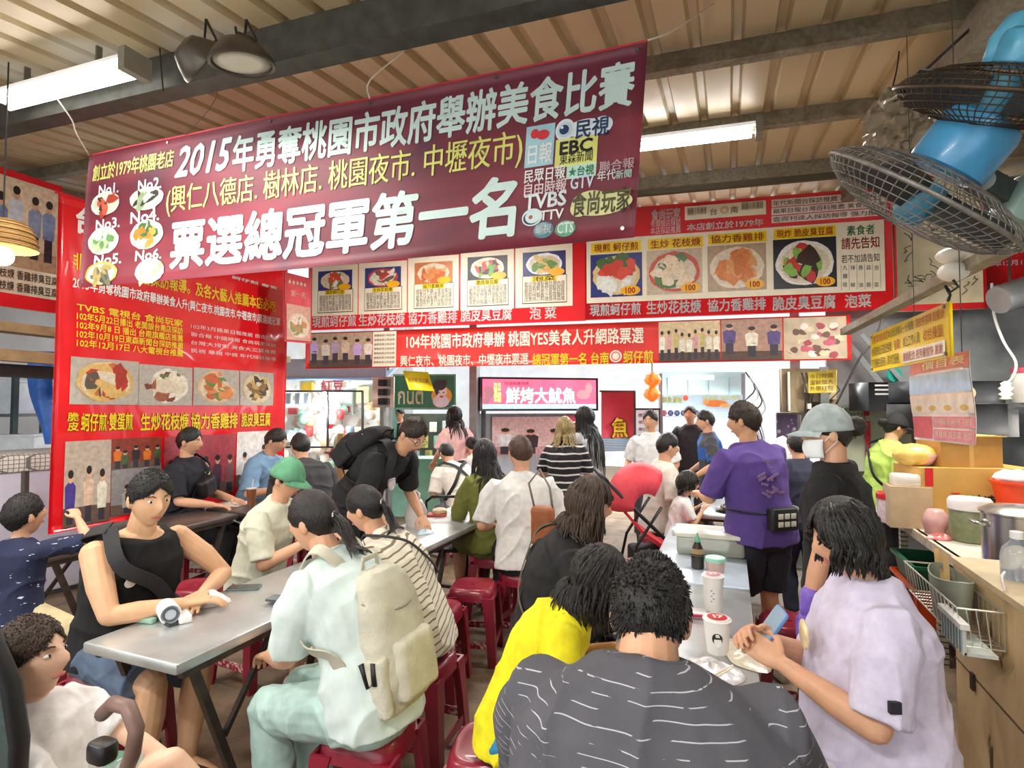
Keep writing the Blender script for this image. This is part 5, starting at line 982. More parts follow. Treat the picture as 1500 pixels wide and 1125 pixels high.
stool(-3.35, 2.72, 20, 'empty red plastic stool between the tank top and the green cap')
p = onz(30, 905, .475); stool(p.x-.08, p.y, 8, 'red plastic stool under the kneeling toddler in navy')
stool(-3.25, 2.02, 14, 'empty red plastic stool left of the tank top, by the navy toddler')
stool(-4.60, 3.6, 10, 'red plastic stool under the person with the chest bag')
stool(-3.55, 4.05, 20, 'red plastic stool under the dark grey T-shirt at the far left row')
stool(-2.66, 5.35, 10, 'red plastic stool under the bent person with sling straps')
stool(.62, 3.55, 24, 'red plastic stool with worn white stretcher behind the woman in the cap')
stool(-.62, 4.35, 10, 'red plastic stool beside the front wheel of the red stroller')
stool(.30, 3.5, 4, 'red plastic stool at the right edge of the far right table')
p = at(985, 660, 5.6); stool(p.x-.1, p.y-.5, 10, 'red plastic stool under the cream T-shirt beyond the red stroller')
p = at(990, 720, 4.75); stool(p.x, p.y, 0, 'red plastic stool under the small child by the red stroller')
p = at(706, 672, 6.7); stool(p.x, p.y, 20, 'red plastic stool under the person with tied-back hair')
# ------------------------------------------------------------------ what lies on the tables
def on(px, py, z=.75): return onz(px, py, z)
p = on(246, 912); o = thing('hand_fan', 'white cylindrical hand fan lying on its stand on the near left table', 'hand fan', p, RAD(62))
ax = V((0, -1, .0)); c = V((0, 0, .05))
b = B(); b.lathe([(.034, -.05), (.04, -.046), (.041, .05), (.036, .056), (.036, .05), (.03, .046), (.001, .046)], 28, c, ax); b.build('body', M('f3f3f1', .3), o, smooth=.6)
b = B(); b.lathe([(.030, .0575), (.030, .060), (.022, .060), (.022, .0575)], 24, c, ax); b.build('grille_ring', M('55616c', .4), o, smooth=.6)
b = B(); b.lathe([(.001, .0585), (.021, .058), (.022, .054)], 24, c, ax); b.build('grille', M('c3ccd3', .4), o, smooth=.6)
b = B(); b.rbox((.055, .01, .016), (.05, .15, .03), .01); b.build('battery', M('efefec', .35), o, smooth=.6)
b = B(); b.tube([(-.02, -.05, .015), (.0, -.06, .004), (.03, -.05, .004), (.03, -.03, .02)], .006, 6); b.build('clip', M('3a3f46', .4), o, smooth=3)
p = on(212, 912); o = thing('lighter', 'small green gadget lying beside the white hand fan', 'gadget', p, RAD(100)); b = B(); b.rbox((0, 0, .012), (.03, .1, .022), .01); b.build('shell', M('8fb9a4', .4), o, smooth=.6); b = B(); b.rbox((0, .06, .01), (.022, .03, .018), .006); b.build('cap', M('4a5a54', .4), o, smooth=.6)
def phone(label, p, rz, tilt=None, col='6b7f78', screen='2a2c30'):
    o = thing('phone', label, 'phone', p, rz)
    if tilt is not None: o.rotation_euler = tilt
    b = B(); b.rbox((0, 0, .005), (.075, .155, .009), .012); b.build('case', M(col, .4), o, smooth=.6); b = B(); b.rbox((0, 0, .0102), (.068, .146, .001), .009); b.build('screen', M(screen, .12, spec=.8), o); return o
phone('smartphone in a grey-green case lying on the near left table', on(358, 862), RAD(-62))
phone('smartphone held up by the person in the mint T-shirt over the left table', V((-1.95, 2.05, .765)), RAD(-80), None, '3a4a52', '6a757c')
def plastic_bag(label, p, r, h, seed, col='eeeae6', handles=True):
    o = thing('plastic_bag', label, 'plastic bag', p); m = M(col, .35, var=.08, trans=.25, bump=.5, bs=25); b = B(); rr = random.Random(seed); rings = []
    ph = [rr.uniform(0, 6) for _ in range(6)]
    for t in (0, .02, .15, .35, .55, .75, .9, 1):
        k = (.85+.25*math.sin(min(1, t*2)*1.6))*(1 if t < .5 else 1-.9*(t-.5)**1.2*1.2); rings.append([V((r*k*math.cos(a)*(1+.12*math.sin(3*a+ph[0]+4*t)+.08*math.sin(7*a+ph[1])), r*k*math.sin(a)*(1+.12*math.sin(2*a+ph[2]+3*t)), h*t)) for a in [2*math.pi*j/26 for j in range(26)]])
    b.loft(rings); b.build('bag', m, o, smooth=3)
    if handles:
        b = B()
        for sg in (-1, 1): b.tube([(sg*r*.3, 0, h*.9), (sg*r*.35, .01, h*1.2), (0, .02*sg, h*1.32), (-sg*r*.12, 0, h*.95)], [.018, .014, .012, .016], 8, flat=.4)
        b.build('handle', m, o, smooth=3)
    return o
def flat_bag(label, p, rx, ry, h, seed, rz=0, col='f0eeee'):
    o = thing('plastic_bag', label, 'plastic bag', p, rz); b = B(); rr = random.Random(seed); n, m_ = 22, 9; rings = []; q = [rr.uniform(0, 6) for _ in range(5)]
    for i in range(m_+1):
        t = i/m_; rings.append([V((rx*math.sin(t*1.57)*math.cos(a)*(1+.2*math.sin(3*a+q[0])), ry*math.sin(t*1.57)*math.sin(a)*(1+.2*math.sin(2*a+q[1])), max(.002, h*math.cos(t*1.57)*(1+.35*math.sin(5*a+q[2]+3*t))))) for a in [2*math.pi*j/n for j in range(n)]])
    b.loft(rings); b.build('bag', M(col, .3, trans=.2, var=.08, bump=.5, bs=30), o, smooth=.8); return o
flat_bag('crumpled clear plastic bag under the hands of the tank top person', on(300, 884), .10, .07, .05, 3, .5)
plastic_bag('tall white plastic bag standing on the second left table', on(608, 770), .075, .2, 5)
p = on(640, 755); o = thing('takeaway_food', 'opened takeaway food in red and white paper on the second left table', 'food', p, .4)
b = B(); b.rbox((0, 0, .008), (.16, .12, .014), .02); b.build('paper', M('c9483e', .5, var=.3, vs=40), o, smooth=.6)
b = B(); crumple(b, (.02, .02, .03), (.06, .05, .03), 4); b.build('filling', M('e6d9ae', .6, var=.2, vs=60), o, smooth=3)
flat_bag('pale blue crumpled wrapper on the second left table', on(622, 782), .06, .05, .025, 9, 1, 'cfe4ef')
# right table
def cup(label, p, h, r, lid, mark):
    o = thing('paper_cup', label, 'cup', p); b = B(); b.lathe([(r*.74, 0), (r*.76, .004), (r*.99, h*.96), (r*1.05, h*.965), (r*1.06, h*.985), (r*1.02, h)], 36, cap=True); b.build('cup', M('f3f1ec', .45, var=.03), o, smooth=.6)
    b = B(); b.lathe([(r*.93, h), (r*.9, h+.004), (.001, h+.005)], 32); b.build('film_lid', M('f2efea', .3), o, smooth=.6)
    b = B(); b.lathe([(r*.72, h+.0055), (r*.70, h+.0062), (.001, h+.0062)], 30); l_ = b.build('lid_print', M(lid, .3), o)
    b = B(); b.box((-.2*r, 0, h+.0068), (.15*r, .6*r, .0006), (0, 0, .3)); b.box((.22*r, .05*r, h+.0068), (.13*r, .55*r, .0006), (0, 0, -.4)); b.box((.15*r, .3*r, h+.0068), (.5*r, .13*r, .0006)); b.build('lid_figures', WH, l_)
    def wrapped(name, polys, mat):
        b = B()
        d0 = math.atan2(CP.y-p[1], CP.x-p[0])
        for pts in polys:
            n0 = len(pts); vs = []
            for u, v in pts: rr_ = r*(.76+.23*(v/h))+.0012; a = d0+u/r; vs.append((rr_*math.cos(a), rr_*math.sin(a), v))
            b.add(vs, [tuple(range(n0))])
        return b.build(name, mat, o)
    el = lambda u, v, a, c, n=18, s=0, e=6.283: [(u+a*math.cos(s+(e-s)*q/n), v+c*math.sin(s+(e-s)*q/n)) for q in range(n)]
    if mark:
        hair_ = el(.0, h*.50, .021, .022, 20); hair_[15:] = [(u, v) for u, v in hair_[15:]]
        wrapped('face_print', [hair_], M('26221f', .5)); wrapped('face_print_skin', [[(u*1, v) for u, v in el(.002, h*.43, .0155, .020, 16)]], M('f6f4ef', .5)).location.xy = ((CP.x-p[0])*.0006, (CP.y-p[1])*.0006)
        wrapped('fringe_print', [[(-.014, h*.5), (.015, h*.51), (.012, h*.56), (-.01, h*.56)]], M('26221f', .5)).location.xy = ((CP.x-p[0])*.0012, (CP.y-p[1])*.0012)
    else:
        wrapped('print', [[(-.012+.01*(k % 2), h*.3+k*.012), (-.004+.01*(k % 2), h*.3+k*.012), (-.004+.01*(k % 2), h*.3+k*.012+.004), (-.012+.01*(k % 2), h*.3+k*.012+.004)] for k in range(5)], M('6a6a66', .5))
    return o
p = on(1051, 955); cup('paper cup with a red lid and a black-haired face print, on the near right table', (p.x, p.y, .75), .125, .05, 'cf2d2a', True)
p = on(1045, 893); cup('taller white paper cup with a pink lid, beyond the face-printed cup', (p.x, p.y, .75), .155, .047, 'd98a94', False)
p = on(1022, 832); o = thing('sauce_bottle', 'dark soy sauce bottle with a green nozzle cap on the right table', 'bottle', (p.x, p.y, .75))
b = B(); b.lathe([(.034, 0), (.036, .01), (.036, .08), (.03, .11), (.018, .14), (.016, .15)], 24); b.build('bottle', M('35302a', .25, var=.3), o, smooth=.7)
b = B(); b.lathe([(.0362, .075), (.0335, .1), (.03, .112)], 24, cap=False); b.build('shoulder_label', M('a08a62', .4), o, smooth=3)
b = B(); b.lathe([(.019, .148), (.017, .165), (.008, .18), (.004, .2)], 20); b.build('cap', M('6fb59a', .35), o, smooth=.7)
p = on(1048, 837); o = thing('lidded_tub', 'round tub of pink sauce with a pale green lid on the right table', 'tub', (p.x, p.y, .75))
b = B(); b.lathe([(.042, 0), (.046, .005), (.052, .055), (.052, .06)], 28); b.build('tub', M('e0bfb0', .3, trans=.2), o, smooth=.7); b = B(); b.lathe([(.055, .058), (.056, .066), (.054, .078), (.048, .08), (.001, .08)], 28); b.build('lid', M('a9dcc6', .35), o, smooth=.7)
p = on(1040, 815); o = thing('storage_box', 'clear plastic storage box with a cream lid on the far right table', 'box', (p.x+.0, p.y+.12, .75), RAD(2))
b = B(); b.rbox((0, 0, .055), (.40, .26, .11), .03); b.build('box', M('d7dacb', .2, trans=.45, var=.06), o, smooth=.6)
b = B(); b.rbox((0, 0, .122), (.43, .29, .025), .035); b.build('lid', M('e9e6d4', .35), o, smooth=.6)
for sx in (-1, 1): b = B(); b.rbox((sx*.222, 0, .11), (.02, .1, .04), .008); b.build('clip', M('e4e2d6', .4), o, smooth=.6)
flat_bag('clear plastic bag spread beside the face-printed cup', on(1040, 985), .10, .09, .03, 11, .2); flat_bag('cream paper and bag lying by the phone on the near right table', on(1092, 960), .09, .12, .018, 13, .4, 'efe6cc')
p = on(1018, 902); o = thing('paper_packet', 'pink and white paper packet left of the tall paper cup', 'packet', (p.x, p.y, .75), .2); b = B(); b.rbox((0, 0, .012), (.10, .07, .022), .006); b.build('packet', M('e9dfe0', .5), o, smooth=.6); b = B(); b.box((0, -.036, .012), (.1, .002, .012)); b.build('pink_edge', M('c4325a', .5), o)
p = at(1062, 990, 1.72); o = thing('chopsticks', 'pair of pale chopsticks held by the person in charcoal', 'chopsticks', p)
for k in (0, 1): b = B(); b.tube([at(1040, 992+k*5, 1.70), at(1074, 974+k*4, 1.66)], [.004, .0025], 6); b.build('stick', M('e9dfc8', .5), o, world=True)
# far tables and left row
p = on(368, 740); o = thing('iced_tea', 'clear cup of brown iced tea on the dark far left table', 'cup', (p.x, p.y, .75)); b = B(); b.lathe([(.032, 0), (.044, .15), (.043, .15)], 24); b.build('cup', M('8d5a3a', .2, var=.2, vs=15, spec=.7), o, smooth=.7); b = B(); b.lathe([(.046, .15), (.046, .158), (.001, .162)], 24); b.build('lid', M('e6e0d8', .3), o, smooth=.7); b = B(); b.tube([(0, 0, .1), (.02, 0, .24)], .005, 8); b.build('straw', M('efe9e0', .4), o)
p = on(345, 738); o = thing('paper_sheet', 'white sheet of paper beside the iced tea', 'paper', (p.x, p.y, .75), .3); b = B(); b.box((0, 0, .002), (.21, .28, .003)); b.build('sheet', WH, o)
flat_bag('white tissue heap on the dark table near the tank top person', on(268, 745), .06, .05, .05, 17)
p = V((.02, 5.2, .75)); o = thing('food_plate', 'dark oval plate of golden food beyond the red stroller', 'plate', p); b = B(); b.lathe([(.06, 0), (.13, .008), (.15, .02), (.148, .022), (.12, .012), (.001, .01)], 30); b.build('plate', M('3a3633', .35), o, smooth=.7)
b = B(); crumple(b, (0, 0, .03), (.1, .08, .022), 8); b.build('food', M('d9a85a', .5, var=.3, vs=30), o, smooth=3)
stool(-4.60, 4.35, 15, 'red plastic stool under the person in the denim shirt by the red banner')
phone('smartphone in a blue case held by the person in the lilac T-shirt', V((.115, 1.985, .955)), 0, (RAD(58), RAD(8), RAD(-70)), '5f8fd0', '9fb4c8')
# ------------------------------------------------------------------ the stalls beyond and the kitchen at the right
def item(name, label, cat, p, rz=0, group=None): return thing(name, label, cat, p, rz, group)
def slab(o, name, px0, py0, px1, py1, d, th, mat, d1=None):
    """upright panel of the thing o between two pixels at depth d (d1: depth of its right side)"""
    a, c, e = at(px0, py0, d), at(px1, py0, d1 or d), at(px0, py1, d); c.z = a.z; e.x, e.y = a.x, a.y; s = Sheet(a, c, e); s.body(name, mat, o, 2, 2, th); return s
# pink squid light box over its stall
o = item('light_box', 'pink glowing light box sign with white squid stall lettering', 'sign', at(790, 600, 7.6)); s = slab(o, 'case', 703, 552, 876, 602, 7.6, .25, M('2c2a2c', .4), 8.0)
b = B(); s.grid(b, .02, .06, .98, .94, .004, 4, 2); b.build('lit_face', M('e0607e', .4, var=.2, vs=3, emit=1.0), o, world=True)
b = B(); s.grid(b, .02, .8, .98, .94, .007, 12, 1); b.build('wave_band', M('a9cfe0', .4, emit=.8, var=.2, vs=20), o, world=True)
text_uv(s, '鮮烤大魷魚', .21, .3, .80, .78, M('fbf3d8', .4, emit=1.1), o, bold=.04, off=.01); text_uv(s, '極品', .11, .15, .17, .75, M('f4e07a', .4, emit=.9), o, bold=.03, off=.01); text_uv(s, '特選鮮嫩現烤', .2, .13, .4, .24, M('8a2a3a', .4), o, off=.01)
blobs(s, 'squid_mark', [(716, 575, 8, 10, 'f0c8dc'), (712, 587, 6, 5, 'f0c8dc')], .011, o); blobs(s, 'squid_mark', [(854, 578, 10, 7, 'f4dce4'), (862, 569, 5, 8, 'f4dce4')], .011, o)
for x in (.04, .96): q = s.pt(x, 1, -.1); b = B(); b.bar((q.x, q.y, q.z), (q.x, q.y, 0), .05, .05); b.build('leg', M('5a5f60', .5, .4), o, world=True)
o = item('stall_front', 'stall front of grey metal sheet with a poster of faces under the pink light box', 'stall', at(770, 690, 7.8)); s = slab(o, 'metal_sheet', 700, 606, 866, 760, 7.75, .03, M('b7bcc2', .35, .4, var=.15, vs=3, st=(6, 6, .4)), 8.1)
crowd(s, .12, .03, .75, .40, o, 3, 'dcc9c4', ('dfe3e8', '3a2a30', 'e0d0c8'), .01, 5, 'c9a0a0', .8); (u0, v0), (u1, v1) = (.76, .02), (1.0, .5); b = B(); s.grid(b, u0, v0, u1, v1, .01, 2, 2); b.build('pink_poster', M('e26a84', .5, var=.25, vs=6), o, world=True)
text_uv(s, '魷魚', .78, .08, .97, .2, YL, o, bold=.03, off=.014)
b = B(); q = s.pt(.5, .72, .3); b.box(q, (1.6, .5, .06)); b.build('counter_top', M('c7ccd0', .3, .5), o, world=True)
b = B(); s.grid(b, 0, .72, 1, 1.0, .06, 2, 2); b.build('counter_front', M('9fa4a8', .5), o, world=True)
o = item('cloth_banner', 'red cloth banner with a big yellow fish character and blue waves', 'banner', at(905, 660, 7.2)); s = slab(o, 'cloth', 881, 573, 928, 661, 7.2, .01, M('d23a4a', .6, var=.12, vs=4), 7.3); s.disp = lambda u, v: .01*math.sin(9*u)
b = B(); s.grid(b, 0, .78, 1, 1, .004, 3, 2); b.build('wave_band', pattern(M('5fa8d6', .5), 'wave', 'e6f0f4', 14, .5, .6), o, world=True)
text_uv(s, '魚', .27, .42, .83, .80, M('2a1a12', .5), o, bold=.09, off=.008); text_uv(s, '魚', .3, .44, .8, .78, M('f3d327', .5), o, bold=.05, off=.012)
b = B(); b.bar(s.pt(-.05, 0), s.pt(1.05, 0), .02, .02); b.build('rod', iron, o, world=True); b = B(); q = s.pt(1.05, 0, -.02); b.bar((q.x, q.y, q.z), (q.x, q.y, 0), .03, .03); b.build('pole', iron, o, world=True)
o = item('info_board', 'white notice board in a dark frame behind the person in white', 'board', at(947, 660, 7.0)); s = slab(o, 'frame', 929, 598, 967, 662, 7.0, .03, M('4a4e54', .4)); b = B(); s.grid(b, .06, .04, .94, .96, .004); b.build('sheet', M('e6eef4', .4), o, world=True)
b = B(); q = s.pt(.5, 1, -.02); b.bar((q.x, q.y, q.z), (q.x, q.y, 0), .04, .04); b.build('stand', iron, o, world=True)
for k in range(5): text_uv(s, '價目說明', .15, .12+.16*k, .8, .2+.16*k, M('5a6470', .5), o, off=.008)
# pale menu tent
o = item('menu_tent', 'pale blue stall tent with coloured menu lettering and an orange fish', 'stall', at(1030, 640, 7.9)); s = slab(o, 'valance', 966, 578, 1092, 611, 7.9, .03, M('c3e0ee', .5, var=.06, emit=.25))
text_uv(s, '鮮魚湯飯', .03, .08, .26, .38, M('e2d83a', .5), o, bold=.03, off=.008); text_uv(s, '紅燒魚 虱目魚肚', .5, .05, .95, .25, M('e6dc4a', .5), o, off=.008)
for k, ch in enumerate('日式炸物拼盤'): 
    b = B(); s.ell(b, .05+.075*k, .82, .034, .13, .008, 16); b.build('dot', M('d8405a' if k == 0 else '3a56a8', .5), o, world=True); text_uv(s, ch, .03+.075*k, .74, .07+.075*k, .9, WH, o, off=.012)
blobs(s, 'fish_mark', [(1048, 591, 17, 5, 'ef8a3a'), (1034, 589, 5, 4, 'f0b060'), (1062, 594, 8, 3, 'f6c27a'), (1004, 583, 4, 4, 'f0785a')], .01, o)
s2 = slab(o, 'shutter', 966, 545, 1092, 578, 8.0, .03, M('bcd6d4', .5, var=.1, vs=2)); b = B()
for k in range(4): s2.grid(b, .08+.24*k, .25, .095+.24*k, 1, .006)
b.build('mullions', M('8fb0b0', .5), o, world=True)
b = B(); b.tube([at(993, 553, 7.7), at(1045, 553, 7.7)], .03, 8); b.build('tube', M('ffffff', .3, emit=5, var=0), o, world=True)
s3 = slab(o, 'counter_front', 966, 660, 1092, 740, 7.5, .4, M('d6dde0', .5, var=.1)); 
for x in (.02, .98): q = s.pt(x, 0, -.02); b = B(); b.bar((q.x, q.y, q.z+.3), (q.x, q.y, 0), .05, .05); b.build('pole', M('9aa3a6', .4, .5), o, world=True)
b = B(); b.loft([[s.pt(0, 1), s.pt(1, 1), s.pt(1, 1)+V((.3, 1.5, .25)), s.pt(0, 1)+V((.3, 1.5, .25))], [q+V((0, 0, .02)) for q in (s.pt(0, 1), s.pt(1, 1), s.pt(1, 1)+V((.3, 1.5, .25)), s.pt(0, 1)+V((.3, 1.5, .25)))]]); b.build('canopy', M('e9f2f6', .6), o, world=True)
for i, (x, y) in enumerate(((956, 556), (955, 577))):
    o = item('paper_lantern', ('orange and yellow paper lantern hung left of the pale tent', 'small orange paper lantern, the lower of the two by the pale tent')[i], 'lantern', at(x, y, 7.0), 0, 'paper lanterns'); b = B(); b.lathe([(.02, -.1), (.09, -.05), (.11, 0), (.08, .06), (.02, .1)], 10); b.build('shade', pattern(M('ee7a2e', .5, emit=.4), 'noise', 'f6d86a', 9, .45, .6), o); b = B(); b.tube([(0, 0, .1), (0, 0, .6)], .004, 5); b.build('cord', iron, o)
# green sign stall
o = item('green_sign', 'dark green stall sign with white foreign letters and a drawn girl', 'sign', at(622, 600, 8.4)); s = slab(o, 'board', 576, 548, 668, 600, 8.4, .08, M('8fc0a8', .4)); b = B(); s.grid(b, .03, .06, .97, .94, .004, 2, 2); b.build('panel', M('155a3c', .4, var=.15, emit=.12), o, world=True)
text_uv(s, 'กนต', .08, .48, .48, .85, M('f2f0c8', .5), o, bold=.03, off=.008)
blobs(s, 'girl_drawing', [(647, 580, 15, 14, 'e8a838'), (646, 588, 12, 9, 'e6dfe8'), (646, 573, 9, 10, 'f0dcd6'), (644, 564, 10, 8, '26242e'), (640, 570, 3, 9, '26242e'), (650, 561, 5, 5, '26242e'), (643, 575, 1.5, 1, '3a5a9a'), (650, 575, 1.5, 1, '3a5a9a'), (647, 581, 3, 1.5, 'c8405a')], .008, o)
for x in (.02, .98): q = s.pt(x, 1, -.04); b = B(); b.bar((q.x, q.y, q.z), (q.x, q.y, 0), .05, .05); b.build('leg', M('4f7f70', .5), o, world=True)
o = item('drink_stall', 'drink stall with a green counter, cups and a round price tag under the green sign', 'stall', at(618, 690, 8.8)); s = slab(o, 'back_panel', 574, 606, 668, 700, 9.2, .03, M('59605e', .6, var=.25, vs=4)); s2 = slab(o, 'counter_front', 574, 672, 668, 760, 8.3, .5, M('8fd0b8', .5, var=.1))
rr = random.Random(2)
for k in range(14): b = B(); b.box(s.pt(.08+.065*k, .2+.45*(k % 3)/2, .15), (.09, .08, .14+.06*rr.random())); b.build('carton', M(rr.choice(('e6e0d4', 'f0c8c8', 'a9d8c8', 'd8d8dc', 'e8d88a')), .5), o, world=True)
b = B(); q = at(660, 640, 8.2); b.lathe([(.001, 0), (.13, 0), (.13, .01), (.001, .01)], 20, q, -FW); b.build('price_tag', M('e04a5a', .5), o, world=True)
b = B(); q = at(618, 626, 8.9); b.lathe([(.02, .1), (.05, 0), (.001, -.01)], 14, q); b.build('lamp', M('ffffff', .4, emit=6, var=0), o, world=True)
o = item('yellow_paper', 'bright yellow price paper hanging over the green sign', 'paper', at(612, 575, 6.6)); tl, tr, bl = at(590, 543, 6.6), at(627, 545, 6.6), at(599, 571, 6.6); s = Sheet(tl, tr, bl); s.body('sheet', M('f6e02a', .4), o, 2, 2, .003); hang(o, (s.pt(.1, 0), s.pt(.9, 0)), None, .002); text_uv(s, '蚵仔煎 臭豆腐', .1, .35, .9, .6, M('b88a1a', .5), o, off=.004)
o = item('switch_panel', 'cream panel with black breaker switches beside the green sign', 'panel', at(560, 575, 7.6)); s = slab(o, 'plate', 546, 552, 577, 597, 7.6, .06, M('d9cfc0', .5, var=.15)); b = B()
for k in range(3):
    for j in range(2): b.box(s.pt(.45+.2*j, .2+.3*k, .02), (.09, .05, .09))
b.build('switches', M('26262a', .4), o, world=True); b = B(); q = s.pt(.5, 1); b.bar((q.x, q.y, q.z), (q.x, q.y, 0), .06, .06); b.build('mast', M('8a8f8c', .5), o, world=True)
# bright stall at the left, under a pale blue awning
o = item('awning_stall', 'bright stall under a pale blue awning with hanging bags and a glass case', 'stall', at(478, 700, 8.2)); a, c = at(400, 555, 7.9), at(566, 557, 7.9); b = B(); T = [V((a.x, a.y, a.z)), V((c.x, c.y, a.z)), V((c.x-.2, c.y+1.2, a.z+.55)), V((a.x-.2, a.y+1.2, a.z+.55))]; b.loft([T, [q+V((0, 0, .02)) for q in T]]); b.build('awning', M('a9c8e4', .5, var=.08), o, world=True)
s = slab(o, 'valance', 400, 526, 566, 557, 7.95, .02, M('b4cfe8', .5, var=.06)); 
s = slab(o, 'counter_front', 412, 690, 548, 780, 8.0, .5, M('b9a890', .6, var=.2, vs=4)); b = B(); b.box(s.pt(.5, 0, -.25), (1.9, .7, .05), (0, 0, YAW)); b.build('counter_top', M('d6d9d4', .4), o, world=True)
s = slab(o, 'back_panel', 402, 557, 566, 690, 9.0, .03, pattern(M('eef0ec', .6, var=.1, vs=5), 'noise', 'c9b8a0', 6, .58, .62))
text_uv(s, '紅豆', .42, .0, .62, .12, M('d8506a', .5), o, bold=.03, off=.02)
for k, (x, y, w_, h_, c_) in enumerate(((.5, .36, .04, .2, 'd8263a'), (.56, .28, .14, .08, 'd8404a'), (.14, .3, .1, .08, 'e0606a'), (.3, .28, .16, .06, 'f0f0f0'), (.05, .3, .06, .1, 'f0c020'), (.25, .02, .12, .12, 'e8c040'), (.62, .1, .1, .3, 'c8dcd0'), (.74, .06, .12, .2, 'd8cca0'))):
    b = B(); b.box(s.pt(x+w_/2, y+h_/2, .08), (w_*1.8, .04, h_*1.3)); b.build('stall_card', M(c_, .5), o, world=True)
rr = random.Random(12)
for k in range(64):
    u, v = rr.random()*.95+.02, .3+.62*rr.random(); b = B(); q = s.pt(u, v, .25+.3*rr.random()); b.lathe([(.05, -.06), (.07, .05), (.06, .09), (.001, .1)], 12, q) if k % 2 else crumple(b, q, (.09, .07, .08), k, 12, 8); b.build('stall_ware', M(rr.choice(('f4f1ea', 'e8d8c4', 'd9b48a', 'c94a4a', '8fae9a', 'f0e6d8', '9ab4c8')), .5), o, world=True, smooth=3)
for x, y in ((465, 588), (478, 580), (428, 640)): b = B(); b.sph(at(x, y, 8.1), .07, 12, 8); b.build('bulb', M('ffffff', .4, emit=15, var=0), o, world=True, smooth=3)
b = B()
for (x0, y0), (x1, y1) in (((416, 573), (532, 573)), ((480, 573), (480, 655)), ((531, 573), (531, 650)), ((416, 655), (540, 655))): b.bar(at(x0, y0, 8.05), at(x1, y1, 8.05), .025, .025)
b.build('glass_case_frame', M('2e2c2e', .5), o, world=True)
for k in range(3): b = B(); b.rbox(at(424+13*k, 584, 8.05), (.11, .05, .16), .03); b.build('hanging_bag', M('cfdfe8', .3, trans=.3), o, world=True, smooth=.6)
o = item('covered_cart', 'cart draped with a pale green sheet behind the leaning person in black', 'cart', at(523, 690, 6.9)); b = B(); b.rbox(at(525, 665, 6.9), (.48, .5, .50), .06, rot=(0, 0, YAW)); link('cover', remesh(b, .02, 3, 'cover', .012, 4, 14), M('cfd8bc', .6, var=.12), o, world=True, smooth=3); b = B(); q = at(500, 672, 6.6); b.bar((q.x, q.y, q.z+.3), (q.x, q.y, 0), .08, .05); b.build('wood_post', M('b08a5a', .6), o, world=True)
for i, (x, dd) in enumerate(((545, 6.9), (512, 6.9))): q = at(x, 690, dd); b = B(); b.bar((q.x, q.y, .45), (q.x, q.y, 0), .04, .04); b.build('leg', iron, o, world=True)
l = bpy.data.lights.new('bulb_light', 'POINT'); l.energy = 25; l.shadow_soft_size = .1; q = bpy.data.objects.new('bulb_light', l); COL.objects.link(q); q.location = at(465, 600, 8.0)
# left edge: shelving, white chest, tarp, photo board
XL = -5.6
o = item('photo_board', 'long photo board with a red border and smiling people at the upper left', 'sign', onx(40, 420, XL)); tl, tr, bl = onx(-60, 225, XL), onx(90, 288, XL), onx(-60, 440, XL); tr = V((XL, tr.y, tl.z)); bl = V((XL, tl.y, bl.z)); s = Sheet(tl, tr, bl); s.body('panel', M('e8dcc4', .5), o, 3, 3, .04)
crowd(s, .12, .06, .96, .70, o, 5, 'e3d3b6', ('7a90b8', '6a84ae', 'c8d4e0', '8a9ab8'), .006, 14, 'b8a080', .95); b = B(); s.grid(b, 0, 0, 1, .05, .008); b.build('border', RD, o, world=True); b = B(); s.grid(b, 0, .9, 1, 1, .008); b.build('border', RD, o, world=True)
for j in range(2): text_uv(s, '蚵仔煎花枝焿 香雞排臭豆腐', .1, .72+.09*j, .98, .79+.09*j, M('e8964a', .5), o, bold=.02, off=.01)
o = item('eave_beam', 'weathered timber eave along the left side under the photo board', 'beam', onx(40, 480, -5.8)); b = B(); b.bar(V((-5.75, 1.5, 2.35)), V((-5.75, 6.0, 2.30)), .2, .08); b.bar(V((-5.8, 1.5, 2.12)), V((-5.8, 6.0, 2.06)), .12, .1); b.build('timber', M('b59f76', .6, var=.3, vs=6), o, world=True); b = B(); b.bar(V((-6.1, 1.5, 2.0)), V((-6.1, 6, 1.95)), .4, .1); b.build('dark_awning', M('2e2c2a', .7), o, world=True)
for yy in (2.0, 5.6): b = B(); b.bar(V((-5.8, yy, 2.2)), V((-5.8, yy, 0)), .07, .07); b.build('post', M('4a4f50', .5, .3), o, world=True)
o = item('slotted_shelf', 'dark slotted steel shelving with boxes behind the blue tarp', 'shelf', at(30, 640, 6.2)); 
for x, d in ((20, 6.0), (-20, 6.0), (62, 6.9)): q = at(x, 640, d); b = B(); b.bar((q.x, q.y, 2.0), (q.x, q.y, 0), .05, .05); b.build('upright', M('3f4e50', .5, .4, var=.2), o, world=True)
for z in (1.0, 1.55): q, e = at(-30, 600, 6.1), at(75, 600, 6.9); b = B(); b.bar((q.x, q.y, z), (e.x, e.y, z), .4, .03); b.build('shelf_board', M('5a6062', .5, .3), o, world=True)
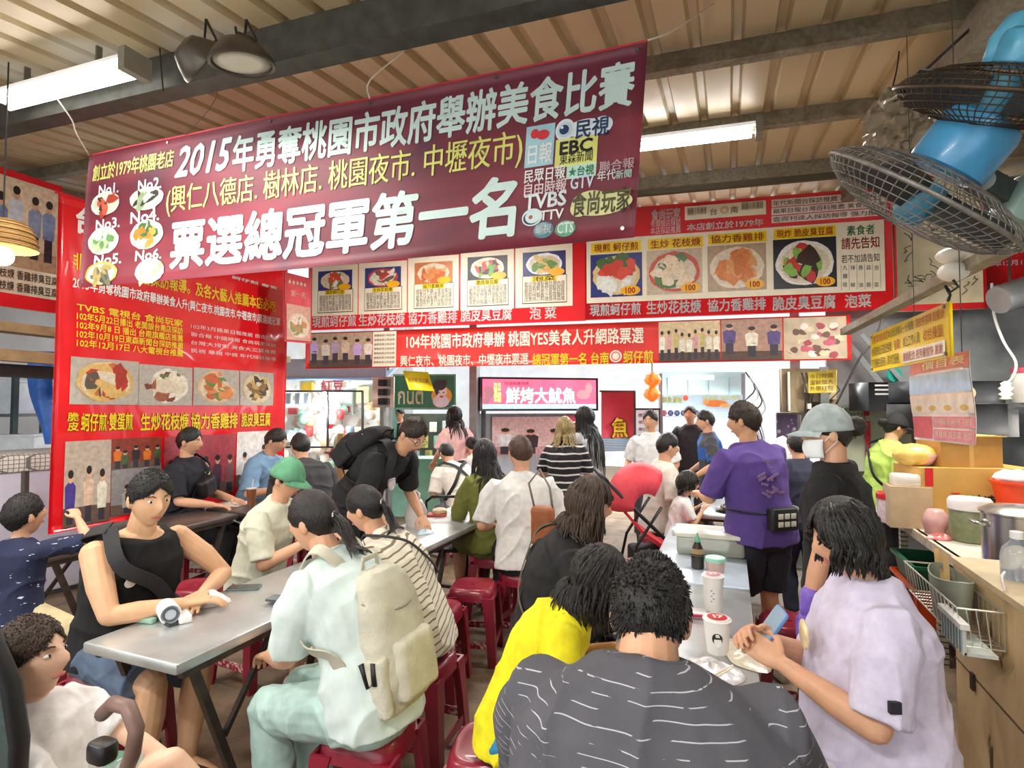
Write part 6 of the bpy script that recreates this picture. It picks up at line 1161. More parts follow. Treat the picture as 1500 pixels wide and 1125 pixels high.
for i, (x, y, d, w_, h_, c_, lb) in enumerate(((38, 605, 6.1, .42, .32, 'dfe6ea', 'pale grey plastic box on the slotted shelf, lower one'), (10, 540, 6.2, .5, .36, 'cfd9e2', 'pale box on the upper board of the slotted shelf'), (48, 545, 6.6, .25, .3, '8a4a6a', 'purple carton on the slotted shelf beside the tarp'))):
    q = at(x, y, d); q.z = (1.02 if i != 1 else 1.57)+h_/2 if i != 2 else 1.57+h_/2; o = item('storage_box', lb, 'box', (q.x, q.y, q.z-h_/2), YAW); b = B(); b.rbox((0, 0, h_/2), (w_, .3, h_), .03); b.build('box', M(c_, .45), o, smooth=.6); b = B(); b.rbox((0, 0, h_), (w_*1.05, .32, .03), .03); b.build('lid', M(c_, .45), o, smooth=.6)
o = item('blue_tarp', 'crumpled blue tarpaulin hanging beside the red banner', 'tarp', at(68, 640, 5.9)); b = B(); rings = []
for k in range(12):
    t = k/11; q = at(62+10*t-8*math.sin(t*5), 515+135*t, 5.9); rings.append([q+RT*((.13-.05*t)*math.cos(a)*(1+.25*math.sin(3*a+5*t)))+FW*(.07*math.sin(a)*(1+.3*math.sin(2*a+7*t))) for a in [j*.449 for j in range(14)]])
b.loft(rings); b.build('tarp', M('2f6fd0', .35, var=.25, vs=9, bump=.7, bs=20), o, world=True, smooth=.7); b = B(); q = at(62, 515, 5.9); b.tube([q, (q.x, q.y, 2.05)], .006, 6); b.build('cord', iron, o, world=True)
o = item('chest_freezer', 'pale lilac chest freezer under a white grid cloth at the left', 'freezer', at(50, 760, 4.7)); q = at(25, 720, 4.9); b = B(); b.rbox((q.x, q.y, .58), (1.1, .6, 1.08), .05, rot=(0, 0, RAD(80))); b.build('cabinet', M('cfcfe0', .4, var=.06), o, world=True, smooth=.6)
b = B(); b.rbox((q.x, q.y, 1.18), (1.16, .66, .16), .06, rot=(0, 0, RAD(80))); cm = M('eceae0', .6); cm = pattern(cm, 'wave', '7a7a78', 9, .9, .96); cm = pattern(cm, 'wave', '7a7a78', 9, .9, .96, rot=(1.571, 0, 0)); b.build('grid_cloth', pattern(cm, 'wave', '7a7a78', 9, .9, .96, rot=(0, 1.571, 0)), o, world=True, smooth=.6)
q2 = onz(37, 740, .6); b = B(); b.bar(at(37, 690, 4.3), at(37, 740, 4.3)+V((0, 0, -.3)), .05, .03); b.build('dark_trim', M('4a463f', .5), o, world=True)
b = B(); b.rbox((q.x, q.y, .03), (1.0, .5, .06), .02, rot=(0, 0, RAD(80))); b.build('plinth', M('55555c', .5), o, world=True)
p = on(44, 735, .9); 
# wires, boxes and cloth around the posts at the right of the middle
o = item('electric_board', 'weathered beige electric board with meters and cables on the post', 'board', at(1186, 605, 5.4)); s = slab(o, 'backboard', 1145, 540, 1226, 604, 5.4, .05, M('a8957a', .6, var=.25, vs=6)); rr = random.Random(6)
for k, (u, v, w_, h_, c_) in enumerate(((.06, .1, .03, .85, 'e9e4da'), (.35, .35, .14, .2, '8a7a62'), (.45, .6, .2, .16, '6a5a48'), (.62, .35, .1, .3, '4a3f36'), (.78, .5, .12, .2, 'b8a88c'), (.4, .8, .06, .12, 'efe9e0'))): b = B(); b.box(s.pt(u+w_/2, v+h_/2, .05), (w_*.55, .09, h_*.44)); b.build('meter' if k else 'conduit', M(c_, .5, var=.2), o, world=True)
b = B()
for k in range(7): b.tube([s.pt(.3+.08*k, .1, .06), s.pt(.25+.1*k+.1*rr.random(), .5, .11), s.pt(.35+.05*k, .9, .06), s.pt(.3+.1*rr.random(), 1.5, .03)], .007, 5)
b.build('cables', M('34302c', .5), o, world=True, smooth=3); q = s.pt(.42, 1, -.02); b = B(); b.bar((q.x, q.y, q.z), (q.x, q.y, 0), .07, .05); b.build('stand', M('6f6a60', .5), o, world=True)
for k in range(4): cord('loose grey and black wires round the steel post behind the purple shirt', [at(1092+6*k, 545+8*k, 5.5), at(1106+5*k, 570+9*k, 5.5), at(1088+8*k, 596+6*k, 5.5), at(1110+3*k, 640, 5.5), at(1112+3*k, 690, 5.5), V((at(1112+3*k, 690, 5.5).x, at(1112+3*k, 690, 5.5).y, .02))], .007, ('2a2826', 'c9ccd0', '3a3836', 'b9bcc0')[k], 'tangled_wire', 'wire', group='wires round the steel post')
o = item('hanging_cloth', 'floral lilac cloth with dark dotted bundle hanging behind the purple shirt', 'cloth', at(1150, 690, 5.2)); s = slab(o, 'cloth', 1138, 606, 1168, 690, 5.2, .02, pattern(M('b7a4c0', .7, var=.25, vs=14), 'cell', '5a4a6a', 14, .2, .3)); b = B(); crumple(b, at(1146, 668, 5.0), (.09, .08, .16), 7); b.build('dotted_bundle', pattern(M('1f1f24', .7), 'cell', 'e6e6e8', 30, .12, .05), o, world=True, smooth=3); b = B(); b.bar(s.pt(0, 0), s.pt(1.4, 0), .02, .02); b.build('rail', iron, o, world=True)
o = item('beige_board', 'small beige wooden board leaning on the dark post', 'board', at(1158, 690, 5.0)); s = slab(o, 'board', 1148, 648, 1172, 692, 5.0, .02, M('d8bf98', .6, var=.12)); b = B(); q = s.pt(.5, 1); b.bar((q.x, q.y, q.z), (q.x, q.y, 0), .03, .03); b.build('foot', iron, o, world=True)
p = onz(1165, 800, .1); o = item('blue_bin', 'dark blue plastic bin behind the purple shirt', 'bin', (p.x+.1, 4.6, 0)); b = B(); b.lathe([(.13, 0), (.16, .62), (.175, .63), (.175, .66), (.15, .66), (.001, .6)], 28); b.build('bin', M('2f3aa8', .4), o, smooth=.7); b = B(); b.lathe([(.178, .655), (.178, .685), (.001, .70)], 28); b.build('lid', M('4a4ab8', .4), o, smooth=.7)
# ------------------------------------------------------------------ counter and kitchen at the right
wood = pattern(pattern(M('cdb083', .65, var=.12, vs=2, st=(1, 1, .3), bump=.15), 'noise', '8a6a42', 2.6, .6, .75, st=(2, 1, .5)), 'noise', '5f4a30', 5, .66, .7, st=(1, 2.2, .7))
o = item('steel_counter', 'long pale counter with a slotted steel leg, full of jars, boxes and bags', 'counter', (1.6, 4.8, 0)); XC = 1.24
b = B(); b.box((1.72, 4.24, .765), (.96, 2.04, .03)); b.build('countertop', M('d6cfbf', .4, var=.15, vs=5), o, world=True)
b = B(); b.bar((XC, 3.22, .75), (XC, 5.26, .75), .04, .06); b.build('edge_angle', M('c9bfa6', .5, var=.25, vs=20), o, world=True)
for y_ in (4.38, 5.2): b = B(); b.box((XC+.02, y_, .375), (.05, .05, .75)); b.build('slotted_leg', pattern(M('b9b6a4', .5, .3, var=.2, vs=20), 'wave', '4a463e', 9, .8, .9), o, world=True)
for y_ in (3.3, 5.2): b = B(); b.box((2.16, y_, .375), (.05, .05, .75)); b.build('rear_leg', M('8a877c', .5, .3), o, world=True)
b = B(); b.box((1.75, 4.27, .12), (.85, 1.9, .02)); b.build('lower_shelf', M('77736a', .5), o, world=True)
o = item('plywood_stand', 'stained plywood fronted stand at the lower right', 'counter', (1.3, 2.3, 0)); b = B(); b.box((.965, 2.2, .475), (.02, 1.9, .95)); b.build('front_board', wood, o, world=True)
b = B(); b.box((1.32, 3.14, .475), (.70, .02, .95)); b.build('end_board', wood, o, world=True); b = B(); b.box((1.34, 2.2, .96), (.78, 1.94, .025)); b.build('top_board', M('c9b690', .6, var=.2, vs=5), o, world=True)
b = B(); b.box((.953, 2.2, .52), (.004, 1.9, .006)); b.build('seam', M('5f4a30', .7), o, world=True)
for k, (y_, z_) in enumerate(((2.95, .5), (2.2, .49))): b = B(); b.box((.95, y_, z_), (.012, .03, .07)); b.build('hinge', M('4a4036', .5, .5), o, world=True)
def crate(label, x, y, z, col, w_=.36, l_=.52, h_=.26, slat=True):
    o = item('plastic_crate', label, 'crate', (x, y, z)); m = M(col, .4, var=.12); b = B()
    for sx in (-1, 1): b.loft([[V((sx*w_*.44, -l_*.46, 0)), V((sx*w_*.44, l_*.46, 0)), V((sx*w_*.42, l_*.46, 0)), V((sx*w_*.42, -l_*.46, 0))], [V((sx*w_*.5, -l_*.5, h_)), V((sx*w_*.5, l_*.5, h_)), V((sx*w_*.47, l_*.5, h_)), V((sx*w_*.47, -l_*.5, h_))]])
    for sy in (-1, 1): b.loft([[V((-w_*.44, sy*l_*.46, 0)), V((w_*.44, sy*l_*.46, 0)), V((w_*.44, sy*l_*.44, 0)), V((-w_*.44, sy*l_*.44, 0))], [V((-w_*.5, sy*l_*.5, h_)), V((w_*.5, sy*l_*.5, h_)), V((w_*.5, sy*l_*.475, h_)), V((-w_*.5, sy*l_*.475, h_))]])
    b.box((0, 0, .008), (w_*.87, l_*.91, .016)); b.build('tub', m, o)
    b = B(); P = [V((x_*w_*.52, y_*l_*.52, h_)) for x_, y_ in ((-1, -1), (1, -1), (1, 1), (-1, 1), (-1, -1))]; 
    for a_, c_ in zip(P, P[1:]): b.bar(a_, c_, .03, .022)
    b.build('rim', M(col, .35), o)
    if slat:
        b = B()
        for k in range(9): b.bar(V((-w_*.48, -l_*.4+l_*.09*k, h_*.3)), V((-w_*.50, -l_*.3+l_*.09*k, h_*.85)), .010, .014, (1, 0, 0))
        b.build('lattice', M('8a3214' if col[0] == 'e' else '0f3a26', .5), o)
    return o
crate('orange lattice plastic crate under the counter, beneath the green ones', 1.36, 4.80, .145, 'e8531c', .40, .56, .27); crate('dark green plastic crate on the orange crate, in front', 1.34, 4.76, .425, '175a3c', .38, .50, .15, False); crate('second dark green crate behind the first under the counter', 1.84, 4.84, .145, '1c4f3c', .38, .5, .46, False)
o = item('steel_pillar', 'grey plastic sheeted bundle between the slotted leg and the plywood', 'bundle', (1.42, 3.62, 0)); b = B(); crumple(b, (1.42, 3.62, .34), (.14, .2, .36), 12, 20, 14, .12); b.build('wrap', M('77767a', .4, var=.2), o, world=True, smooth=.7)
def jar(label, px, py, z, r, h, col, lid=None, lh=.03, trans=0, cat='jar', name='jar', body=None):
    p = onz(px, py, z); o = item(name, label, cat, (p.x, p.y, z)); b = B(); b.lathe(body or [(r*.9, 0), (r, .006), (r, h*.85), (r*.92, h*.95), (r*.9, h)], 24); b.build('body', M(col, .3, var=.2, vs=30, trans=trans), o, smooth=.7)
    if lid: b = B(); b.lathe([(r*1.04, h*.94), (r*1.05, h+lh*.7), (r*.95, h+lh), (.001, h+lh)], 24); b.build('lid', M(lid, .35), o, smooth=.7)
    return o
Z1 = .78
jar('white bucket of pink food with a red lid at the far end of the counter', 1312, 765, Z1, .12, .19, 'ead6d4', 'e0303a', .035, name='bucket', cat='bucket')
jar('tall cream tub beside the red lidded bucket', 1338, 768, Z1, .07, .22, 'd9c7a6', None, name='tub', cat='tub')
jar('dark red sauce jar on the counter edge', 1320, 760, Z1, .035, .09, '6a1d18', 'e6e0d8', .015)
jar('brown sauce jar with a white cap near the counter edge', 1336, 768, Z1, .035, .08, 'a85a4a', 'efe9e4', .015)
jar('jar of yellow mustard with a pale lid in the middle of the counter', 1354, 772, Z1, .05, .15, 'e6c77e', 'f0e6dc', .03)
jar('red sauce bottle behind the pink bag', 1392, 770, Z1, .03, .2, 'b8342e', 'f3f0ea', .03, name='bottle', cat='bottle')
p = onz(1372, 782, Z1); plastic_bag('pink translucent bag standing on the counter', p, .075, .17, 21, 'e6b4b0', False)
flat_bag('red and white wrapper lying on the counter corner over the slotted leg', onz(1378, 790, Z1), .08, .05, .03, 23, .3, 'e88a86')
flat_bag('bags of pale pink and cream food at the far end of the counter', onz(1302, 752, Z1), .10, .12, .09, 27, .3, 'eedcd2')
jar('glass jar of green pickles with a white plastic sheet over its lid', 1422, 792, Z1, .115, .22, '7d8560', 'eae4e2', .06)
p = onz(1388, 772, Z1); o = item('dipper', 'bright red plastic sieve with a handle on the jars', 'sieve', (p.x, p.y, Z1)); b = B(); b.lathe([(.05, .22), (.10, .26), (.105, .265), (.10, .255), (.05, .21)], 24); b.tube([(.1, 0, .26), (.12, 0, .36), (0, 0, .40), (-.12, 0, .36), (-.1, 0, .26)], .009, 8); b.tube([(-.1, 0, .262), (-.26, .02, .27)], .014, 8, flat=.5); b.build('sieve', M('e8302c', .35), o, smooth=.7); b = B(); b.lathe([(.06, 0), (.07, .21), (.001, .21)], 20); b.build('stand_jar', M('d9a39c', .3, trans=.2), o, smooth=.7)
p = at(1412, 730, 4.12); o = item('carton', 'large cardboard carton with black characters and red tape on the counter', 'carton', (p.x, p.y, Z1), RAD(14)); kb = M('d0a557', .65, var=.1, vs=6); b = B(); b.box((0, 0, .22), (.78, .36, .44)); b.build('box', kb, o)
q = V((p.x, p.y, Z1)); mm = Matrix.Translation(q) @ Euler((0, 0, RAD(14))).to_matrix().to_4x4(); s = Sheet(mm @ V((-.39, -.183, .44)), mm @ V((.39, -.183, .44)), mm @ V((-.39, -.183, 0)))
text_uv(s, '冷凍', .42, .42, .62, .66, M('2a241e', .6), o, bold=.03); text_uv(s, '中', .66, .42, .78, .68, M('2a241e', .6), o, bold=.04); text_uv(s, '食品有限公司', .72, .2, .95, .28, M('5a4a34', .6), o); b = B(); s.grid(b, .03, .0, .1, .3, .003); s.grid(b, .93, .0, 1, .15, .003); b.build('red_tape', M('d8262a', .4), o, world=True)
o2 = item('carton', 'smaller taped cardboard carton on top of the large one', 'carton', mm @ V((-.02, .02, .44)), RAD(16)); b = B(); b.box((0, 0, .11), (.42, .28, .22)); b.build('box', M('b98a45', .65, var=.12, vs=6), o2); b = B(); b.box((.0, -.1405, .11), (.03, .002, .22)); b.build('tape', M('cfa35e', .4), o2); b = B(); b.box((0, -.02, .226), (.44, .3, .008)); b.build('flap', M('c79a55', .6), o2)
o2 = item('food_pack', 'yellow bread pack in a pink and clear bag on the large carton', 'food', mm @ V((-.33, .0, .44)), .3); b = B(); crumple(b, (0, 0, .075), (.14, .12, .085), 15, 22, 14, .12); b.build('pack', pattern(M('e6c568', .4, var=.15), 'noise', 'e2b4c0', 7, .55, .6), o2, smooth=3)
p = onz(1340, 775, Z1); p = at(1328, 700, 4.1); o2 = item('cardboard_box', 'open beige box in front of the person in lime green', 'box', (p.x, p.y, Z1)); b = B(); b.box((0, 0, .15), (.26, .2, .30)); b.build('box', M('cdb58e', .6), o2); b = B(); b.rbox((0, 0, .34), (.2, .16, .09), .04); b.build('white_tub', M('e6ded2', .5), o2, smooth=.6)
p = at(1492, 735, 3.75); o2 = item('orange_bucket', 'orange bucket with a white cloth on top at the right edge', 'bucket', (p.x, p.y, Z1)); b = B(); b.lathe([(.10, .12), (.14, .36), (.15, .365), (.15, .38), (.13, .38), (.1, .14)], 28); b.build('bucket', M('e8481e', .4), o2, smooth=.7); b = B(); crumple(b, (0, 0, .40), (.12, .12, .05), 6); b.build('cloth', M('ecebea', .7), o2, smooth=3); b = B(); b.box((0, 0, .06), (.24, .24, .12)); b.build('stand', M('a8a49a', .5), o2)
p = at(1490, 790, 3.0); o2 = item('stock_pot', 'big steel stock pot at the right edge of the photo', 'pot', (p.x+.03, p.y, Z1)); b = B(); b.lathe([(.17, 0), (.18, .01), (.18, .30), (.19, .305), (.19, .315), (.17, .315), (.165, .02), (.001, .02)], 36); b.build('pot', M('c9c9c6', .22, .9, var=.1), o2, smooth=.6); b = B(); b.tube([(-.18, -.05, .24), (-.22, -.04, .25), (-.22, .04, .25), (-.18, .05, .24)], .01, 8); b.build('handle', M('b9b9b6', .25, .9), o2, smooth=3); b = B(); b.lathe([(.192, .315), (.15, .34), (.03, .355), (.001, .355)], 36); b.build('lid', M('d6d6d3', .2, .9), o2, smooth=.6)
# near stand: bottle, white caps, red box, wire basket with scoop and tray
Z2 = .9725
p = onz(1450, 817, Z2); p = V((1.08, 2.86, Z2)); o2 = item('water_bottle', 'clear plastic bottle with a white cap on the plywood stand', 'bottle', p); b = B(); b.lathe([(.05, 0), (.055, .01), (.055, .09), (.048, .12), (.02, .155), (.018, .165)], 28); b.build('bottle', M('cfd9e6', .08, trans=.75, var=.04), o2, smooth=.7); b = B(); b.lathe([(.022, .162), (.022, .19), (.001, .192)], 20); b.build('cap', M('f4f4f2', .35), o2, smooth=.7)
for i, (x, y) in enumerate(((1.17, 2.80), (1.22, 2.68))): o2 = item('squeeze_bottle', ('white capped squeeze bottle right of the clear water bottle', 'white capped squeeze bottle beside the red box at the right edge')[i], 'bottle', (x, y, Z2)); b = B(); b.lathe([(.04, 0), (.042, .01), (.04, .10), (.03, .115)], 24); b.build('bottle', M('dfe2e0', .2, trans=.4), o2, smooth=.7); b = B(); b.lathe([(.032, .112), (.032, .145), (.001, .147)], 20); b.build('cap', M('f1efe9', .35), o2, smooth=.7)
o2 = item('red_box', 'small red and yellow box at the right edge beside the white capped bottles', 'box', (1.16, 2.52, Z2), .1); b = B(); b.box((0, 0, .06), (.1, .1, .12)); b.build('box', M('cf1f22', .4), o2); b = B(); b.box((-.051, 0, .08), (.002, .05, .04)); b.build('label', M('e8c02a', .5), o2)
o2 = item('wire_basket', 'wire rack basket hooked on the end of the plywood stand', 'basket', (.85, 2.98, .80)); b = B(); x0, x1, y0, y1, z0, z1 = .80, .945, 2.62, 3.30, .76, .90
for a_, c_ in (((x0, y0, z1), (x1, y0, z1)), ((x1, y0, z1), (x1, y1, z1)), ((x1, y1, z1), (x0, y1, z1)), ((x0, y1, z1), (x0, y0, z1)), ((x0+.02, y0, z0), (x1, y0, z0)), ((x0+.02, y0, z0), (x0+.02, y1, z0)), ((x0+.02, y1, z0), (x1, y1, z0)), ((x1, y0, z0), (x1, y1, z0))): b.tube([a_, c_], .004, 6)
for k in range(16): y_ = y0+(y1-y0)*k/15; b.tube([(x0, y_, z1), (x0+.02, y_, z0), (x1, y_, z0), (x1, y_, z1)], .0025, 5)
for k in range(4): b.tube([(x0+.03*k, y0, z1), (x0+.02+.028*k, y0, z0)], .0025, 5)
b.build('wires', M('cfcfc4', .3, .8), o2, world=True)
o2 = item('scoop_bin', 'grey plastic half-round bin standing in the wire basket', 'bin', (.875, 2.93, .77)); b = B(); 
rings = [[V((.875+(.055+.012*t)*math.cos(a), 2.93+(.13+.03*t)*math.sin(a), .768+.17*t+.02*t*math.sin(a)**2)) for a in [j*.2094 for j in range(30)]] for t in (0, .5, 1)]; rings += [[V((.875+(.050+.012*t)*math.cos(a), 2.93+(.124+.03*t)*math.sin(a), .775+.165*t+.02*t*math.sin(a)**2)) for a in [j*.2094 for j in range(30)]] for t in (1, .05)]
b.loft(rings); b.build('bin', M('8f9383', .45, var=.12), o2, world=True, smooth=.7)
for k in range(3): o3 = item('wooden_spatula', 'wooden cooking spatulas standing in the grey half-round bin', 'utensil', (.875, 2.98+.03*k, .8), 0, 'spatulas in the grey bin'); b = B(); b.bar((.875, 2.96+.03*k, .79), (.90, 3.06+.06*k, 1.0), .022, .006); b.build('handle', M('c9a46a', .6), o3, world=True)
o2 = item('plastic_tray', 'pale plastic letter tray hooked below the grey bin, with a white cord', 'tray', (.84, 2.66, .8)); b = B(); b.box((.80, 2.66, .80), (.012, .22, .10)); b.box((.85, 2.66, .755), (.10, .22, .012)); b.build('tray', M('e3ebe6', .35, trans=.15), o2, world=True); b = B(); b.box((.80, 2.66, .855), (.03, .24, .02)); b.build('rim', M('f3f3ee', .35), o2, world=True); b = B()
for k in range(7): b.box((.793, 2.57+.03*k, .80), (.004, .006, .09))
b.build('ribs', M('5f7a80', .4), o2, world=True)
cord('white cord hanging from the pale tray in front of the plywood', [at(1472, 838, 2.15), at(1468, 848, 2.1), at(1478, 880, 2.1), at(1495, 900, 2.1), at(1515, 905, 2.15)], .005, 'f0eeea')
# kitchen wall fittings
o2 = item('range_hood', 'black slatted range hood on the kitchen wall behind the price sheet', 'hood', at(1310, 600, 5.7)); s = slab(o2, 'hood', 1272, 560, 1346, 602, 5.1, .3, M('2a2a2c', .4)); b = B()
for k in range(3): s.grid(b, .12, .08+.15*k, .95, .14+.15*k, .004)
b.build('slats', M('e6e6e6', .3, .5), o2, world=True); s_ = s
for lb, a_, c_, d, col in (('dark grey panel with an oval label on the kitchen wall', (1345, 558), (1472, 590), 4.72, '3a3d44'), ('lower dark grey flap panel on the kitchen wall', (1345, 592), (1476, 637), 4.68, '45474c')):
    o2 = item('dark_panel', lb, 'panel', at(a_[0], c_[1], d)); s = slab(o2, 'panel', a_[0], a_[1], c_[0], c_[1], d, .4, M(col, .5))
    if d > 4.7: b = B(); s.ell(b, .5, .55, .16, .4, .004); b.build('oval_label', M('d9b99a', .5), o2, world=True)
o2 = item('white_paper', 'white sheet of paper taped beside the dark panels', 'paper', at(1482, 640, 4.9)); slab(o2, 'sheet', 1470, 600, 1492, 640, 4.95, .25, M('e6e8ec', .5))
o2 = item('newspaper_sheet', 'yellowed sheet printed with columns on the kitchen wall, with a red bracket', 'poster', at(1285, 655, 5.5)); s = slab(o2, 'sheet', 1236, 598, 1334, 690, 5.45, .02, M('c3c7b0', .7, var=.2, vs=3))
for k in range(6): text_uv(s, '福德', .04+.05*k, .06, .07+.05*k, .3+.1*(k % 3), M('4a4a40', .6), o2, off=.004)
b = B(); s.grid(b, .29, .2, .37, .9, .02); s.grid(b, .27, .0, .36, .12, .02); b.build('red_strip', M('c8303a', .5), o2, world=True)
o2 = item('round_lid', 'turquoise round plastic lid hung on the kitchen wall', 'lid', at(1308, 549, 5.45)); b = B(); b.lathe([(.001, 0), (.065, 0), (.075, .015), (.07, .03), (.001, .03)], 28, at(1308, 549, 5.45), -FW); b.build('lid', M('2fae98', .4), o2, world=True, smooth=.6)
o2 = item('air_duct', 'silver corrugated air duct at the right edge', 'duct', at(1490, 435, 4.6)); b = B(); P = [at(1462+6*k, 440-2*k, 4.6) for k in range(20)]; b.tube(P, [.115+.008*(k % 2) for k in range(20)], 20); b.build('duct', M('a9adb2', .3, .8), o2, world=True, smooth=.5); b = B(); q = P[3]; b.tube([q, (q.x, q.y, 3.6)], .01, 6); b.build('hanger', iron, o2, world=True)
cord('white flex curving down the kitchen wall to an insulator', [at(1453, 415, 4.9), at(1456, 460, 4.85), at(1470, 500, 4.8), at(1488, 530, 4.75), at(1484, 552, 4.7), at(1474, 562, 4.65)], .012, 'e6e6e6')
o2 = item('insulator', 'white ribbed insulator at the end of the white flex', 'fitting', at(1474, 575, 4.62)); b = B(); b.lathe([(.02, -.08), (.05, -.07), (.03, -.05), (.055, -.03), (.03, -.01), (.055, .02), (.03, .04), (.04, .06), (.01, .08)], 18, at(1474, 572, 4.62)); b.build('insulator', M('e6eadc', .3), o2, world=True, smooth=3)
o2 = item('white_canister', 'white canister with a pink lid high at the right edge', 'canister', at(1497, 592, 4.9)); q = at(1500, 590, 4.9); b = B(); b.lathe([(.08, 0), (.085, .01), (.085, .24), (.07, .27)], 24, q); b.build('body', M('e6e0d8', .4), o2, world=True, smooth=.7); b = B(); b.lathe([(.085, .265), (.085, .31), (.001, .32)], 24, q); b.build('lid', M('d8506a', .4), o2, world=True, smooth=.7); b = B(); b.box(q+V((.35, .1, -.02)), (1.0, .3, .03)); b.build('shelf', M('77777a', .5), o2, world=True)
o2 = item('wall_pipe', 'grey steel props leaning across the kitchen wall behind the yellow sign', 'pipe', at(1275, 560, 6.0)); b = B(); b.bar(at(1245, 505, 5.6), at(1322, 600, 5.35), .05, .05); b.bar(at(1262, 490, 5.55), at(1345, 585, 5.3), .04, .04); b.build('props', M('7b7f82', .4, .5), o2, world=True)
cord('black cable looping below the photo banner to the right', [at(1225, 592, 4.4), at(1240, 562, 4.4), at(1262, 520, 4.4), at(1280, 500, 4.4), at(1300, 445, 4.4)], .008, '2a2826', 'black_cable', 'cable')
# ------------------------------------------------------------------ strollers
D0 = 4.5
o = item('red_stroller', 'red folding stroller with a black frame beyond the right table', 'stroller', V((at(930, 780, D0).x, at(930, 780, D0).y, 0))); wd = .19
for k, sg in enumerate((-1, 1)):
    b = B(); b.tube([at(884, 700, D0)+FW*wd*sg, at(925, 742, D0)+FW*wd*sg, at(985, 800, D0)+FW*wd*sg, at(1000, 850, D0)+FW*wd*sg], .014, 8); b.tube([at(960, 735, D0)+FW*wd*sg, at(925, 790, D0)+FW*wd*sg, at(912, 850, D0)+FW*wd*sg], .012, 8); b.build('frame_side', M('26262a', .4, .3), o, world=True, smooth=3)
b = B(); b.tube([at(884, 700, D0)-FW*wd, at(878, 694, D0)-FW*wd, at(878, 694, D0)+FW*wd, at(884, 700, D0)+FW*wd], .018, 8); b.build('handle', M('1d1d1f', .5), o, world=True, smooth=3)
rd = M('e04450', .6, var=.1, bump=.2, bs=80); b = B(); rings = []
for k in range(9):
    a = RAD(185-130*k/8); rings.append([at(938, 738, D0)+RT*(.27*math.cos(a)*math.cos(t)**.4)+UP*(.33*math.sin(a)*math.cos(t)**.4)+FW*(.22*math.sin(t)/1.0) for t in [RAD(-85+170*j/12) for j in range(13)]])
b.loft(rings, close=False, cap=False); q = b.build('canopy', rd, o, world=True, smooth=3); md = q.modifiers.new('thick', 'SOLIDIFY'); md.thickness = .008
b = B(); prof = ((905, 735), (935, 770), (970, 795), (1000, 800), (1010, 830)); b.loft([[at(x, y, D0)-FW*wd*.95, at(x, y, D0)+FW*wd*.95, at(x, y+6, D0)+FW*wd*.95, at(x, y+6, D0)-FW*wd*.95] for x, y in prof]); b.build('seat', M('d8303e', .6, bump=.2), o, world=True)
b = B(); b.rbox(at(950, 815, D0), (.3, .3, .16), .05, rot=(0, 0, YAW)); b.build('basket', M('1d1d20', .7), o, world=True, smooth=.6)
for x, y in ((912, 855), (1000, 855)):
    for sg in (-1, 1): q = at(x, y, D0)+FW*wd*sg; b = B(); b.lathe([(.03, -.015), (.085, -.018), (.085, .018), (.03, .015)], 20, (q.x, q.y, .085), FW); b.build('wheel', M('2a2a2c', .6), o, world=True, smooth=.6); b = B(); b.bar((q.x, q.y, .085), (q.x, q.y, q.z), .02, .02); b.build('fork', M('26262a', .4), o, world=True)
D1 = 1.36
o = item('black_stroller', 'black stroller with a brown bumper bar in the lower left corner', 'stroller', V((at(80, 1100, 1.6).x, at(80, 1100, 1.6).y, 0)))
b = B(); P = [at(-60, 865, D1), at(8, 920, D1), at(38, 990, D1), at(50, 1070, D1), at(46, 1150, D1), at(20, 1300, D1)]; b.tube([p-FW*.04 for p in P], [.018, .024, .026, .026, .024, .02], 10, flat=.6); b.build('shell_rim', M('141416', .6), o, world=True, smooth=3)
b = B(); rings = []
for i_, p in enumerate(P): rings.append([p-FW*.05, p+RT*-.10-FW*.05, p+RT*-.22-FW*.02, p+RT*-.26+FW*.04, p+RT*-.24+FW*.08, p+RT*-.20+FW*.03, p+RT*-.10-FW*.01, p+RT*-.03-FW*.02])
b.loft(rings); b.build('seat_shell', M('3f4a48', .75, var=.12, bump=.3), o, world=True, smooth=.9)
b = B(); b.tube([at(150, 1046, 1.34), at(166, 1030, 1.30), at(188, 1036, 1.27), at(200, 1068, 1.25), at(194, 1105, 1.26), at(180, 1140, 1.32)], .017, 12); b.build('bumper_bar', M('7a5f55', .45, var=.12), o, world=True, smooth=3)
b = B(); b.rbox(at(120, 1105, 1.62)+V((0, 0, -.12)), (.34, .34, .07), .05, rot=(0, 0, RAD(20))); b.build('seat_pad', pattern(M('cfe0d4', .7, bump=.2), 'cell', '6a9a80', 22, .2, .3), o, world=True, smooth=.7)
b = B(); b.rbox(at(150, 1100, 1.36), (.07, .05, .05), .02); b.build('buckle', M('17171a', .4), o, world=True, smooth=.6)
q0 = o.location
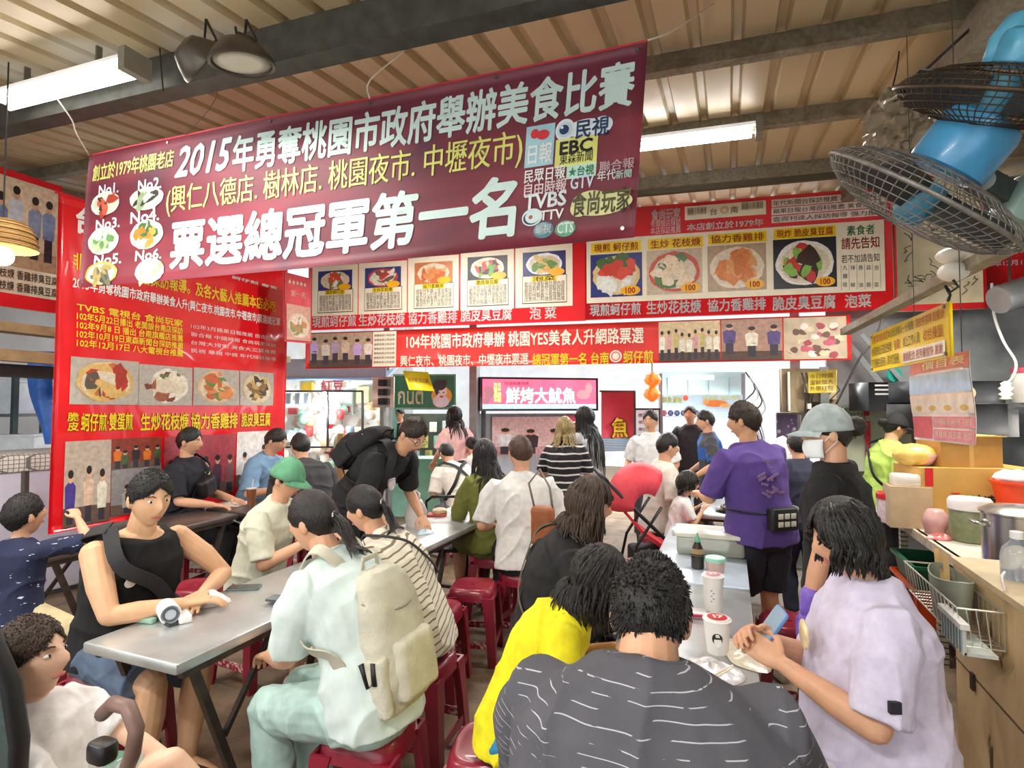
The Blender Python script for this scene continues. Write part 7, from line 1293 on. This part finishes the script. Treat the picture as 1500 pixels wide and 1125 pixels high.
for dx, dy in ((-.22, -.1), (-.22, .3), (.30, .0), (.30, .34)):
    b = B(); b.lathe([(.03, -.016), (.09, -.02), (.09, .02), (.03, .016)], 20, (q0.x+dx, q0.y+dy, .09), RT); b.build('wheel', M('2a2a2c', .6), o, world=True, smooth=.6); b = B(); b.bar((q0.x+dx, q0.y+dy, .09), (q0.x+dx*.5, q0.y+.1+dy*.3, .5), .025, .025); b.build('frame_leg', M('1c1c1e', .4), o, world=True)

# folding chair and handbag among the diners at the end of the left tables
p = at(662, 790, 4.75); o = item('folding_chair', 'black framed folding chair left of the person in olive', 'chair', (p.x, p.y, 0)); mt = M('1c1c1e', .4, .4)
for sg in (-1, 1):
    q = V((p.x, p.y, 0))+RT*(.17*sg-.04); b = B(); b.tube([q+FW*.2, V((q.x, q.y, .46))+RT*.0, V((q.x, q.y, .86))-FW*.08], .011, 8); b.build('back_leg', mt, o, world=True, smooth=3); b = B(); b.tube([V((q.x, q.y, .02))-FW*.18, V((q.x, q.y, .50))+FW*.16], .011, 8); b.build('front_leg', mt, o, world=True, smooth=3)
b = B(); q = V((p.x, p.y, .86))-FW*.08-RT*.04; b.tube([q-RT*.17, q-RT*.12+V((0, 0, .04)), q+RT*.12+V((0, 0, .04)), q+RT*.17], .012, 8); b.build('top_rail', mt, o, world=True, smooth=3)
b = B(); b.rbox((p.x-.03, p.y, .46), (.34, .34, .03), .04, rot=(0, 0, YAW)); b.build('seat', M('26262a', .6), o, world=True, smooth=.6)
p = at(795, 770, 3.75); o = item('handbag', 'brown handbag on a curved strap beside the white T-shirt', 'bag', (p.x, p.y, p.z-.12)); b = B(); b.rbox((0, 0, .12), (.16, .10, .26), .04); link('bag', remesh(b, .01, 3, 'bag', .003, 3, 30), M('a5623a', .5, var=.2, bump=.3), o, smooth=3); b = B(); b.tube([V((-.06, 0, .24)), V((-.10, 0, .40)), V((-.02, 0, .50)), V((.05, 0, .38)), V((.07, 0, .24))], .008, 6); b.build('strap', M('8d8478', .5), o, smooth=3)
b = B(); b.bar((0, 0, 0), (0, 0, -(p.z-.12)), .02, .02); b.bar((-.1, 0, -(p.z-.12)+.01), (.1, 0, -(p.z-.12)+.01), .03, .02); b.build('stand', mt, o)
